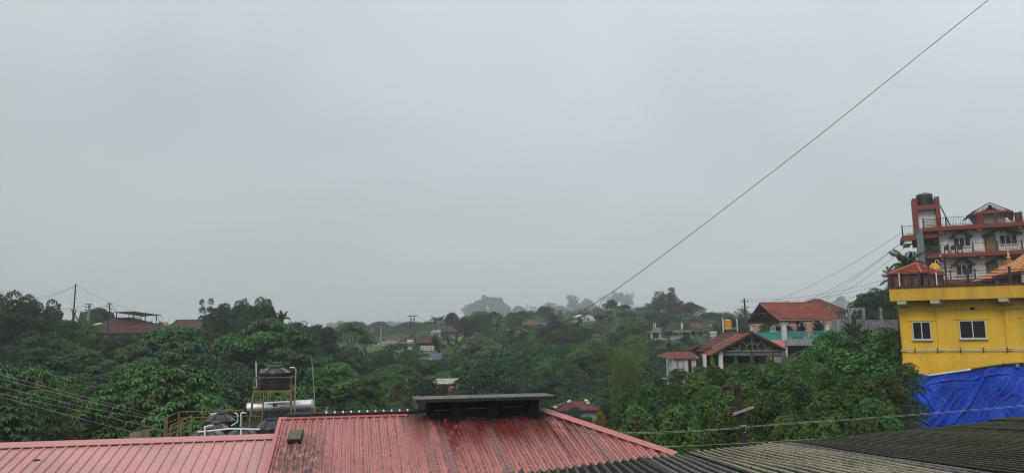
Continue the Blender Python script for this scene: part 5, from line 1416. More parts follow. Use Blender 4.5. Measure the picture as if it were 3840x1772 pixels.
mb = MB(); mb.box(f_, a_[0], b_[0], 1.2, 4, .002, a_[1] - .2); mb.build('stair_room', pm('orange_wall', (.42, .17, .04), .8, .1, 1), tb_)
mb = MB(); mb.prism([f_.p(a_[0] - .2, 1, a_[1] - .19), f_.p(b_[0], 1, a_[1] - .22), f_.p(b_[0], 4.2, a_[1] + .1), f_.p(a_[0] - .2, 4.2, a_[1] + .15)], (0, 0, .06)); mb.build('stair_roof', M_whitep, tb_)
M_blue = pm('dark_blue_plastic', (.035, .055, .10), .45, .2, 2)
M_otank = pm('orange_plastic', (.55, .25, .05), .5, .15, 2)
for px, w_, mt, l_ in ((599.5, 20, M_blue, 'dark blue water tank on the flat roof between the two brown tiled roofs'), (621, 17, M_otank, 'pale orange water tank beside the dark blue one on the flat roof')):
    c_ = at(px, 1220, 153.5); tank(0, 0, 0, w_/2847*153.5, 1.12, l_, mat=mt, base=Vector((c_.x, c_.y, f_.O.z + .002)), ribs=3, domed=.25, group='tanks on the flat roof')
for px, l_ in ((595, 'left of three thin rusty rods beside the flat roof tanks'), (610, 'middle of three thin rusty rods beside the flat roof tanks'), (631, 'right of three thin rusty rods beside the flat roof tanks')):
    one('rebar_rod', MB().tube([at(px, 1225, 152.5), at(px, 1191, 152.5)], .035, 6), pm('rusty_rebar', (.16, .10, .07), .8, .3, 4), l_, 'rod', 'rusty rods on the flat roof')

# ---------------------------------------------------------------- poles
def upole(pt, pb, D, r, arms, label, mat=M_iron, steps=(), name='utility_pole', stay=None):
    a_, b_ = at(*pt, D), at(*pb, D); d_ = (b_ - a_).normalized(); gz = ground(b_.x, b_.y)
    L = (a_.z - gz + .5)/max(.2, -d_.z); base = a_ + d_*L
    t_ = thing(name, Vector((base.x, base.y, gz)), label, 'utility pole')
    MB().tube([a_, base], [r*.8, r*1.1], 8).build('post', mat, t_, 50)
    for (xa_, ya_, xb_, yb_) in arms:
        p, q = at(xa_, ya_, D - .12), at(xb_, yb_, D - .12)
        mb = MB(); mb.bar(p, q, .09); mb.build('cross_arm', M_iron, t_)
        for e in (p, q): insul(e + (q - p)*(0.06 if e is p else -.06) + Vector((0, 0, .04)), (0, 0, 1), .08).build('insulator', M_ins, t_)
    for (y_, s_) in steps:
        k = (y_ - pt[1])/(pb[1] - pt[1]); p = a_.lerp(b_, k); mb = MB(); mb.bar(p, p + Vector((s_*.6, -.05, 0)), .06); mb.build('step_bar', M_iron, t_)
    return t_
upole((284, 1063.5), (274, 1198), 116, .12, [], 'tallest dark pole on the left ridge, topped by small insulators', steps=((1069, .8), (1081, -.7), (1096, .7), (1119, .7)))
upole((335.7, 1138), (330.5, 1190), 128, .19, [(320, 1140, 346, 1139.5), (320, 1151, 341, 1150), (317, 1161.5, 345, 1160.5)], 'grey concrete pole with three cross arms on the left ridge', mat=M_grey)
upole((412, 1135), (405.5, 1226), 124, .13, [(402, 1139, 417, 1140), (399, 1148, 420, 1160)], 'dark pole with a tilted cross arm in front of the weathered tiled house')
upole((1429.2, 1207), (1427.5, 1306), 200, .17, [(1424, 1208, 1438, 1207.5), (1427, 1214, 1438, 1216)], 'pale concrete pole with a small cross arm by the dirt road', mat=M_conc)
hf_ = thing('pole_frame', Vector((at(1547, 1230, 226).x, at(1547, 1230, 226).y, ground(at(1547, 1230, 226).x, 226))), 'twin-pole transformer frame with a top beam against the grey sky', 'utility pole')
for px, p1 in ((1540.5, 1540.3), (1553.6, 1552.5)):
    a_, b_ = at(px, 1183, 226), at(p1, 1236, 226); mb = MB(); mb.bar(a_, a_ + (b_-a_)*2.4, .22); mb.build('post', M_iron, hf_)
mb = MB(); mb.bar(at(1531, 1183.5, 225.8), at(1565, 1183, 225.8), .25); mb.build('top_beam', M_iron, hf_)
mb = MB(); mb.bar(at(1542, 1195, 225.8), at(1552.5, 1194.5, 225.8), .14); mb.bar(at(1542, 1219, 225.8), at(1552, 1219, 225.8), .14); mb.bar(at(1542, 1196, 225.8), at(1552, 1218, 225.8), .09); mb.bar(at(1552, 1196, 225.8), at(1542, 1218, 225.8), .09); mb.build('brace', M_iron, hf_)
for px in (1533, 1547, 1562): insul(at(px, 1182.5, 225.8), (0, 0, 1), .16).build('insulator', M_ins, hf_)
mb = MB(); mb.bar(at(1545, 1206, 225), at(1553, 1262, 218), .13); mb.build('stay', M_iron, hf_)
upole((1643.7, 1192), (1643.7, 1232), 236, .13, [], 'left of two plain poles beside the small coconut palm', mat=M_grey)
upole((1658, 1187), (1657.5, 1228), 238, .14, [(1654, 1190, 1662, 1190)], 'right of two plain poles beside the small coconut palm')
upole((1976, 1139.5), (1977.5, 1186), 300, .20, [(1972, 1142, 1982, 1141)], 'misty dark pole left of the hazy brown roofs on the hilltop', mat=M_grey)
upole((1970, 1160), (1972, 1186), 298, .22, [], 'short snapped pole beside the misty dark hilltop pole', mat=M_trunk)
upole((2190.7, 1114.5), (2191.5, 1166), 290, .19, [], 'tall misty pole above the white gabled house', mat=M_grey)
upole((1943, 1194), (1943, 1214), 250, .12, [], 'short pale post left of the red hip roof with blue sheeting', mat=M_conc)
upole((2790.7, 1119), (2800.7, 1244), 118, .17, [(2779, 1130, 2804, 1130), (2782, 1151, 2806, 1153), (2788, 1171, 2805, 1171)], 'dark pole with three cross arms left of the carport roof')
upole((2772, 1174), (2779, 1243), 112, .15, [(2766, 1182, 2779, 1182)], 'shorter dark pole between the yellow tank and the tall pole')
upole((3105.5, 1107), (3106, 1140), 118, .05, [], 'thin mast rising beside the dull red roof', mat=M_grey, name='antenna_mast')

# pollarded trees
def stump_tree(label, D, segs, cat='tree'):
    b_ = at(*segs[0][0], D); gz = ground(b_.x, b_.y)
    t_ = thing('pollarded_tree', Vector((b_.x, b_.y, gz)), label, cat)
    mb = MB()
    mb.tube([Vector((b_.x, b_.y, gz - .3)), b_], [.35, segs[0][2]], 8)
    for a_, c_, r0, *r1 in segs:
        p, q = at(*a_, D), at(*c_, D); m_ = p.lerp(q, .5) + Vector((.08, .1, .06)); r1 = r1[0] if r1 else r0*.8
        mb.tube([p, m_, q], [r0*.62, (r0+r1)/2*.75, r1*.62], 9)
    mb.build('trunk', M_trunk, t_, 50)
stump_tree('dark pollarded trunk with knobbly stubs left of the tallest pole', 112, [(Zl(945, 755), Zl(940, 690), .38, .55), (Zl(940, 690), Zl(935, 620), .6, .5), (Zl(925, 690), Zl(870, 640), .35, .3), (Zl(950, 690), Zl(995, 650), .35, .32), (Zl(930, 750), Zl(985, 690), .3, .35), (Zl(935, 620), Zl(936, 560), .26, .26),
    (Zl(936, 560), Zl(945, 500), .36, .22), (Zl(932, 550), Zl(905, 510), .2, .16), (Zl(905, 510), Zl(884, 460), .13, .06), (Zl(900, 500), Zl(918, 482), .1, .05), (Zl(935, 640), Zl(970, 625), .25, .25), (Zl(930, 650), Zl(880, 628), .22, .2)])
stump_tree('forked pollarded trunk at the foot of the tallest pole', 114, [(Zl(1163, 755), Zl(1165, 640), .28, .3), (Zl(1165, 640), Zl(1135, 600), .2, .2), (Zl(1165, 700), Zl(1200, 650), .14, .12), (Zl(1200, 650), Zl(1195, 590), .11, .07), (Zl(1198, 620), Zl(1215, 603), .09, .06)])

# ================================================================ CENTRE AND HILL HOUSES
M_hazytile = tile_mat('faded_brown_tiles', (.20, .10, .075), (.15, .08, .06), (.08, .06, .05), .4)
hip_house('village_house', 1547, 1672, 1286, 1261.5, 168, 93, 9, M_brownold, M_soil, 'low house with a broad old brown tiled roof left of the big banana clump', ridge=(1591, 1641), wall_h=3, nwin=0)
hip_house('village_house', 1655, 1718, 1244, 1222, 216, 90, 7, M_brownold, M_soil, 'small house with a brown hip roof right of the small coconut palm', ridge=(1679, 1694), wall_h=3, nwin=0)
def flat_shed(px0, px1, pyf, pyb, D, depth, rmat, wmat, label, wall_h=2.5, name='shed', posts=False):
    f = Fr(at(px0, pyf, D), 90); x1 = f.pix(px1, pyf)[0]; zb_ = f.pix((px0+px1)/2, pyb, depth)[1]
    t_ = thing(name, f.p(x1/2, depth/2, -wall_h), label, 'shed')
    mb = MB(); mb.prism([f.p(0, 0, 0), f.p(x1, 0, f.pix(px1, pyf)[1]), f.p(x1 - .2, depth, zb_), f.p(.2, depth, zb_)], (0, 0, -.12)); mb.build('roof', rmat, t_)
    if posts:
        for x in (.25, x1 - .35):
            for y in (.2, depth - .3): mb = MB(); mb.box(f, x, x + .15, y, y + .15, -wall_h, -.13); mb.build('post', M_white, t_)
    else:
        mb = MB(); mb.box(f, .2, x1 - .3, .3, depth - .2, -wall_h, -.14); mb.build('wall', wmat, t_)
        mb = MB(); mb.box(f, x1*.35, x1*.6, .25, .295, -2.0, -.6); mb.build('door', M_dark, t_)
    return t_
flat_shed(1612, 1651, 1247, 1236, 212, 5, pm('purple_grey_tin', (.16, .15, .18), .5, .2, 1), M_cream, 'open shelter with a purple-grey tin roof on white posts beside the twin-pole frame', 3, 'shelter', True)
flat_shed(1495, 1549, 1287.5, 1281, 166, 5, M_rust, M_cream, 'long low shed with a thin rust-coloured roof below the yellow sign', 2.5)
flat_shed(1404, 1452, 1325, 1316, 142, 5, pm('orange_rust_sheet', (.26, .085, .045), .7, .25, 1), M_darkconc, 'dark open shed with an orange rust roof at the edge of the grass bank', 3)
flat_shed(1470, 1508, 1307, 1291, 152, 6, M_brownold, M_cream, 'small shed with a steep brown tiled roof above the spreading tree', 2.5)
wb = MB(); f_ = Fr(at(1527, 1279, 172), 90); wb.box(f_, 0, f_.pix(1550.5, 1279)[0], 0, 3, -2.6, f_.pix(1527, 1272.5)[1])
one('small_white_building', wb, M_white, 'small white flat roofed building behind the long rust roofed shed', 'building')
wt = at(1556, 1277, 172); tank(0, 0, 0, .55, 1.3, 'small black water drum right of the small white building', base=Vector((wt.x, wt.y, wt.z - .5)), ribs=1, domed=.2, group='small drum')
bl = thing('balustrade', at(1603, 1320, 150), 'white grid balustrade of a terrace between the spreading tree and the banana clump', 'balustrade')
f_ = Fr(at(1578, 1314, 150), 90); x1 = f_.pix(1627, 1314)[0]; zt_ = f_.pix(1578, 1296)[1]
mb = MB()
for k in range(9): x = x1*k/8; mb.box(f_, x - .06, x + .06, 0, .12, 0, zt_)
for q in (.08, .55, .95): mb.box(f_, -.06, x1 + .06, .121, .2, zt_*q - .06, zt_*q + .06)
mb.build('grille', M_white, bl)
mb = MB(); mb.box(f_, -.5, x1 + .3, .25, 4, -3, -.02); mb.build('base', M_conc, bl)
def hang(px0, py0, px1, py1, D, mat, label):
    f = Fr(at(px0, py1, D), 90); x1 = f.pix(px1, py1)[0]; z1 = f.pix(px0, py0)[1]
    n_ = 16; mb = MB()
    for i in range(n_):
        xa_, xb_ = x1*i/n_, x1*(i+1)/n_; ya_, yb_ = .08*math.sin(i*1.9), .08*math.sin((i+1)*1.9)
        mb.poly([f.p(xa_, ya_, -.8), f.p(xb_, yb_, -.8), f.p(xb_, yb_, z1), f.p(xa_, ya_, z1)])
        mb.poly([f.p(xa_, ya_ + .05, -.8), f.p(xb_, yb_ + .05, -.8), f.p(xb_, yb_ + .05, z1), f.p(xa_, ya_ + .05, z1)])
    return one('sheet_fence', mb, mat, label, 'fence')
M_bsheet = pm('grey_blue_sheet', (.20, .26, .32), .6, .2, 1.2, (.12, .15, .18), .5)
hang(1625, 1322, 1659, 1348, 146, M_bsheet, 'grey-blue sheet fence panel left of the banana clump')
hang(1535, 1343, 1620, 1366, 141, pm('pale_blue_sheet', (.30, .36, .40), .6, .2, 1.2), 'pale blue sheet fence glimpsed behind the spreading tree')
sg = thing('road_sign', at(1496, 1290, 208) - Vector((0, 0, 1)), 'small yellow board on a post beside the dirt road', 'sign')
f_ = Fr(at(1492, 1274, 208), 90); mb = MB(); mb.box(f_, 0, .62, 0, .05, 0, .42); mb.build('board', pm('yellow_board', (.45, .27, .04), .6, .15, 3), sg)
mb = MB(); mb.box(f_, .27, .35, .06, .14, -2.5, .3); mb.build('post', M_iron, sg)

# dirt road and cut bank in the far centre
def strip(name, pts, mat, thick=1.5):
    """pts: (px, py, D) of the near edge then of the far edge, same count"""
    n_ = len(pts)//2; nr, fr_ = pts[:n_], pts[n_:]
    mb = MB()
    for i in range(n_ - 1):
        q = [at(*nr[i]), at(*nr[i+1]), at(*fr_[i+1]), at(*fr_[i])]
        mb.hexa([p - Vector((0, 0, thick)) for p in q] + q)
    return tag(mb.build(name, mat), kind='structure')
M_dirt = pm('pale_dirt', (.27, .20, .14), .95, .25, .5, (.10, .10, .04), .4, .3)
strip('dirt_road', [(1255, 1296, 196), (1340, 1297, 198), (1420, 1296, 200), (1485, 1293, 202), (1255, 1287, 208), (1340, 1287, 209), (1420, 1285, 211), (1485, 1283, 212)], M_dirt, 4)
M_bank = pm('brown_cut_bank', (.085, .055, .04), .95, .4, .35, (.03, .04, .015), .6, .4)
strip('earth_bank', [(1370, 1280, 217), (1430, 1279, 218), (1490, 1276, 219), (1530, 1272, 219), (1370, 1262, 224), (1430, 1262, 225), (1490, 1256, 226), (1530, 1252, 226)], M_bank, 5)
M_gravel = pm('grey_gravel', (.20, .20, .20), .95, .35, 1.2)
strip('gravel_heap', [(1425, 1288, 206), (1460, 1286, 206), (1490, 1284, 206), (1432, 1281, 210), (1458, 1275, 210), (1488, 1276, 210)], M_gravel, 3)
M_grassb = pm('grass_bank', (.05, .10, .025), .95, .4, .5)
strip('grass_bank', [(1380, 1322, 170), (1430, 1316, 176), (1480, 1308, 180), (1370, 1297, 196), (1430, 1296.5, 198), (1480, 1294, 200)], M_grassb, 4)

# house beyond the canopy: brick with a pale sheet roof
bh = thing('brick_house', at(1660, 1475, 105) - Vector((0, 0, 2)), 'small brick building with a pale ribbed sheet roof and white ridge, above the concrete canopy', 'building')
f_ = Fr(at(1600, 1440, 105), 88); x1 = f_.pix(1717, 1438)[0]
a0_, a1_ = f_.p(0, 0, 0), f_.p(x1, 0, 0); zr_ = f_.pix(1660, 1424, 3)[1]
mb = MB(); corr(mb, a0_, a1_, f_.p(x1 - .1, 3, zr_), f_.p(.4, 3, zr_), 9, .07); mb.build('roof', pm('moss_stained_pale_sheet', (.40, .40, .28), .7, .2, 1.2, (.20, .20, .09), .6, 1.5), bh)
mb = MB(); mb.box(f_, -.1, x1, 2.85, 3.15, zr_ + .03, zr_ + .22); mb.build('ridge_cap', M_white, bh)
mb = MB(); mb.box(f_, .25, x1, .3, 5.5, -3.5, -.03); mb.build('wall', M_brick, bh)
x_ = f_.pix(1690, 1448)[0]; mb = MB(); mb.box(f_, x_, x_ + .9, .24, .296, -.5, -.32); mb.build('lintel', M_white, bh)
# tiled roof behind the hip flashing
th_, f_, x1, zr_ = hip_house('tiled_cottage', 2080, 2256, 1541, 1503, 78, 86, 5.4, M_redold, M_paleb, 'cottage with a red-brown tiled hip roof strewn with debris, beyond the pink hip flashing', ridge=(2133, 2200), wall_h=2.8)
mb = MB(); rs = random.Random(3)
for px, py in ((2131, 1506), (2136, 1504), (2196, 1501), (2200, 1503), (2205, 1511), (2116, 1528), (2110, 1536), (2082, 1528)):
    p = at(px, py, 79.5); s_ = rs.uniform(.12, .28)
    mb.lathe(p, [(s_*.5, -.1), (s_, .02), (s_*.6, .14), (.02, .18)], 6)
mb.build('debris', M_white, th_)

hip_house('hill_house', 1940, 2042, 1218, 1198, 255, 92, 8, M_hazytile, M_soil, 'hillside house with a reddish brown hip roof and blue sheeting at its right end', ridge=(1980, 2000), wall_h=3.5)
bs = MB(); bs.prism([at(2031, 1207, 254), at(2053, 1216, 254), at(2044, 1218, 252), at(2030, 1212, 252)], (0, 0, -.15)); one('blue_sheet', bs, M_tarp, 'bright blue sheet at the right end of the reddish brown hip roof on the hillside', 'plastic sheet')
# white gabled house
wg = thing('gabled_house', at(2195, 1200, 250) - Vector((0, 0, 3)), 'white gabled house with one small dark window on the misty hill', 'house')
f_ = Fr(at(2158, 1193, 250), 88); xa_, za_ = f_.pix(2207, 1174); xb_, zb_ = f_.pix(2236, 1187)
mb = MB(); mb.prism([f_.p(.2, 0, -4), f_.p(xb_ - .3, 0, -4), f_.p(xb_ - .3, 0, zb_ - .1), f_.p(xa_, 0, za_ - .12), f_.p(.2, 0, -.1)], f_.Y*9); mb.build('wall', M_white, wg)
mb = MB(); mb.tiled(f_.p(-.2, 9.3, -.05), f_.p(-.2, -.4, -.05), f_.p(xa_, -.4, za_), f_.p(xa_, 9.3, za_), .4); mb.tiled(f_.p(xb_, -.4, zb_), f_.p(xb_, 9.3, zb_), f_.p(xa_, 9.3, za_), f_.p(xa_, -.4, za_), .4); mb.build('roof', M_hazytile, wg)
mb = MB()
for q in (2147, 2158): mb.prism([at(q, 1186, 251), at(q + 28, 1177, 252), at(q + 31, 1179, 251), at(q + 4, 1188, 250)], (0, 0, -.1))
mb.build('white_sheets', M_whitep, wg)
x_ = f_.pix(2202, 1192)[0]; mb = MB(); mb.box(f_, x_, x_ + .55, -.05, -.003, f_.pix(2202, 1200)[1], f_.pix(2202, 1191)[1]); w_ = mb.build('window', M_glass, wg)
hip_house('hill_house', 2000, 2118, 1182, 1153.5, 560, 90, 20, M_hazytile, M_cream, 'largest hazy brown roof on the hilltop, behind the dark conical tree', ridge=(2048, 2082), wall_h=4)
hip_house('hill_house', 2098, 2168, 1193, 1163.5, 470, 90, 15, M_hazytile, M_cream, 'hazy brown pyramid roof left of the white gabled house', ridge=(2128, 2136), wall_h=4)
hip_house('hill_house', 2212, 2270, 1178, 1150, 600, 90, 18, M_hazytile, M_cream, 'misty brown roof behind the white gabled house', ridge=(2232, 2246), wall_h=4)
pk = thing('pink_building', at(2435, 1195, 280) - Vector((0, 0, 3)), 'pinkish two-level flat building among the trees below the tall misty trees', 'building')
f_ = Fr(at(2393, 1196, 280), 90); x1 = f_.pix(2479, 1196)[0]
M_pinkw = pm('dull_pink_wall', (.30, .19, .165), .85, .15, 1)
mb = MB(); mb.box(f_, .2, x1 - .2, .3, 8, -4, 1.4); mb.build('wall', M_pinkw, pk)
mb = MB(); mb.box(f_, -.3, x1, 0, 8.3, 1.401, 1.9); mb.build('roof', M_hazytile, pk)
for k in range(4):
    x = .7 + k*(x1 - 1.4)/4; mb = MB(); mb.box(f_, x, x + (x1-1.4)/4 - .5, .22, .296, -1.2, 1.0); mb.build('window', M_dark, pk)
rr_ = flat_shed(2223, 2258, 1261, 1250, 172, 4, M_redold, M_cream, 'small red roofed hut in the greenery below the white gabled house', 2.5, 'hut')

# unfinished concrete building
cb = thing('unfinished_building', at(2560, 1262, 190) - Vector((0, 0, 2)), 'unfinished bare concrete building with dark empty window openings and a long flat roof', 'building')
f_ = Fr(at(2502, 1264, 190), 88); gx = lambda zx, zy, y=0: f_.pix(*Z4(zx, zy), y)
xA = gx(245, 560)[0]; xB = gx(792, 560)[0]; zT = gx(400, 530)[1]; zB = gx(400, 615)[1]
M_raw = pm('raw_concrete', (.36, .335, .29), .95, .25, .8, (.09, .085, .07), .6, .6, .4)
opn = [(262, 540, 585, 312), (330, 535, 585, 372), (450, 533, 592, 535), (566, 530, 580, 620), (672, 512, 590, 720)]
mb = MB(); cur = xA
for (a_, t0, b0, c_) in opn:
    x0, x1 = gx(a_, t0)[0], gx(c_, t0)[0]; z1, z0 = gx(a_, t0)[1], gx(a_, b0)[1]
    mb.box(f_, cur, x0, 0, .3, zB, zT); mb.box(f_, x0 + .001, x1 - .001, .02, .28, zB, z0)
    if z1 < zT - .05: mb.box(f_, x0 + .001, x1 - .001, .02, .28, z1, zT - .002)
    cur = x1
mb.box(f_, cur, xB, 0, .3, zB, zT); mb.build('front_wall', M_raw, cb)
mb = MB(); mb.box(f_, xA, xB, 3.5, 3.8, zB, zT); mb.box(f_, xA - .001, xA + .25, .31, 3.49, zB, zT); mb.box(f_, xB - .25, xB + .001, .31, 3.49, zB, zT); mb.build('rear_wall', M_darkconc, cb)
mb = MB(); mb.box(f_, xA - .8, xB + 1.2, -.9, 5, zT + .002, gx(400, 497)[1]); mb.build('roof_slab', pm('stained_slab', (.10, .098, .09), .9, .4, .6, (.03, .03, .03), .7, .8, .4), cb)
mb = MB(); mb.box(f_, xA - .2, gx(548, 530)[0], -1.2, -.901, zT - .1, zT + .12); mb.build('sunshade', M_raw, cb)
mb = MB(); mb.box(f_, xA - 3.5, xB + .5, -.6, 5, zB - 3, zB - .002); mb.build('plinth', M_raw, cb)
p0, p1 = gx(-6, 545)[0], gx(165, 545)[0]; zq = gx(80, 545)[1]; za_ = gx(100, 475, 1.5)[1]
mb = MB(); C_ = [f_.p(p0, 0, zq), f_.p(p1, 0, zq), f_.p(p1, 4, zq), f_.p(p0, 4, zq)]; A1, A2 = f_.p(gx(75, 475, 2)[0], 2, za_), f_.p(gx(140, 475, 2)[0], 2, za_)
mb.tiled(C_[0], C_[1], A2, A1, .4); mb.tiled(C_[2], C_[3], A1, A2, .4); mb.tiled(C_[3], C_[0], A1, A1, .4); mb.tiled(C_[1], C_[2], A2, A2, .4); mb.build('porch_roof', pm('grey_brown_sheet', (.15, .125, .095), .85, .25, 1), cb)
for zx in (14, 135):
    x = gx(zx, 570)[0]; mb = MB(); mb.box(f_, x - .25, x + .25, .15, .6, zB, zq - .02); mb.build('porch_column', M_raw, cb)
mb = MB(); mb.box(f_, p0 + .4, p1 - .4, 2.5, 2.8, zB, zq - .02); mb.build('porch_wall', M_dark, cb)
for zx0, zx1, zy0, zy1 in ((425, 448, 405, 490), (42, 70, 415, 492)):
    mb = MB(); P = [at(*Z4(zx0, zy1 + 6), 192), at(*Z4(zx0 + 3, zy0), 192), at(*Z4(zx1 - 4, zy0), 192), at(*Z4(zx1, zy1 + 6), 192)]
    mb.tube(P, .09, 6); mb.build('vent_pipe', M_whitep, cb)
hip_house('broken_roof_house', 2578, 2640, 1231, 1208, 205, 90, 7, M_redold, M_raw, 'dilapidated house with a dark red roof behind the unfinished concrete building', ridge=(2594, 2622), wall_h=3)
ytd = at(2667, 1222, 160); tank(2667, 1216, 160, .95, 1.0, 'small distant yellow tank among trees left of the ribbed yellow tank', mat=M_ytank, ribs=1, domed=.3, group='distant yellow tank')
# ================================================================ VEGETATION
rg = np.random.default_rng(11)
def unit(a): return a / np.maximum(1e-9, np.linalg.norm(a, axis=-1, keepdims=True))
def leaf_quads(C, Nn, T, size, asp=.5, droop=.25):
    """kite-shaped leaves centred on C, facing Nn, long axis T"""
    T = unit(T - Nn * np.sum(T*Nn, axis=1, keepdims=True)); B = np.cross(Nn, T); s = size[:, None]
    V = np.stack([C - T*s*.5, C + B*s*asp*.5 + Nn*s*.06, C + T*s*.5 - Nn*s*droop, C - B*s*asp*.5 + Nn*s*.06], axis=1)
    return V.reshape(-1, 3)
def shell(clumps, n, rg, rmin=.62):
    """points on the outer shells of ellipsoidal leaf clumps (x, y, z, rx, rz)"""
    cl = np.array(clumps, float); wt = cl[:, 3]*(cl[:, 3] + cl[:, 4]); idx = rg.choice(len(cl), n, p=wt/wt.sum())
    d = unit(rg.normal(size=(n, 3))); d[:, 2] = np.where(d[:, 2] < -.35, -d[:, 2], d[:, 2])
    rr = rg.uniform(rmin, 1.0, n)[:, None] ; c = cl[idx]
    P = c[:, :3] + d*rr*np.stack([c[:, 3], c[:, 3], c[:, 4]], 1)
    nn = unit(d/np.stack([c[:, 3], c[:, 3], c[:, 4]], 1))
    return P, nn
def crown_simple(clumps, n, size, seed, asp=.55, up=.35, rnd=.55, rmin=.6):
    rg = np.random.default_rng(seed)
    P, nn = shell(clumps, n, rg, rmin)
    Nn = unit(nn*.7 + np.array([0, 0, up]) + rg.normal(size=(n, 3))*rnd*.6)
    return leaf_quads(P, Nn, rg.normal(size=(n, 3)), size*rg.uniform(.6, 1.35, n), asp)
def crown_rosette(clumps, n, size, seed, k=7, asp=.42, rmin=.75):
    """whorls of drooping leaves at the twig ends"""
    rg = np.random.default_rng(seed)
    P, nn = shell(clumps, n, rg, rmin); ax = unit(nn*.55 + np.array([0, 0, .75]) + rg.normal(size=(n, 3))*.25)
    t = unit(np.cross(ax, rg.normal(size=(n, 3)))); b = np.cross(ax, t)
    out = []
    s = size*rg.uniform(.7, 1.3, n)
    for i in range(k):
        a = 2*math.pi*i/k + rg.uniform(-.25, .25, n)
        rad = t*np.cos(a)[:, None] + b*np.sin(a)[:, None]
        T = unit(rad - ax*rg.uniform(.0, .55, n)[:, None]); Nn = unit(ax + rad*.35 + rg.normal(size=(n, 3))*.15)
        out.append(leaf_quads(P + T*s[:, None]*.55, Nn, T, s*rg.uniform(.8, 1.15, n), asp, .2).reshape(n, 4, 3))
    return np.concatenate(out, 1).reshape(-1, 3)
def sprays(clumps, n, size, seed, k=9):
    """upright feathery shoots: short leaves up a twig"""
    rg = np.random.default_rng(seed); P, nn = shell(clumps, n, rg, .5)
    ax = unit(nn*.5 + np.array([0, 0, .9]) + rg.normal(size=(n, 3))*.3); out = []
    L = size*rg.uniform(2.0, 3.6, n)
    for i in range(k):
        t = unit(np.cross(ax, rg.normal(size=(n, 3)))); T = unit(t + ax*.5)
        out.append(leaf_quads(P + ax*(L*(i/k))[:, None] + T*(size*.4), unit(np.cross(T, ax) + ax*.5 + rg.normal(size=(n, 3))*.3), T, size*rg.uniform(.7, 1.2, n)*(1 - .4*i/k), .36, .15).reshape(n, 4, 3))
    return np.concatenate(out, 1).reshape(-1, 3)
def q4(V): return np.arange(len(V), dtype=np.int32).reshape(-1, 4)
def cl_dome(rs, n, w, z0, z1, r0, r1, flat=.75, bias=.5):
    """clumps filling a rounded crown of half width w between z0 and z1"""
    out = []
    for i in range(n):
        t = (i + .5)/n; z = z0 + (z1 - z0)*t**.9
        prof = math.sin(math.pi*min(.97, (.16 + .84*t)**(.9))) ** .55
        a = i*2.39996 + rs.uniform(-.4, .4); rad = w*prof*rs.uniform(.45, .95)*(1 if rs.random() < .8 else .3)
        r = rs.uniform(r0, r1); out.append((math.cos(a)*rad, math.sin(a)*rad, z, r, r*flat))
    return out
def trunk_mb(h, r, clumps, rs, lean=.04, nl=7):
    mb = MB(); top = Vector((rs.uniform(-lean, lean)*h, rs.uniform(-lean, lean)*h, h*.72))
    pts = [Vector((0, 0, -.4)), Vector((0, 0, .25)), top*.4 + Vector((lean*h*.3, 0, 0)), top]
    mb.tube(pts, [r*1.35, r, r*.75, r*.3], 8)
    for c in rs.sample(clumps, min(nl, len(clumps))):
        s = top*rs.uniform(.35, .9); e = Vector(c[:3]); m_ = s.lerp(e, .5) + Vector((0, 0, .12*h*rs.random()))
        mb.tube([s, m_, e], [r*.42, r*.28, r*.1], 6)
    return mb
L_dark = leaf_mat('dark_leaves', (0.005, 0.014, 0.006), (0.053, 0.114, 0.038))
L_mid = leaf_mat('mid_green_leaves', (0.010, 0.026, 0.009), (0.093, 0.195, 0.061))
L_light = leaf_mat('light_green_leaves', (0.015, 0.038, 0.013), (0.126, 0.248, 0.085))
L_pale = leaf_mat('pale_green_leaves', (0.031, 0.060, 0.029), (0.179, 0.264, 0.126))
L_yel = leaf_mat('yellow_green_leaves', (0.031, 0.055, 0.014), (0.191, 0.285, 0.073))
L_bush = leaf_mat('bush_leaves', (0.010, 0.025, 0.007), (0.126, 0.227, 0.053), accent=(.17, .19, .05), acc=.5)
L_vine = leaf_mat('creeper_leaves', (0.010, 0.030, 0.009), (0.126, 0.264, 0.069))
L_young = leaf_mat('reddish_young_leaves', (0.020, 0.037, 0.010), (0.126, 0.174, 0.042), accent=(.22, .13, .035), acc=.8)
L_orange = leaf_mat('autumn_leaves', (0.041, 0.041, 0.012), (0.211, 0.138, 0.032), accent=(.30, .14, .03), acc=.6)
L_ban = leaf_mat('banana_leaves', (0.029, 0.070, 0.020), (0.147, 0.275, 0.085), rough=.4)
L_palm = leaf_mat('palm_leaves', (0.014, 0.031, 0.012), (0.085, 0.138, 0.047), rough=.45)
L_under = leaf_mat('undergrowth_leaves', (0.009, 0.025, 0.008), (0.064, 0.142, 0.041))

PROTO = {}          # kind -> list of (crown mesh, trunk mesh, height, width)
def proto(kind, V, trunk, mat, tmat=None):
    V = np.asarray(V); h = float(np.percentile(V[:, 2], 99.7)); wdt = float(np.percentile(V[:, 0], 99) - np.percentile(V[:, 0], 1))
    me = np_mesh(kind + '_crown', V, q4(V)); me.materials.append(mat)
    tm = bpy.data.meshes.new(kind + '_trunk'); tm.from_pydata(trunk.v, [], trunk.f); tm.materials.append(tmat or M_trunk); tm.update()
    PROTO.setdefault(kind, []).append((me, tm, h, wdt))
def dome_set(kind, w, n0, r0, r1, flat, mat, make, low=.14, tr=.2):
    """the same kind of crown in four proportions, two of each"""
    for q, asp in enumerate((.62, .95, 1.4, 2.05)):
        for s in range(2):
            rs = random.Random(1000*len(kind) + 10*q + s); h = 2*w*asp
            n = int(n0*(.55 + .5*asp)); cl = cl_dome(rs, n, w - r1*.5, h*low + r0*.4, h - r1*flat*.7, r0, r1, flat)
            proto(kind, make(cl, (.5 + .55*asp), 7*q + s + len(kind)*31), trunk_mb(h, tr, cl, rs), mat)
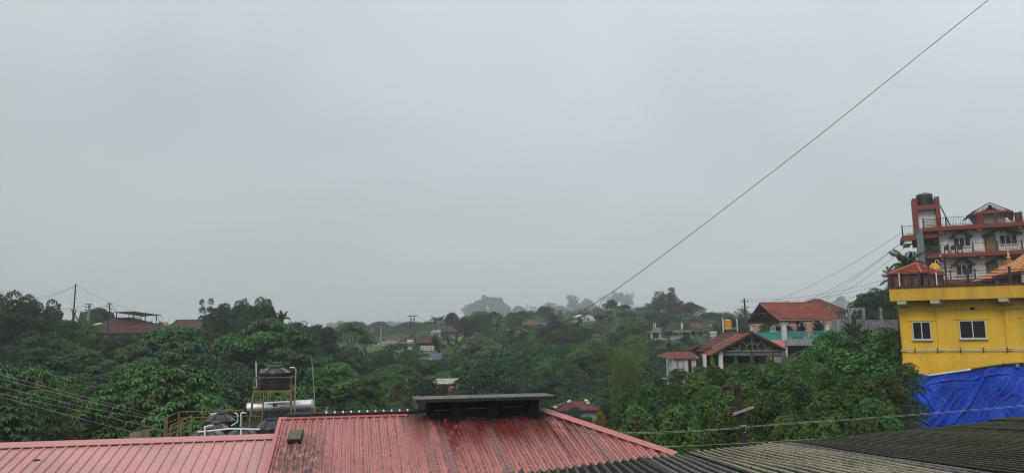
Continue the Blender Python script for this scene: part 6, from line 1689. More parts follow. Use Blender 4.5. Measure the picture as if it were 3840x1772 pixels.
dome_set('round', 3.0, 30, .65, 1.25, .8, L_dark, lambda cl, k, sd: crown_simple(cl, int(14000*k), .215, sd, up=.45, rnd=.5, rmin=.78))
dome_set('lush', 3.2, 24, .65, 1.35, .65, L_mid, lambda cl, k, sd: crown_rosette(cl, int(2700*k), .20, sd, rmin=.80))
dome_set('layered', 3.6, 26, .7, 1.5, .36, L_light, lambda cl, k, sd: crown_rosette(cl, int(2900*k), .235, sd, asp=.5, rmin=.8), low=.2)
dome_set('bush', 2.6, 30, .45, .95, .8, L_bush, lambda cl, k, sd: crown_simple(cl, int(15000*k), .14, sd, asp=.6, up=.5, rnd=.5, rmin=.76), low=.05, tr=.09)
dome_set('thicket', 2.7, 30, .5, 1.0, .75, L_bush, lambda cl, k, sd: crown_rosette(cl, int(2300*k), .15, sd, k=6, asp=.52, rmin=.8), low=.05, tr=.09)
dome_set('creeper', 2.7, 22, .6, 1.2, .75, L_vine, lambda cl, k, sd: crown_simple(cl, int(6500*k), .25, sd, asp=.85, up=.55, rnd=.4, rmin=.82), low=.04, tr=.08)
for s in range(3):
    rs = random.Random(200 + s)
    # dense dark crown breaking into several rounded tops
    cl = cl_dome(rs, 24, 2.0, 1.0, 5.4, .8, 1.2, .9)
    for k in range(4):
        x, y = rs.uniform(-1.7, 1.7), rs.uniform(-1.3, 1.3); hh = rs.uniform(5.6, 6.9)
        for j in range(4): cl.append((x + rs.uniform(-.25, .25), y, 4.6 + (hh-4.6)*j/3, 1.3 - .2*j, .9 - .06*j))
    proto('spired', crown_simple(cl, 13000, .23, s + 60, up=.35, rmin=.75), trunk_mb(7.0, .22, cl, rs), L_dark)
    # tall open crown of upright plumes
    cl = []
    for k in range(7):
        a = k*2.4; r = rs.uniform(.3, 1.3); hh = rs.uniform(8.5, 12)
        for j in range(7): cl.append((math.cos(a)*r*(1 + .1*j) + rs.uniform(-.3, .3), math.sin(a)*r*(1 + .1*j), 2.5 + (hh - 2.5)*j/6, rs.uniform(.75, 1.1) - .05*j, rs.uniform(.9, 1.2)))
    proto('tall', crown_simple(cl, 8500, .32, s + 70, asp=.45, up=.2, rnd=.8), trunk_mb(11, .2, cl, rs), L_mid)
    proto('plume', sprays(cl, 1300, .25, s + 75), trunk_mb(11, .16, cl, rs), L_yel)
    # young tree with upright whorls
    cl = []
    for k in range(9):
        a = k*2.4; r = .25 + .95*math.sqrt(k/9); cl.append((math.cos(a)*r, math.sin(a)*r, 4.6 - r*1.1 - rs.random()*.5, .5, .6)); cl.append((math.cos(a)*r*.9, math.sin(a)*r*.9, 3.1 - r*.8 - rs.random()*.5, .55, .6)); cl.append((math.cos(a)*r*.8, math.sin(a)*r*.8, 1.9 - rs.random()*.5, .6, .6))
    proto('young', crown_rosette(cl, 620, .24, s + 110, k=8, asp=.34, rmin=.5), trunk_mb(4.4, .07, cl, rs), L_young)
for s in range(2):
    rs = random.Random(700 + s); cl = []
    for k, (x, z, r) in enumerate(((-4.6, 5.2, 1.7), (-3.0, 7.4, 2.0), (-.6, 9.2, 2.3), (1.8, 9.4, 2.2), (3.9, 7.6, 2.0), (5.2, 5.6, 1.5), (0, 6.6, 2.6), (-4.9, 3.2, 1.2), (4.6, 3.4, 1.3), (2, 5, 2.2), (-2.2, 4.6, 2.0))):
        for j in range(9): a = j*2.4; cl.append((x + r*.6*math.cos(a)*rs.uniform(.4, 1.1), rs.uniform(-2.6, 2.6), z + r*.55*math.sin(a)*rs.uniform(.4, 1.1), r*rs.uniform(.3, .5), r*rs.uniform(.28, .42)))
    proto('grand', crown_simple(cl, 16000, .36, s + 170, up=.3, rmin=.7), trunk_mb(9, .5, cl, rs, nl=14), L_mid)
rs = random.Random(5)
cl = [(math.cos(i*2.4)*r, math.sin(i*2.4)*r, 5.2 + 1.5*(1 - (r/5)**2) - .9*(r/5) + rs.uniform(-.4, .3), rs.uniform(.8, 1.3), .38) for i, r in ((i, 5*math.sqrt((i + .5)/44)) for i in range(44))] + [(math.cos(i*2.1)*r, math.sin(i*2.1)*r, rs.uniform(2.6, 4.2), .9, .4) for i, r in ((i, rs.uniform(1.5, 4.2)) for i in range(14))]
proto('spreading', crown_simple(cl, 9000, .26, 130, asp=.45, up=.8), trunk_mb(6.5, .3, cl, rs, nl=12), L_mid)
cl = [(math.cos(i*2.4)*r, math.sin(i*2.4)*r, 6.2 + 1.0*(1 - (r/1.6)**2) + rs.uniform(-.2, .2), .55, .3) for i, r in ((i, 1.6*math.sqrt((i + .5)/14)) for i in range(14))] + [(1.5, .2, 4.2, .6, .35), (1.9, -.3, 3.7, .5, .3), (-1.3, .3, 4.4, .6, .35), (-1.7, -.2, 3.5, .5, .3), (1.0, .6, 3.2, .5, .3)]
proto('umbrella', crown_rosette(cl, 330, .34, 140), trunk_mb(7, .13, cl, rs, nl=12), L_mid)
# pepper vines on stakes
for s in range(2):
    rs = random.Random(300 + s); cl = [(rs.uniform(-.12, .12), rs.uniform(-.12, .12), .3 + 2.9*i/11, rs.uniform(.32, .5) * (1 - .25*abs(i - 6)/6), .42) for i in range(12)]
    mb = MB(); mb.tube([(0, 0, -.3), (.02, 0, 1.6), (0, .02, 3.3)], [.09, .08, .05], 6)
    proto('vinepole', crown_simple(cl, 1500, .17, s + 150, asp=.75, up=.2), mb, L_bush)
# banana plants, palms: fronds of real leaf strips
def frond(base, az, L, el0, droop, wid, rg, segs=7, torn=False):
    V = []
    d = np.array([math.cos(az), math.sin(az), 0.0]); side = np.array([-math.sin(az), math.cos(az), 0.0])
    pts = []; p = np.array(base, float); e = el0
    for i in range(segs + 1):
        pts.append(p.copy()); p = p + (d*math.cos(e) + np.array([0, 0, math.sin(e)]))*L/segs; e -= droop/segs
    for i in range(segs):
        w0 = wid*math.sin(math.pi*min(1, (i + .4)/(segs + .3)))**.7; w1 = wid*math.sin(math.pi*min(1, (i + 1.4)/(segs + .3)))**.7 if i < segs - 1 else .02
        for sg_ in (-1, 1):
            lift = np.array([0, 0, -.32]); g0 = .12*wid if torn and rg.random() < .6 else 0
            V += [pts[i], pts[i] + (side*sg_ + lift*.8)*w0*(1 - g0), pts[i+1] + (side*sg_ + lift*.8)*w1, pts[i+1]]
    return V
def palm_frond(base, az, L, el0, droop, rg, nleaf=26, ll=.75):
    V = []; d = np.array([math.cos(az), math.sin(az), 0.0]); side = np.array([-math.sin(az), math.cos(az), 0.0]); p = np.array(base, float); e = el0
    for i in range(nleaf):
        ax = d*math.cos(e) + np.array([0, 0, math.sin(e)]); q = p + ax*L/nleaf
        s_ = ll*(math.sin(math.pi*min(1, (i + 2)/(nleaf + 3)))**.6)
        for sg_ in (-1, 1):
            tip = p + (side*sg_*.82 + ax*.55 + np.array([0, 0, -.42 + rg.uniform(-.2, .1)]))*s_
            V += [p, p + ax*.05 + (tip - p)*.5 + np.array([0, 0, .03]), tip, p + (tip - p)*.5 - ax*.07]
        V += [p - side*.03, p + side*.03, q + side*.025, q - side*.025]
        p = q; e -= droop/nleaf
    return V
for s in range(3):
    r_ = np.random.default_rng(400 + s); rs = random.Random(400 + s); V = []; mb = MB()
    for k in range(4):
        x, y = rs.uniform(-1.1, 1.1), rs.uniform(-.8, .8); h = rs.uniform(1.6, 2.8)
        mb.tube([(x, y, -.3), (x, y, h*.6), (x + .05, y, h)], [.16, .13, .08], 7)
        for j in range(8): V += frond((x, y, h - .1), j*2.4 + k, rs.uniform(1.7, 2.6), rs.uniform(.75, 1.35), rs.uniform(.9, 2.2), rs.uniform(.26, .36), r_, torn=True)
    proto('banana', np.array(V), mb, L_ban, pm('banana_stem', (.12, .14, .06), .8, .3, 2))
for s in range(2):
    r_ = np.random.default_rng(500 + s); rs = random.Random(500 + s); V = []; mb = MB()
    mb.tube([(0, 0, -.4), (.1, 0, 2.5), (.15, .05, 5.4)], [.2, .15, .12], 8)
    for j in range(18): V += palm_frond((.15, .05, 5.4), j*2.4, rs.uniform(2.1, 2.8), 1.35 - 1.5*(j/18), rs.uniform(.9, 1.5), r_)
    proto('coconut', np.array(V), mb, L_palm)
r_ = np.random.default_rng(520); rs = random.Random(520); V = []; mb = MB()
for k in range(4):
    x, y = (k - 1.5)*.5, rs.uniform(-.4, .4); h = rs.uniform(4.2, 5.6); mb.tube([(x, y, -.3), (x, y, h)], [.08, .06], 6)
    for j in range(9): V += palm_frond((x, y, h), j*2.4 + k, rs.uniform(1.2, 1.6), 1.4 - 1.1*(j/9), 1.3, r_, 16, .42)
proto('areca', np.array(V), mb, L_palm)
r_ = np.random.default_rng(530); V = []; mb = MB(); mb.tube([(0, 0, -.3), (0, 0, .5)], [.2, .18], 8)
for j in range(26): V += palm_frond((0, 0, .5), j*2.4, 1.7, 1.4 - 1.1*(j/26), 1.1, r_, 20, .36)
proto('cycad', np.array(V), mb, L_palm)
# open, nearly bare twiggy crown
for s in range(2):
    rs = random.Random(600 + s); mb = MB(); tips = []
    def grow(p, d, L, r, n):
        q = p + d*L; mb.tube([p, p.lerp(q, .5) + Vector((rs.uniform(-.06, .06), rs.uniform(-.06, .06), 0))*L, q], [r, r*.8, r*.62], 5)
        if n == 0: tips.append(tuple(q)); return
        for k in range(3 if n > 1 else 2): grow(q, (d + Vector((rs.uniform(-.75, .75), rs.uniform(-.75, .75), rs.uniform(-.05, .45)))).normalized(), L*.72, r*.6, n - 1)
    grow(Vector((0, 0, -.3)), Vector((0, 0, 1)), 2.4, .16, 4)
    r_ = np.random.default_rng(s); cl = [(t_[0], t_[1], t_[2], .34, .3) for t_ in tips]
    proto('sparse', crown_simple(cl, 420, .24, s + 160), mb, L_pale)

KIND_CAT = {'banana': 'banana plant', 'coconut': 'palm', 'areca': 'palm', 'cycad': 'palm', 'bush': 'bush', 'thicket': 'bush', 'creeper': 'creeper', 'vinepole': 'vine'}
KIND_NAME = {'round': 'broadleaf_tree', 'lush': 'leafy_tree', 'layered': 'layered_tree', 'spired': 'jackfruit_tree', 'tall': 'tall_tree', 'plume': 'silver_oak_tree', 'bush': 'bush', 'thicket': 'bush', 'creeper': 'creeper_mound', 'young': 'young_tree', 'spreading': 'spreading_tree', 'grand': 'broad_tree', 'umbrella': 'umbrella_tree', 'vinepole': 'pepper_vine', 'banana': 'banana_plant', 'coconut': 'coconut_palm', 'areca': 'areca_palm', 'cycad': 'cycad_palm', 'sparse': 'sparse_tree'}
CROWN_MESH = {}
def recolour(me, mat):
    k = (me.name, mat.name)
    if k not in CROWN_MESH:
        c = me.copy(); c.materials.clear(); c.materials.append(mat); CROWN_MESH[k] = c
    return CROWN_MESH[k]
TREES = []
trs = random.Random(77)
def tree(kind, px, py_top, D, wpx, label, group=None, mat=None, x=None, h=None, sink=0.0, zbase=None, leafless=False):
    """one tree: its top at that height in the view, its foot on the ground"""
    far = D >= 375
    if far: D *= 3.0
    p = at(px, py_top, D)
    gz = ground(p.x, p.y) if zbase is None else zbase
    if far: gz = at(px, py_top + 1.05*wpx, D).z
    hh = max(.6, p.z - gz) if h is None else h
    if kind == 'spired': wpx *= 1.3
    wm = wpx/F_PX*D
    fit = sorted(PROTO[kind], key=lambda q: abs(math.log((q[2]/q[3])/(hh/wm))))
    me, tm, ph, pw_ = trs.choice(fit[:2] if len(fit) > 3 else fit)
    t_ = thing(KIND_NAME[kind], (p.x, p.y, gz), label, KIND_CAT.get(kind, 'tree'), group)
    t_.rotation_euler = (0, 0, trs.uniform(0, 2*math.pi)); t_.scale = (wm/pw_, wm/pw_, hh/ph)
    tr_ = link_mesh('trunk', tm, None, t_)
    cr = link_mesh('crown', me if mat is None else recolour(me, mat), None, t_)
    TREES.append((px, py_top, D, wpx))
    return t_

# ---- the trees one can tell apart
T = tree
T('plume', -12, 1042, 90, 105, 'wispy tall tree cut by the left edge, rising above the dark row', mat=L_mid)
T('spired', 10, 1098, 96, 130, 'dark pointed tree at the left edge under the wispy tall tree')
T('spired', 74, 1110, 102, 105, 'dark pointed-top tree nearest the left edge of the ridge row')
T('spired', 131, 1128, 106, 85, 'dark tree in the middle of the pointed ridge row')
T('spired', 170, 1128, 108, 85, 'dark pointed tree at the right end of the ridge row, beside the pollarded trunk')
T('round', 60, 1175, 92, 190, 'dark rounded tree under the pointed ridge row at the left edge')
T('round', 150, 1190, 96, 170, 'dark rounded tree below the right end of the pointed ridge row')
T('creeper', 378, 1155, 150, 120, 'rounded large-leaved tree left of the tiled house', mat=L_mid)
T('creeper', 345, 1178, 146, 110, 'lower large-leaved shrub at the foot of the grey pole', mat=L_mid)
T('banana', 306, 1162, 130, 52, 'lone banana plant with upright leaf by the tallest pole')
T('young', 300, 1205, 110, 130, 'yellowish-green bushy tree below the lone banana plant', mat=L_yel)
T('young', 345, 1215, 105, 110, 'olive bushy tree in front of the left end of the weathered roof', mat=L_bush)
T('lush', 250, 1200, 100, 150, 'leafy tree below the pollarded trunks')
T('tall', 792, 1122, 128, 80, 'light green wispy tree at the right end of the second tiled roof', mat=L_mid)
T('round', 838, 1152, 122, 120, 'dark round tree under the light wispy tree')
T('spired', 868, 1142, 124, 90, 'dark pointed tree just right of the light wispy tree')
T('spired', 921, 1126, 122, 90, 'dark pointed tree left in the central dark pair')
T('spired', 972, 1120, 120, 105, 'tallest dark pointed tree right in the central dark pair')
T('round', 1000, 1150, 118, 110, 'dark round tree closing the central dark group on the right')
T('areca', 1052, 1165, 118, 70, 'slender palm at the right of the central dark group')
T('banana', 985, 1195, 112, 60, 'banana clump showing in front of the central dark group')
T('sparse', 1128, 1200, 128, 90, 'open branched tree right of the slender palm', mat=L_mid)
T('lush', 1110, 1208, 126, 90, 'leafy tree under the open branched tree')
T('round', 1186, 1222, 126, 80, 'rounded tree left of the gap with the far road')
T('round', 1232, 1226, 118, 105, 'dark round tree at the left side of the gap with the far road')
T('umbrella', 1322, 1210, 128, 115, 'thin-trunked tree with a flat umbrella crown before the dirt road')
T('umbrella', 1375, 1255, 132, 75, 'smaller umbrella-crowned tree right of the tall one')
T('spreading', 1500, 1288, 118, 265, 'wide flat-topped spreading tree below the brown village roof')
T('round', 1440, 1320, 112, 120, 'dark tree under the left side of the spreading tree')
T('banana', 1693, 1255, 160, 95, 'large pale banana clump right of the white balustrade')
T('banana', 1665, 1285, 152, 60, 'smaller banana plant left of the large pale clump')
T('round', 1633, 1262, 158, 44, 'narrow dark tree in front of the village roof')
T('coconut', 1642, 1183, 240, 64, 'small coconut palm beside the two plain poles')
T('round', 1696, 1172, 232, 62, 'lone round tree right of the small coconut palm')
T('grand', 1820, 1112, 400, 175, 'large misty tree with a broad lobed crown on the skyline')
T('round', 1768, 1138, 405, 70, 'misty left lobe tree beside the large misty tree')
T('lush', 1875, 1130, 395, 70, 'misty tree at the right shoulder of the large misty tree')
for px, py, D, w_, l_ in ((1745, 1192, 230, 60, 'dark rounded tree below the large misty tree, farthest left'), (1775, 1195, 222, 80, 'dark rounded tree below the large misty tree, second from left'), (1815, 1180, 226, 90, 'dark rounded tree directly below the large misty tree'), (1850, 1168, 232, 60, 'slim dark tree below the right side of the large misty tree')):
    T('round', px, py, D, w_, l_)
T('banana', 1873, 1170, 214, 72, 'tall banana clump below the right side of the large misty tree')
T('banana', 1863, 1208, 200, 60, 'lower banana clump under the tall one')
T('coconut', 1908, 1228, 186, 75, 'drooping palm on the slope left of the red hip roof')
T('banana', 1962, 1228, 192, 70, 'pale banana plants below the red hip roof')
T('lush', 2000, 1215, 225, 60, 'leafy tree in front of the red hip roof')
T('lush', 1925, 1172, 245, 70, 'leafy tree left of the misty dark pole')
T('banana', 2075, 1244, 195, 40, 'bright banana plant on the slope, left of two')
T('banana', 2125, 1240, 195, 45, 'bright banana plant on the slope, right of two')
T('banana', 2170, 1190, 232, 55, 'banana plant at the left corner of the white gabled house')
T('banana', 2236, 1172, 236, 62, 'banana plant at the right corner of the white gabled house')
T('banana', 2262, 1176, 238, 70, 'banana clump right of the white gabled house')
T('banana', 2290, 1186, 232, 60, 'farthest right banana clump of the hilltop row')
T('spired', 2036, 1146, 300, 44, 'dark conical tree before the largest hazy roof')
T('tall', 2078, 1163, 262, 50, 'slim light tree before the hazy pyramid roof')
T('grand', 2074, 1136, 450, 62, 'faint misty dome-shaped tree on the skyline')
T('grand', 2148, 1105, 405, 68, 'misty tall round tree left of the tall misty pole')
T('round', 2205, 1120, 410, 66, 'misty round tree right of the tall misty pole')
T('round', 2175, 1140, 400, 55, 'misty low tree between the two misty round trees')
T('sparse', 2248, 1108, 380, 45, 'misty bare twiggy tree')
T('round', 2290, 1122, 300, 50, 'dark round tree right of the misty bare tree')
T('tall', 2312, 1092, 430, 46, 'misty tall tree behind the dark round tree')
T('tall', 2352, 1098, 430, 50, 'misty tall open tree right of the dark round tree')
T('round', 2338, 1142, 300, 60, 'dark tree right of the round tree, below the misty tall open tree')
T('round', 2412, 1150, 310, 62, 'dark low tree above the pinkish building')
T('lush', 2445, 1160, 262, 55, 'leafy tree in front of the pinkish building')
for px, py, D, w_, l_, k_ in ((2440, 1130, 300, 44, 'leftmost short tree of the tall misty group', 'tall'), (2470, 1094, 305, 52, 'second tall tree of the tall misty group', 'tall'), (2512, 1080, 310, 66, 'tallest tree of the tall misty group', 'tall'), (2545, 1118, 300, 52, 'tall tree right of the tallest in the misty group', 'tall'), (2590, 1132, 288, 74, 'dense rightmost tree of the tall misty group', 'spired'), (2528, 1150, 285, 80, 'dense lower tree under the tall misty group', 'round')):
    T(k_, px, py, D, w_, l_)
T('bush', 2510, 1182, 240, 85, 'vine covered mound below the tall misty group', mat=L_mid)
T('bush', 2400, 1215, 225, 80, 'brownish green mound above the unfinished building', mat=L_yel)
T('round', 2662, 1170, 262, 72, 'dark dome-shaped tree above the broken red roof')
T('lush', 2693, 1172, 266, 48, 'lighter tree right of the dark dome-shaped tree')
T('lush', 2722, 1172, 250, 55, 'leafy tree behind the ribbed yellow tank')
T('sparse', 2618, 1178, 330, 44, 'thin misty tree left of the dark dome-shaped tree')
T('sparse', 2768, 1155, 190, 62, 'bare twiggy tree left of the pole with three arms')
T('lush', 2752, 1195, 150, 60, 'leafy tree behind the right post of the ribbed yellow tank')
T('round', 2700, 1205, 145, 70, 'leafy tree behind the left post of the ribbed yellow tank', mat=L_mid)
T('coconut', 2508, 1236, 165, 70, 'drooping palm in front of the unfinished building')
T('banana', 2515, 1282, 150, 75, 'banana clump below the unfinished building', mat=L_pale)
T('banana', 2545, 1284, 148, 65, 'banana clump right of the drooping palm', mat=L_pale)
T('round', 2572, 1256, 150, 42, 'slim dark tree before the unfinished building')
T('young', 2594, 1272, 140, 40, 'bright yellow-green shrub below the unfinished building', mat=L_yel)
T('plume', 2322, 1268, 88, 85, 'yellow-green feathery tree, left of the tall pair on the slope')
T('plume', 2372, 1250, 90, 95, 'yellow-green feathery tree, taller right one of the pair on the slope')
T('plume', 2345, 1330, 84, 90, 'shorter feathery tree at the foot of the tall pair')
T('spired', 3262, 1082, 97, 110, 'dark layered tree behind the stone wall, left of the yellow building', mat=L_dark)
T('round', 3320, 1086, 99, 120, 'dark tree between the picket fence and the yellow building')
mrs = random.Random(31)
for k in range(15):
    px = 1915 + 38*k + mrs.uniform(-14, 14)
    T(('lush', 'round', 'grand', 'tall')[k % 4], px, mrs.uniform(1132, 1172) + (10 if px < 1960 else 0), mrs.uniform(380, 440), mrs.uniform(44, 80), 'faint misty tree in the continuous soft row along the far hilltop', 'misty tree row on the far hilltop')
T('lush', 3152, 1110, 400, 62, 'faint misty tree behind the picket fence')
T('coconut', 3402, 930, 70, 115, 'coconut palm in front of the grey hotel column', zbase=H0 + 1)
T('coconut', 3352, 1000, 66, 80, 'lower drooping palm left of the red pavilion roof', zbase=H0 + 1)
T('cycad', 3197, 1190, 84, 90, 'spiky cycad before the stone wall')
T('thicket', 2885, 1208, 112, 85, 'dense potted shrub seen under the carport roof', mat=L_mid)
T('cycad', 3002, 1208, 103, 40, 'potted palm under the carport, nearer the white car', zbase=cf.O.z + zdk)
T('cycad', 3068, 1202, 101, 50, 'potted palm under the carport, nearer the right pillar', zbase=cf.O.z + zdk)
T('layered', 655, 1222, 84, 330, 'very large light green layered tree below the tiled roofs')
T('layered', 500, 1300, 78, 230, 'light layered tree left of the very large one')
T('layered', 1010, 1198, 90, 300, 'very large light green tree below the central dark group', mat=L_mid)
T('layered', 1120, 1238, 86, 220, 'broad layered tree left of the dark gap trees', mat=L_mid)
T('layered', 880, 1250, 92, 240, 'broad layered tree behind the tank stand', mat=L_mid)
T('layered', 150, 1262, 74, 190, 'large-leaved pale tree high on the left slope')
T('layered', 235, 1335, 66, 190, 'large-leaved tree in the middle of the left slope')
T('layered', 330, 1310, 72, 190, 'large-leaved tree right of the dark hollow on the left slope')
T('layered', 400, 1395, 62, 190, 'large-leaved tree low on the left slope, above the wires')
T('layered', 60, 1400, 52, 210, 'wispy large tree at the left edge behind the wires', mat=L_mid)
T('tall', 190, 1412, 56, 230, 'bamboo-like drooping tree behind the wires', mat=L_yel)
T('round', 420, 1262, 96, 150, 'dark tree below the front corner of the weathered roof')
T('round', 60, 1290, 84, 170, 'black-green tree in shade at the left edge')
T('young', 318, 1536, 44, 150, 'reddish tipped young tree, tallest behind the clean pink roof')
T('young', 270, 1600, 43, 110, 'reddish tipped young tree at the left foot of the tallest')
T('young', 374, 1592, 43.5, 100, 'yellow-green young tree, left of the close pair')
T('young', 436, 1576, 44, 115, 'yellow-green young tree, right of the close pair')
T('young', 20, 1636, 40, 150, 'reddish tipped young tree at the bottom left corner')
T('young', 105, 1636, 40.5, 140, 'reddish tipped young tree, second from the left corner')
T('young', 178, 1654, 41, 100, 'lowest reddish young tree just showing over the pink ridge')
T('layered', 1265, 1362, 66, 250, 'bright light green bushy tree right of the bamboo pole')
T('layered', 1180, 1380, 60, 160, 'light large-leaved tree directly behind the bamboo pole')
T('layered', 1380, 1418, 62, 170, 'mid green tree left of the pale bushy tree')
T('lush', 1508, 1405, 54, 150, 'pale green bushy tree at the left end of the concrete canopy', mat=L_pale)
T('round', 1605, 1420, 78, 130, 'dark tree left of the small brick building')
T('round', 1665, 1444, 72, 75, 'dark round bush in front of the small brick building')
T('round', 1840, 1352, 98, 235, 'broad dark dense tree right of the small brick building')
T('lush', 1790, 1262, 140, 165, 'pale topped tree on the mid slope', mat=L_pale)
T('lush', 1868, 1258, 145, 120, 'light green tree right of the pale topped tree', mat=L_light)
T('round', 1965, 1310, 120, 90, 'slim vine-clad tree right of the broad dark tree', mat=L_mid)
T('round', 2180, 1232, 170, 90, 'dark tree below the white gabled house')
T('round', 2140, 1225, 178, 70, 'mid green tree left of the small red hut')
T('thicket', 2155, 1526, 70, 90, 'dark shrub growing in front of the tiled cottage', mat=L_dark)
T('thicket', 2205, 1560, 68, 70, 'dark shrub below the cottage wall', mat=L_dark)
T('young', 2245, 1548, 56, 95, 'orange-yellow leaved shrub beside the tiled cottage', mat=L_orange)
T('lush', 2050, 1492, 66, 90, 'bright leafy bush at the right end of the concrete canopy', mat=L_mid)
vp = 'pepper vines on stakes before the gable house'
for px, py, w_, D, l_ in ((2760, 1334, 20, 62, 'rounded pepper vine column left of the tallest'), (2817, 1318, 26, 60, 'tallest pepper vine column before the iron grille'), (2884, 1328, 18, 64, 'narrow pepper vine column, left of the close pair'), (2899, 1328, 18, 64, 'narrow pepper vine column, right of the close pair'), (2877, 1346, 18, 58, 'short pepper vine column before the close pair'), (2942, 1326, 24, 62, 'pepper vine column at the right corner of the gable house'), (3020, 1304, 34, 56, 'leaning pepper vine column right of the carport pillar'), (2670, 1337, 26, 62, 'pepper vine at the left column of the gable house')):
    T('vinepole', px, py, D, w_, l_, vp)
for px, py, D, w_, l_ in ((2800, 1370, 57, 150, 'bright climbing plants in front of the gable house'), (2730, 1390, 52, 130, 'bright low creeper mound left of the tallest pepper vine'), (2900, 1375, 56, 130, 'bright low creeper mound right of the tallest pepper vine'), (2990, 1365, 58, 120, 'creeper mound below the carport pillar'), (2750, 1368, 63, 90, 'small creeper mound by the left column of the gable house'), (2855, 1366, 63, 100, 'creeper mound under the middle of the iron grille'), (2925, 1362, 63, 90, 'creeper mound under the right end of the gable house'), (2690, 1372, 60, 90, 'creeper mound between the shed and the gable house'), (3060, 1292, 64, 160, 'creeper mound climbing to the carport deck'), (3010, 1330, 62, 110, 'creeper mound under the carport deck'),
                       (3140, 1240, 66, 170, 'large leaved creeper heap left of the spiky cycad'), (3230, 1238, 62, 190, 'large leaved creeper heap below the stone wall'), (3320, 1228, 58, 150, 'creeper heap beside the yellow building'), (3370, 1240, 50, 90, 'creeper heap against the yellow wall corner'), (3150, 1310, 50, 210, 'creeper heap in the middle of the right slope'), (3270, 1318, 48, 200, 'creeper heap below the yellow building corner')):
    T('creeper', px, py, D, w_, l_, None)
for px, py, D, w_, kd, l_ in ((3390, 1362, 41, 150, 'thicket', 'dark bush overhanging the left edge of the blue tarp'), (3330, 1400, 38, 200, 'thicket', 'bush left of the blue tarp'), (3225, 1410, 36, 230, 'bush', 'wide bush left of the tarp-side bush'), (3090, 1372, 42, 220, 'bush', 'yellowish fine-leaved bush in the middle of the right slope'), (2985, 1418, 38, 200, 'thicket', 'bush right of the leaning pole'), (3120, 1470, 31, 260, 'thicket', 'low bush right of the pole near the corrugated roof'), (3290, 1500, 31, 240, 'thicket', 'dark low bush before the tarp'), (2900, 1480, 31, 240, 'bush', 'fine-leaved bush close behind the leaning pole'),
                          (2690, 1375, 44, 170, 'thicket', 'rounded bush before the white shed'), (2540, 1382, 58, 150, 'thicket', 'bush at the left foot of the white shed'), (2622, 1374, 60, 120, 'bush', 'small bush at the right foot of the white shed'), (2600, 1400, 42, 180, 'thicket', 'rounded bush left of the one before the shed'), (2780, 1420, 40, 200, 'bush', 'yellow-green bush behind the pole top'), (2660, 1450, 35, 230, 'thicket', 'dark bush left of the leaning pole'), (2520, 1440, 40, 200, 'bush', 'bush at the left of the dark thicket'), (2420, 1440, 44, 190, 'lush', 'leafy tree above the orange-leaved shrub'), (2340, 1455, 50, 150, 'lush', 'leafy tree right of the tiled cottage'),
                          (2540, 1520, 28, 240, 'thicket', 'dark low bush behind the hip flashing, right'), (2400, 1530, 31, 220, 'thicket', 'dark low bush behind the hip flashing, left'), (2720, 1545, 26, 230, 'bush', 'dark low bush at the foot of the leaning pole'), (2960, 1560, 26, 230, 'thicket', 'lowest bush right of the leaning pole foot'), (3080, 1570, 25, 230, 'thicket', 'lowest bush along the corrugated eave'), (3230, 1570, 26, 240, 'thicket', 'lowest dark bush left of the tarp foot')):
    T(kd, px, py, D, w_, l_)

# ---- the rest of the tree cover: individual trees by zone, kept clear of what must stay visible
CAPS = [(330, 640, 1258, 136), (625, 800, 1228, 148), (1250, 1400, 1302, 200), (1390, 1520, 1325, 165), (1500, 1760, 1345, 150), (1535, 1720, 1290, 165), (1700, 1760, 1255, 215), (1930, 2060, 1222, 252), (2060, 2140, 1200, 300), (2140, 2270, 1212, 248), (2215, 2262, 1268, 170), (2430, 2665, 1272, 188),
        (2490, 2660, 1400, 70), (2640, 2960, 1420, 73), (2850, 3120, 1345, 92), (3120, 3400, 1250, 86), (3380, 3900, 1700, 60), (2065, 2262, 1575, 76), (1598, 1722, 1475, 103), (1490, 1515, 1300, 205)]
FOOT = []
for o in list(COL.objects):
    if o.parent is None and o.get('category') in ('house', 'building', 'shed', 'carport'):
        B = [(o.location.x + v[0], o.location.y + v[1]) for c in o.children for v in c.bound_box]
        if not B: B = [(o.location.x + v[0], o.location.y + v[1]) for v in o.bound_box]
        bx0, bx1, by0, by1 = min(q[0] for q in B), max(q[0] for q in B), min(q[1] for q in B), max(q[1] for q in B)
        st = 4.0; ni = max(1, int((bx1 - bx0)/st)); nj = max(1, int((by1 - by0)/st))
        for i in range(ni + 1):
            for j in range(nj + 1): FOOT.append((bx0 + (bx1 - bx0)*i/ni, by0 + (by1 - by0)*j/nj, 3.6))
for o in COL.objects:
    if o.parent is None and o.get('category') == 'utility pole': FOOT.append((o.location.x, o.location.y, 1.5))
placed = [(at(a, b, D).x, D, w_/F_PX*D*.5) for a, b, D, w_ in TREES]
zr = random.Random(9)
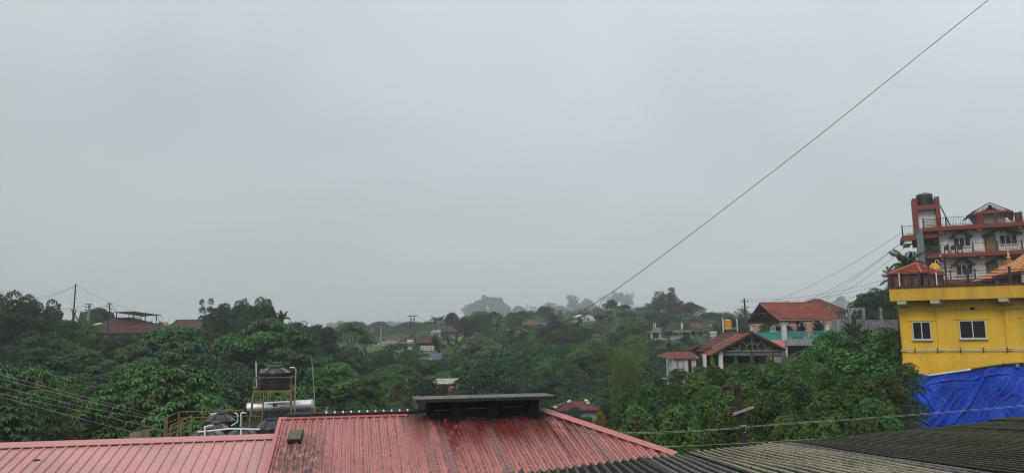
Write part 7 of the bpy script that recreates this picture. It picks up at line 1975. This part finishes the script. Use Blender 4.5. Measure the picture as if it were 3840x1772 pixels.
def zone(px0, px1, D0, D1, n, kinds, h0, h1, wr, label, group, skymin=0, mats=(None,)):
    k = 0
    for _ in range(n*14):
        if k >= n: break
        px, D = zr.uniform(px0, px1), D0 + (D1 - D0)*zr.random()
        p = at(px, 1250, D); gz = ground(p.x, p.y)
        if any((p.x - fx)**2 + (p.y - fy)**2 < fr_*fr_ for fx, fy, fr_ in FOOT): continue
        h = zr.uniform(h0, h1); kd = zr.choice(kinds); wm = h*zr.uniform(*wr)
        pyt = proj((p.x, p.y, gz + h))[1]; half = wm/D*F_PX/2
        cap = max([c[2] for c in CAPS if D < c[3] and px + half > c[0] and px - half < c[1]] + [skymin + 26*zr.random()**2])
        if pyt < cap:
            need = at(px, cap, D).z - gz
            if need < h0*.45: continue
            h = need
        if any((p.x - qx)**2 + (p.y - qy)**2 < (.42*(wm*.5 + qr))**2 for qx, qy, qr in placed): continue
        pyt = proj((p.x, p.y, gz + h))[1]
        tree(kd, px, pyt, D, wm/D*F_PX, label, group, mat=zr.choice(mats))
        placed.append((p.x, p.y, wm/2)); k += 1
    return k
zc = []
zc.append(zone(-150, 700, 40, 75, 26, ('layered', 'lush', 'lush'), 5, 8, (.8, 1.1), 'leafy tree in the dense cover of the left slope behind the wires', 'trees covering the lower left slope', 1330, (None, L_mid, L_light)))
zc.append(zone(-200, 760, 75, 125, 40, ('round', 'lush', 'layered', 'round'), 5, 8.5, (.75, 1.1), 'tree in the dark cover of the upper left slope below the tiled roofs', 'trees covering the upper left slope', 1215, (None, None, L_dark)))
zc.append(zone(700, 1300, 45, 110, 44, ('layered', 'lush', 'round', 'round'), 6, 9, (.8, 1.1), 'tree in the dense valley cover behind the water tanks', 'trees of the valley behind the tanks', 1235, (None, None, L_mid)))
zc.append(zone(1230, 1800, 55, 150, 44, ('lush', 'round', 'layered', 'round'), 5, 8, (.75, 1.1), 'tree in the valley cover around the spreading tree', 'trees of the valley round the spreading tree', 1330, (None, None, L_mid)))
zc.append(zone(1750, 2420, 70, 160, 84, ('round', 'lush', 'round', 'bush', 'lush'), 3.6, 7, (.8, 1.15), 'tree in the thick cover of the central slope below the hill houses', 'trees covering the central slope', 1290, (None, L_mid, L_mid, L_dark)))
zc.append(zone(1750, 2480, 150, 300, 140, ('lush', 'round', 'bush', 'thicket', 'lush', 'round', 'spired'), 2.4, 5.5, (.8, 1.2), 'small tree among the gardens round the misty hill houses', 'trees among the hill houses', 1165, (None, None, L_light)))
zc.append(zone(1240, 1760, 330, 560, 60, ('lush', 'round', 'tall', 'lush'), 7, 13, (.8, 1.2), 'tree of the hazy far row behind the dirt road', 'trees of the far row behind the road', 1203))
zc.append(zone(2280, 2700, 60, 150, 26, ('lush', 'round', 'bush', 'thicket'), 3, 6, (.85, 1.2), 'tree on the slope between the feathery pair and the gable house', 'trees left of the gable house', 1300, (None, L_mid)))
zc.append(zone(2280, 3420, 27, 52, 34, ('thicket', 'bush', 'bush', 'creeper'), 2.6, 4.6, (1.0, 1.4), 'bush in the tangled thicket behind the leaning pole', 'bushes of the near right thicket', 1400))
zc.append(zone(2560, 3400, 130, 260, 26, ('round', 'lush'), 4, 7, (.9, 1.2), 'tree in the background belt behind the carport house', 'trees behind the carport house', 1190))
zc.append(zone(-100, 1200, 130, 200, 30, ('round', 'lush'), 4, 6.0, (.9, 1.2), 'tree behind the left ridge houses', 'trees behind the left ridge', 1205))
print('zones', zc, 'trees', len(TREES))

# ---- ground cover between the trees: nobody could count it
def undergrowth():
    rg = np.random.default_rng(21); n = 13000
    px = rg.uniform(-250, 3500, n); D = 24*np.exp(rg.uniform(0, 1, n)*math.log(330/24))
    C = []; rad = []
    for p_, d_ in zip(px, D):
        p = at(p_, 1250, d_); x, y = p.x, d_
        if any((x - fx)**2 + (y - fy)**2 < (fr_*.8)**2 for fx, fy, fr_ in FOOT): continue
        gq = ground(x, y); pq, yq = proj((x, y, gq + .6 + .006*d_))
        low = any(c[0] - 4 < pq < c[1] + 4 and d_ < c[3] and yq < c[2] for c in CAPS)
        C.append((x, y, gq)); rad.append(d_*(.25 if low else 1))
    C = np.array(C); rad = np.array(rad); m_ = len(C); k = 38
    R_ = .45 + .0055*rad*rg.uniform(.6, 1.4, m_)
    d = unit(rg.normal(size=(m_, k, 3))); d[..., 2] = np.abs(d[..., 2])
    P = C[:, None, :] + d*(R_[:, None, None])*np.array([1.25, 1.25, .95])*rg.uniform(.7, 1.05, (m_, k, 1))
    Nn = unit(d*.6 + np.array([0, 0, .7]) + rg.normal(size=(m_, k, 3))*.35).reshape(-1, 3)
    s = ((.11 + .0012*rad)[:, None]*rg.uniform(.7, 1.3, (m_, k))).ravel()
    V = leaf_quads(P.reshape(-1, 3), Nn, rg.normal(size=(m_*k, 3)), s, .7)
    me = np_mesh('undergrowth', V, q4(V)); tag(link_mesh('undergrowth', me, L_under), 'low green ground cover and scrub over the slopes between the trees', None, None, 'stuff')
undergrowth()

# ================================================================ HAZE
hz = MB(); hz.box(W0, -2600, 2600, -450, 3000, -30, 115)
M_haze = bpy.data.materials.new('pale_haze'); M_haze.use_nodes = True; ht = M_haze.node_tree
ht.nodes.clear(); ho_ = N(ht, 'ShaderNodeOutputMaterial'); pv = N(ht, 'ShaderNodeVolumePrincipled', in_={'Color': (.93, .965, 1, 1), 'Density': HAZE_D, 'Anisotropy': .25})
ht.links.new(pv.outputs[0], ho_.inputs['Volume'])
o_ = hz.build('haze', M_haze); tag(o_, kind='stuff')
# ================================================================ wires
def wire(name, pts, r, mat, label, group=None, sag=0.0, n=14):
    P = [at(*p) for p in pts]
    if len(P) == 2:
        a, b = P
        P = [a.lerp(b, i/n) - Vector((0, 0, sag*4*(i/n)*(1-i/n))) for i in range(n + 1)]
    else:                                          # smooth curve through the points
        Q = []
        for i in range(len(P) - 1):
            p0, p1, p2, p3 = P[max(i-1, 0)], P[i], P[i+1], P[min(i+2, len(P)-1)]
            for k in range(6):
                t = k/6
                Q.append(.5*((2*p1) + (p2-p0)*t + (2*p0-5*p1+4*p2-p3)*t*t + (3*p1-p0-3*p2+p3)*t**3))
        P = Q + [P[-1]]
    mb = MB().tube(P, r, 5)
    return one(name, mb, mat, label, 'cable', group)
wire('overhead_cable', [(3760, -36, 15), (3707, 0, 15), (3324, 306, 16), (2959, 596, 17), (2445, 987, 19), (2206, 1152, 20.5), (1900, 1330, 22), (1555, 1500, 24)], .0075, M_wire, 'long black cable sagging diagonally across the sky from the top right to the canopy')
g = 'pale service wires past the leaning pole'
wire('service_wire', [(2310, 1620, 18.6), (2775, 1600, 17.8)], .005, M_wirel, 'upper pale wire running left from the leaning pole', g, .03)
wire('service_wire', [(2318, 1625, 18.6), (2775, 1604, 17.8)], .005, M_wirel, 'pale wire close under the upper one left of the leaning pole', g, .03)
wire('service_wire', [(2795, 1597, 17.8), (3420, 1552, 20), (3900, 1512, 22)], .005, M_wirel, 'upper pale wire running right from the leaning pole across the blue tarp', g)
wire('service_wire', [(2795, 1600, 17.8), (3420, 1556, 20), (3900, 1516, 22)], .005, M_wirel, 'pale wire close under the upper one right of the leaning pole', g)
wire('service_wire', [(2470, 1674, 17.5), (2785, 1660, 17.5), (3120, 1640, 18), (3370, 1620, 19)], .006, M_wirel, 'lowest pale wire, skimming the eave of the corrugated roof', g)
g = 'pale wires over the left slope'
L = ['topmost', 'second from the top', 'third from the top', 'fourth from the top', 'lowest']
for k, (y0, y1, ym) in enumerate(((1403, 1562, 1490), (1418, 1574, 1502), (1447, 1577, 1527), (1474, 1612, 1545), (1485, 1648, 1575))):
    wire('service_wire', [(-80, y0 - 20, 22 + k*.2), (0, y0, 22.5 + k*.2), (330, ym, 24.5 + k*.2), (618, y1, 27)], .0048, pm('pale_left_cable', (.36, .38, .36), .45, .15, 3), L[k] + ' of five pale wires falling from the left edge to the terrace', g)
wire('roof_wire', [(735, 1775, 21), (900, 1705, 21.9), (1032, 1662, 22.8)], .007, M_wire, 'thin dark wire lying across the clean pink roof')
wire('roof_wire', [(1740, 1560, 23.3), (2000, 1588, 22.6), (2260, 1632, 21.4), (2480, 1690, 20.0)], .006, M_wire, 'thin dark wire drooping across the stained pink roof')
g = 'wires between the hotel and the carport'
for k, (p, q, sg) in enumerate((((3383, 870, 84), (2900, 1130, 104), .6), ((3385, 905, 84), (2960, 1150, 100), .8), ((3385, 905, 84), (3060, 1128, 110), .5), ((3395, 925, 84), (3070, 1130, 112), .8),
                     ((3330, 1045, 90), (2795, 1121, 118), .8), ((3330, 1060, 90), (2800, 1128, 118), .8), ((3330, 1075, 90), (2800, 1150, 118), 1.0))):
    wire('overhead_cable', [p, q], .018, M_wire, ['highest wire from the hotel balcony corner', 'second wire from the hotel balcony corner', 'wire from the hotel balcony corner to the house behind the carport', 'wire lowest at the hotel corner',
         'upper wire between the carport pole and the palm', 'middle wire between the carport pole and the palm', 'lower wire between the carport pole and the palm'][k], g, sg)
g = 'thin wires between the poles on the left ridge'
for k, (p, q, sg) in enumerate((((285, 1066, 116), (20, 1108, 90), .9), ((285, 1068, 116), (20, 1116, 90), 1.0), ((288, 1072, 116), (620, 1190, 150), .8), ((-40, 1090, 80), (332, 1140, 128), 1.2), ((120, 1135, 100), (332, 1142, 128), .8),
                     ((332, 1140, 128), (412, 1141, 124), .5), ((180, 1152, 100), (410, 1140, 124), .9), ((418, 1142, 124), (450, 1195, 136), .1), ((418, 1142, 124), (470, 1195, 136), .1))):
    wire('overhead_cable', [p, q], .016, M_wire, ['upper thin wire left of the tallest ridge pole', 'lower thin wire left of the tallest ridge pole', 'thin wire from the tallest ridge pole over the dark canopy', 'wire from the left edge to the middle ridge pole', 'short low wire to the middle ridge pole',
        'wire between the middle pole and the pole by the tiled house', 'wire passing behind the pollarded tree', 'left service wire falling to the tiled house', 'right service wire falling to the tiled house'][k], g, sg)
g = 'thin wires in the far centre'
for k, (p, q, sg) in enumerate((((1540, 1184, 226), (1428, 1206, 205), .6), ((1420, 1207, 205), (1230, 1228, 150), .8), ((1565, 1184, 226), (1640, 1208, 232), .5), ((1565, 1205, 226), (1640, 1200, 232), .5), ((1990, 1142, 300), (1900, 1175, 300), .8))):
    wire('overhead_cable', [p, q], .022, M_wire, ['wire between the pale pole and the twin pole frame', 'wire from the pale pole toward the left', 'upper wire right of the twin pole frame', 'lower wire right of the twin pole frame', 'faint wire left of the misty hilltop pole'][k], g, sg)
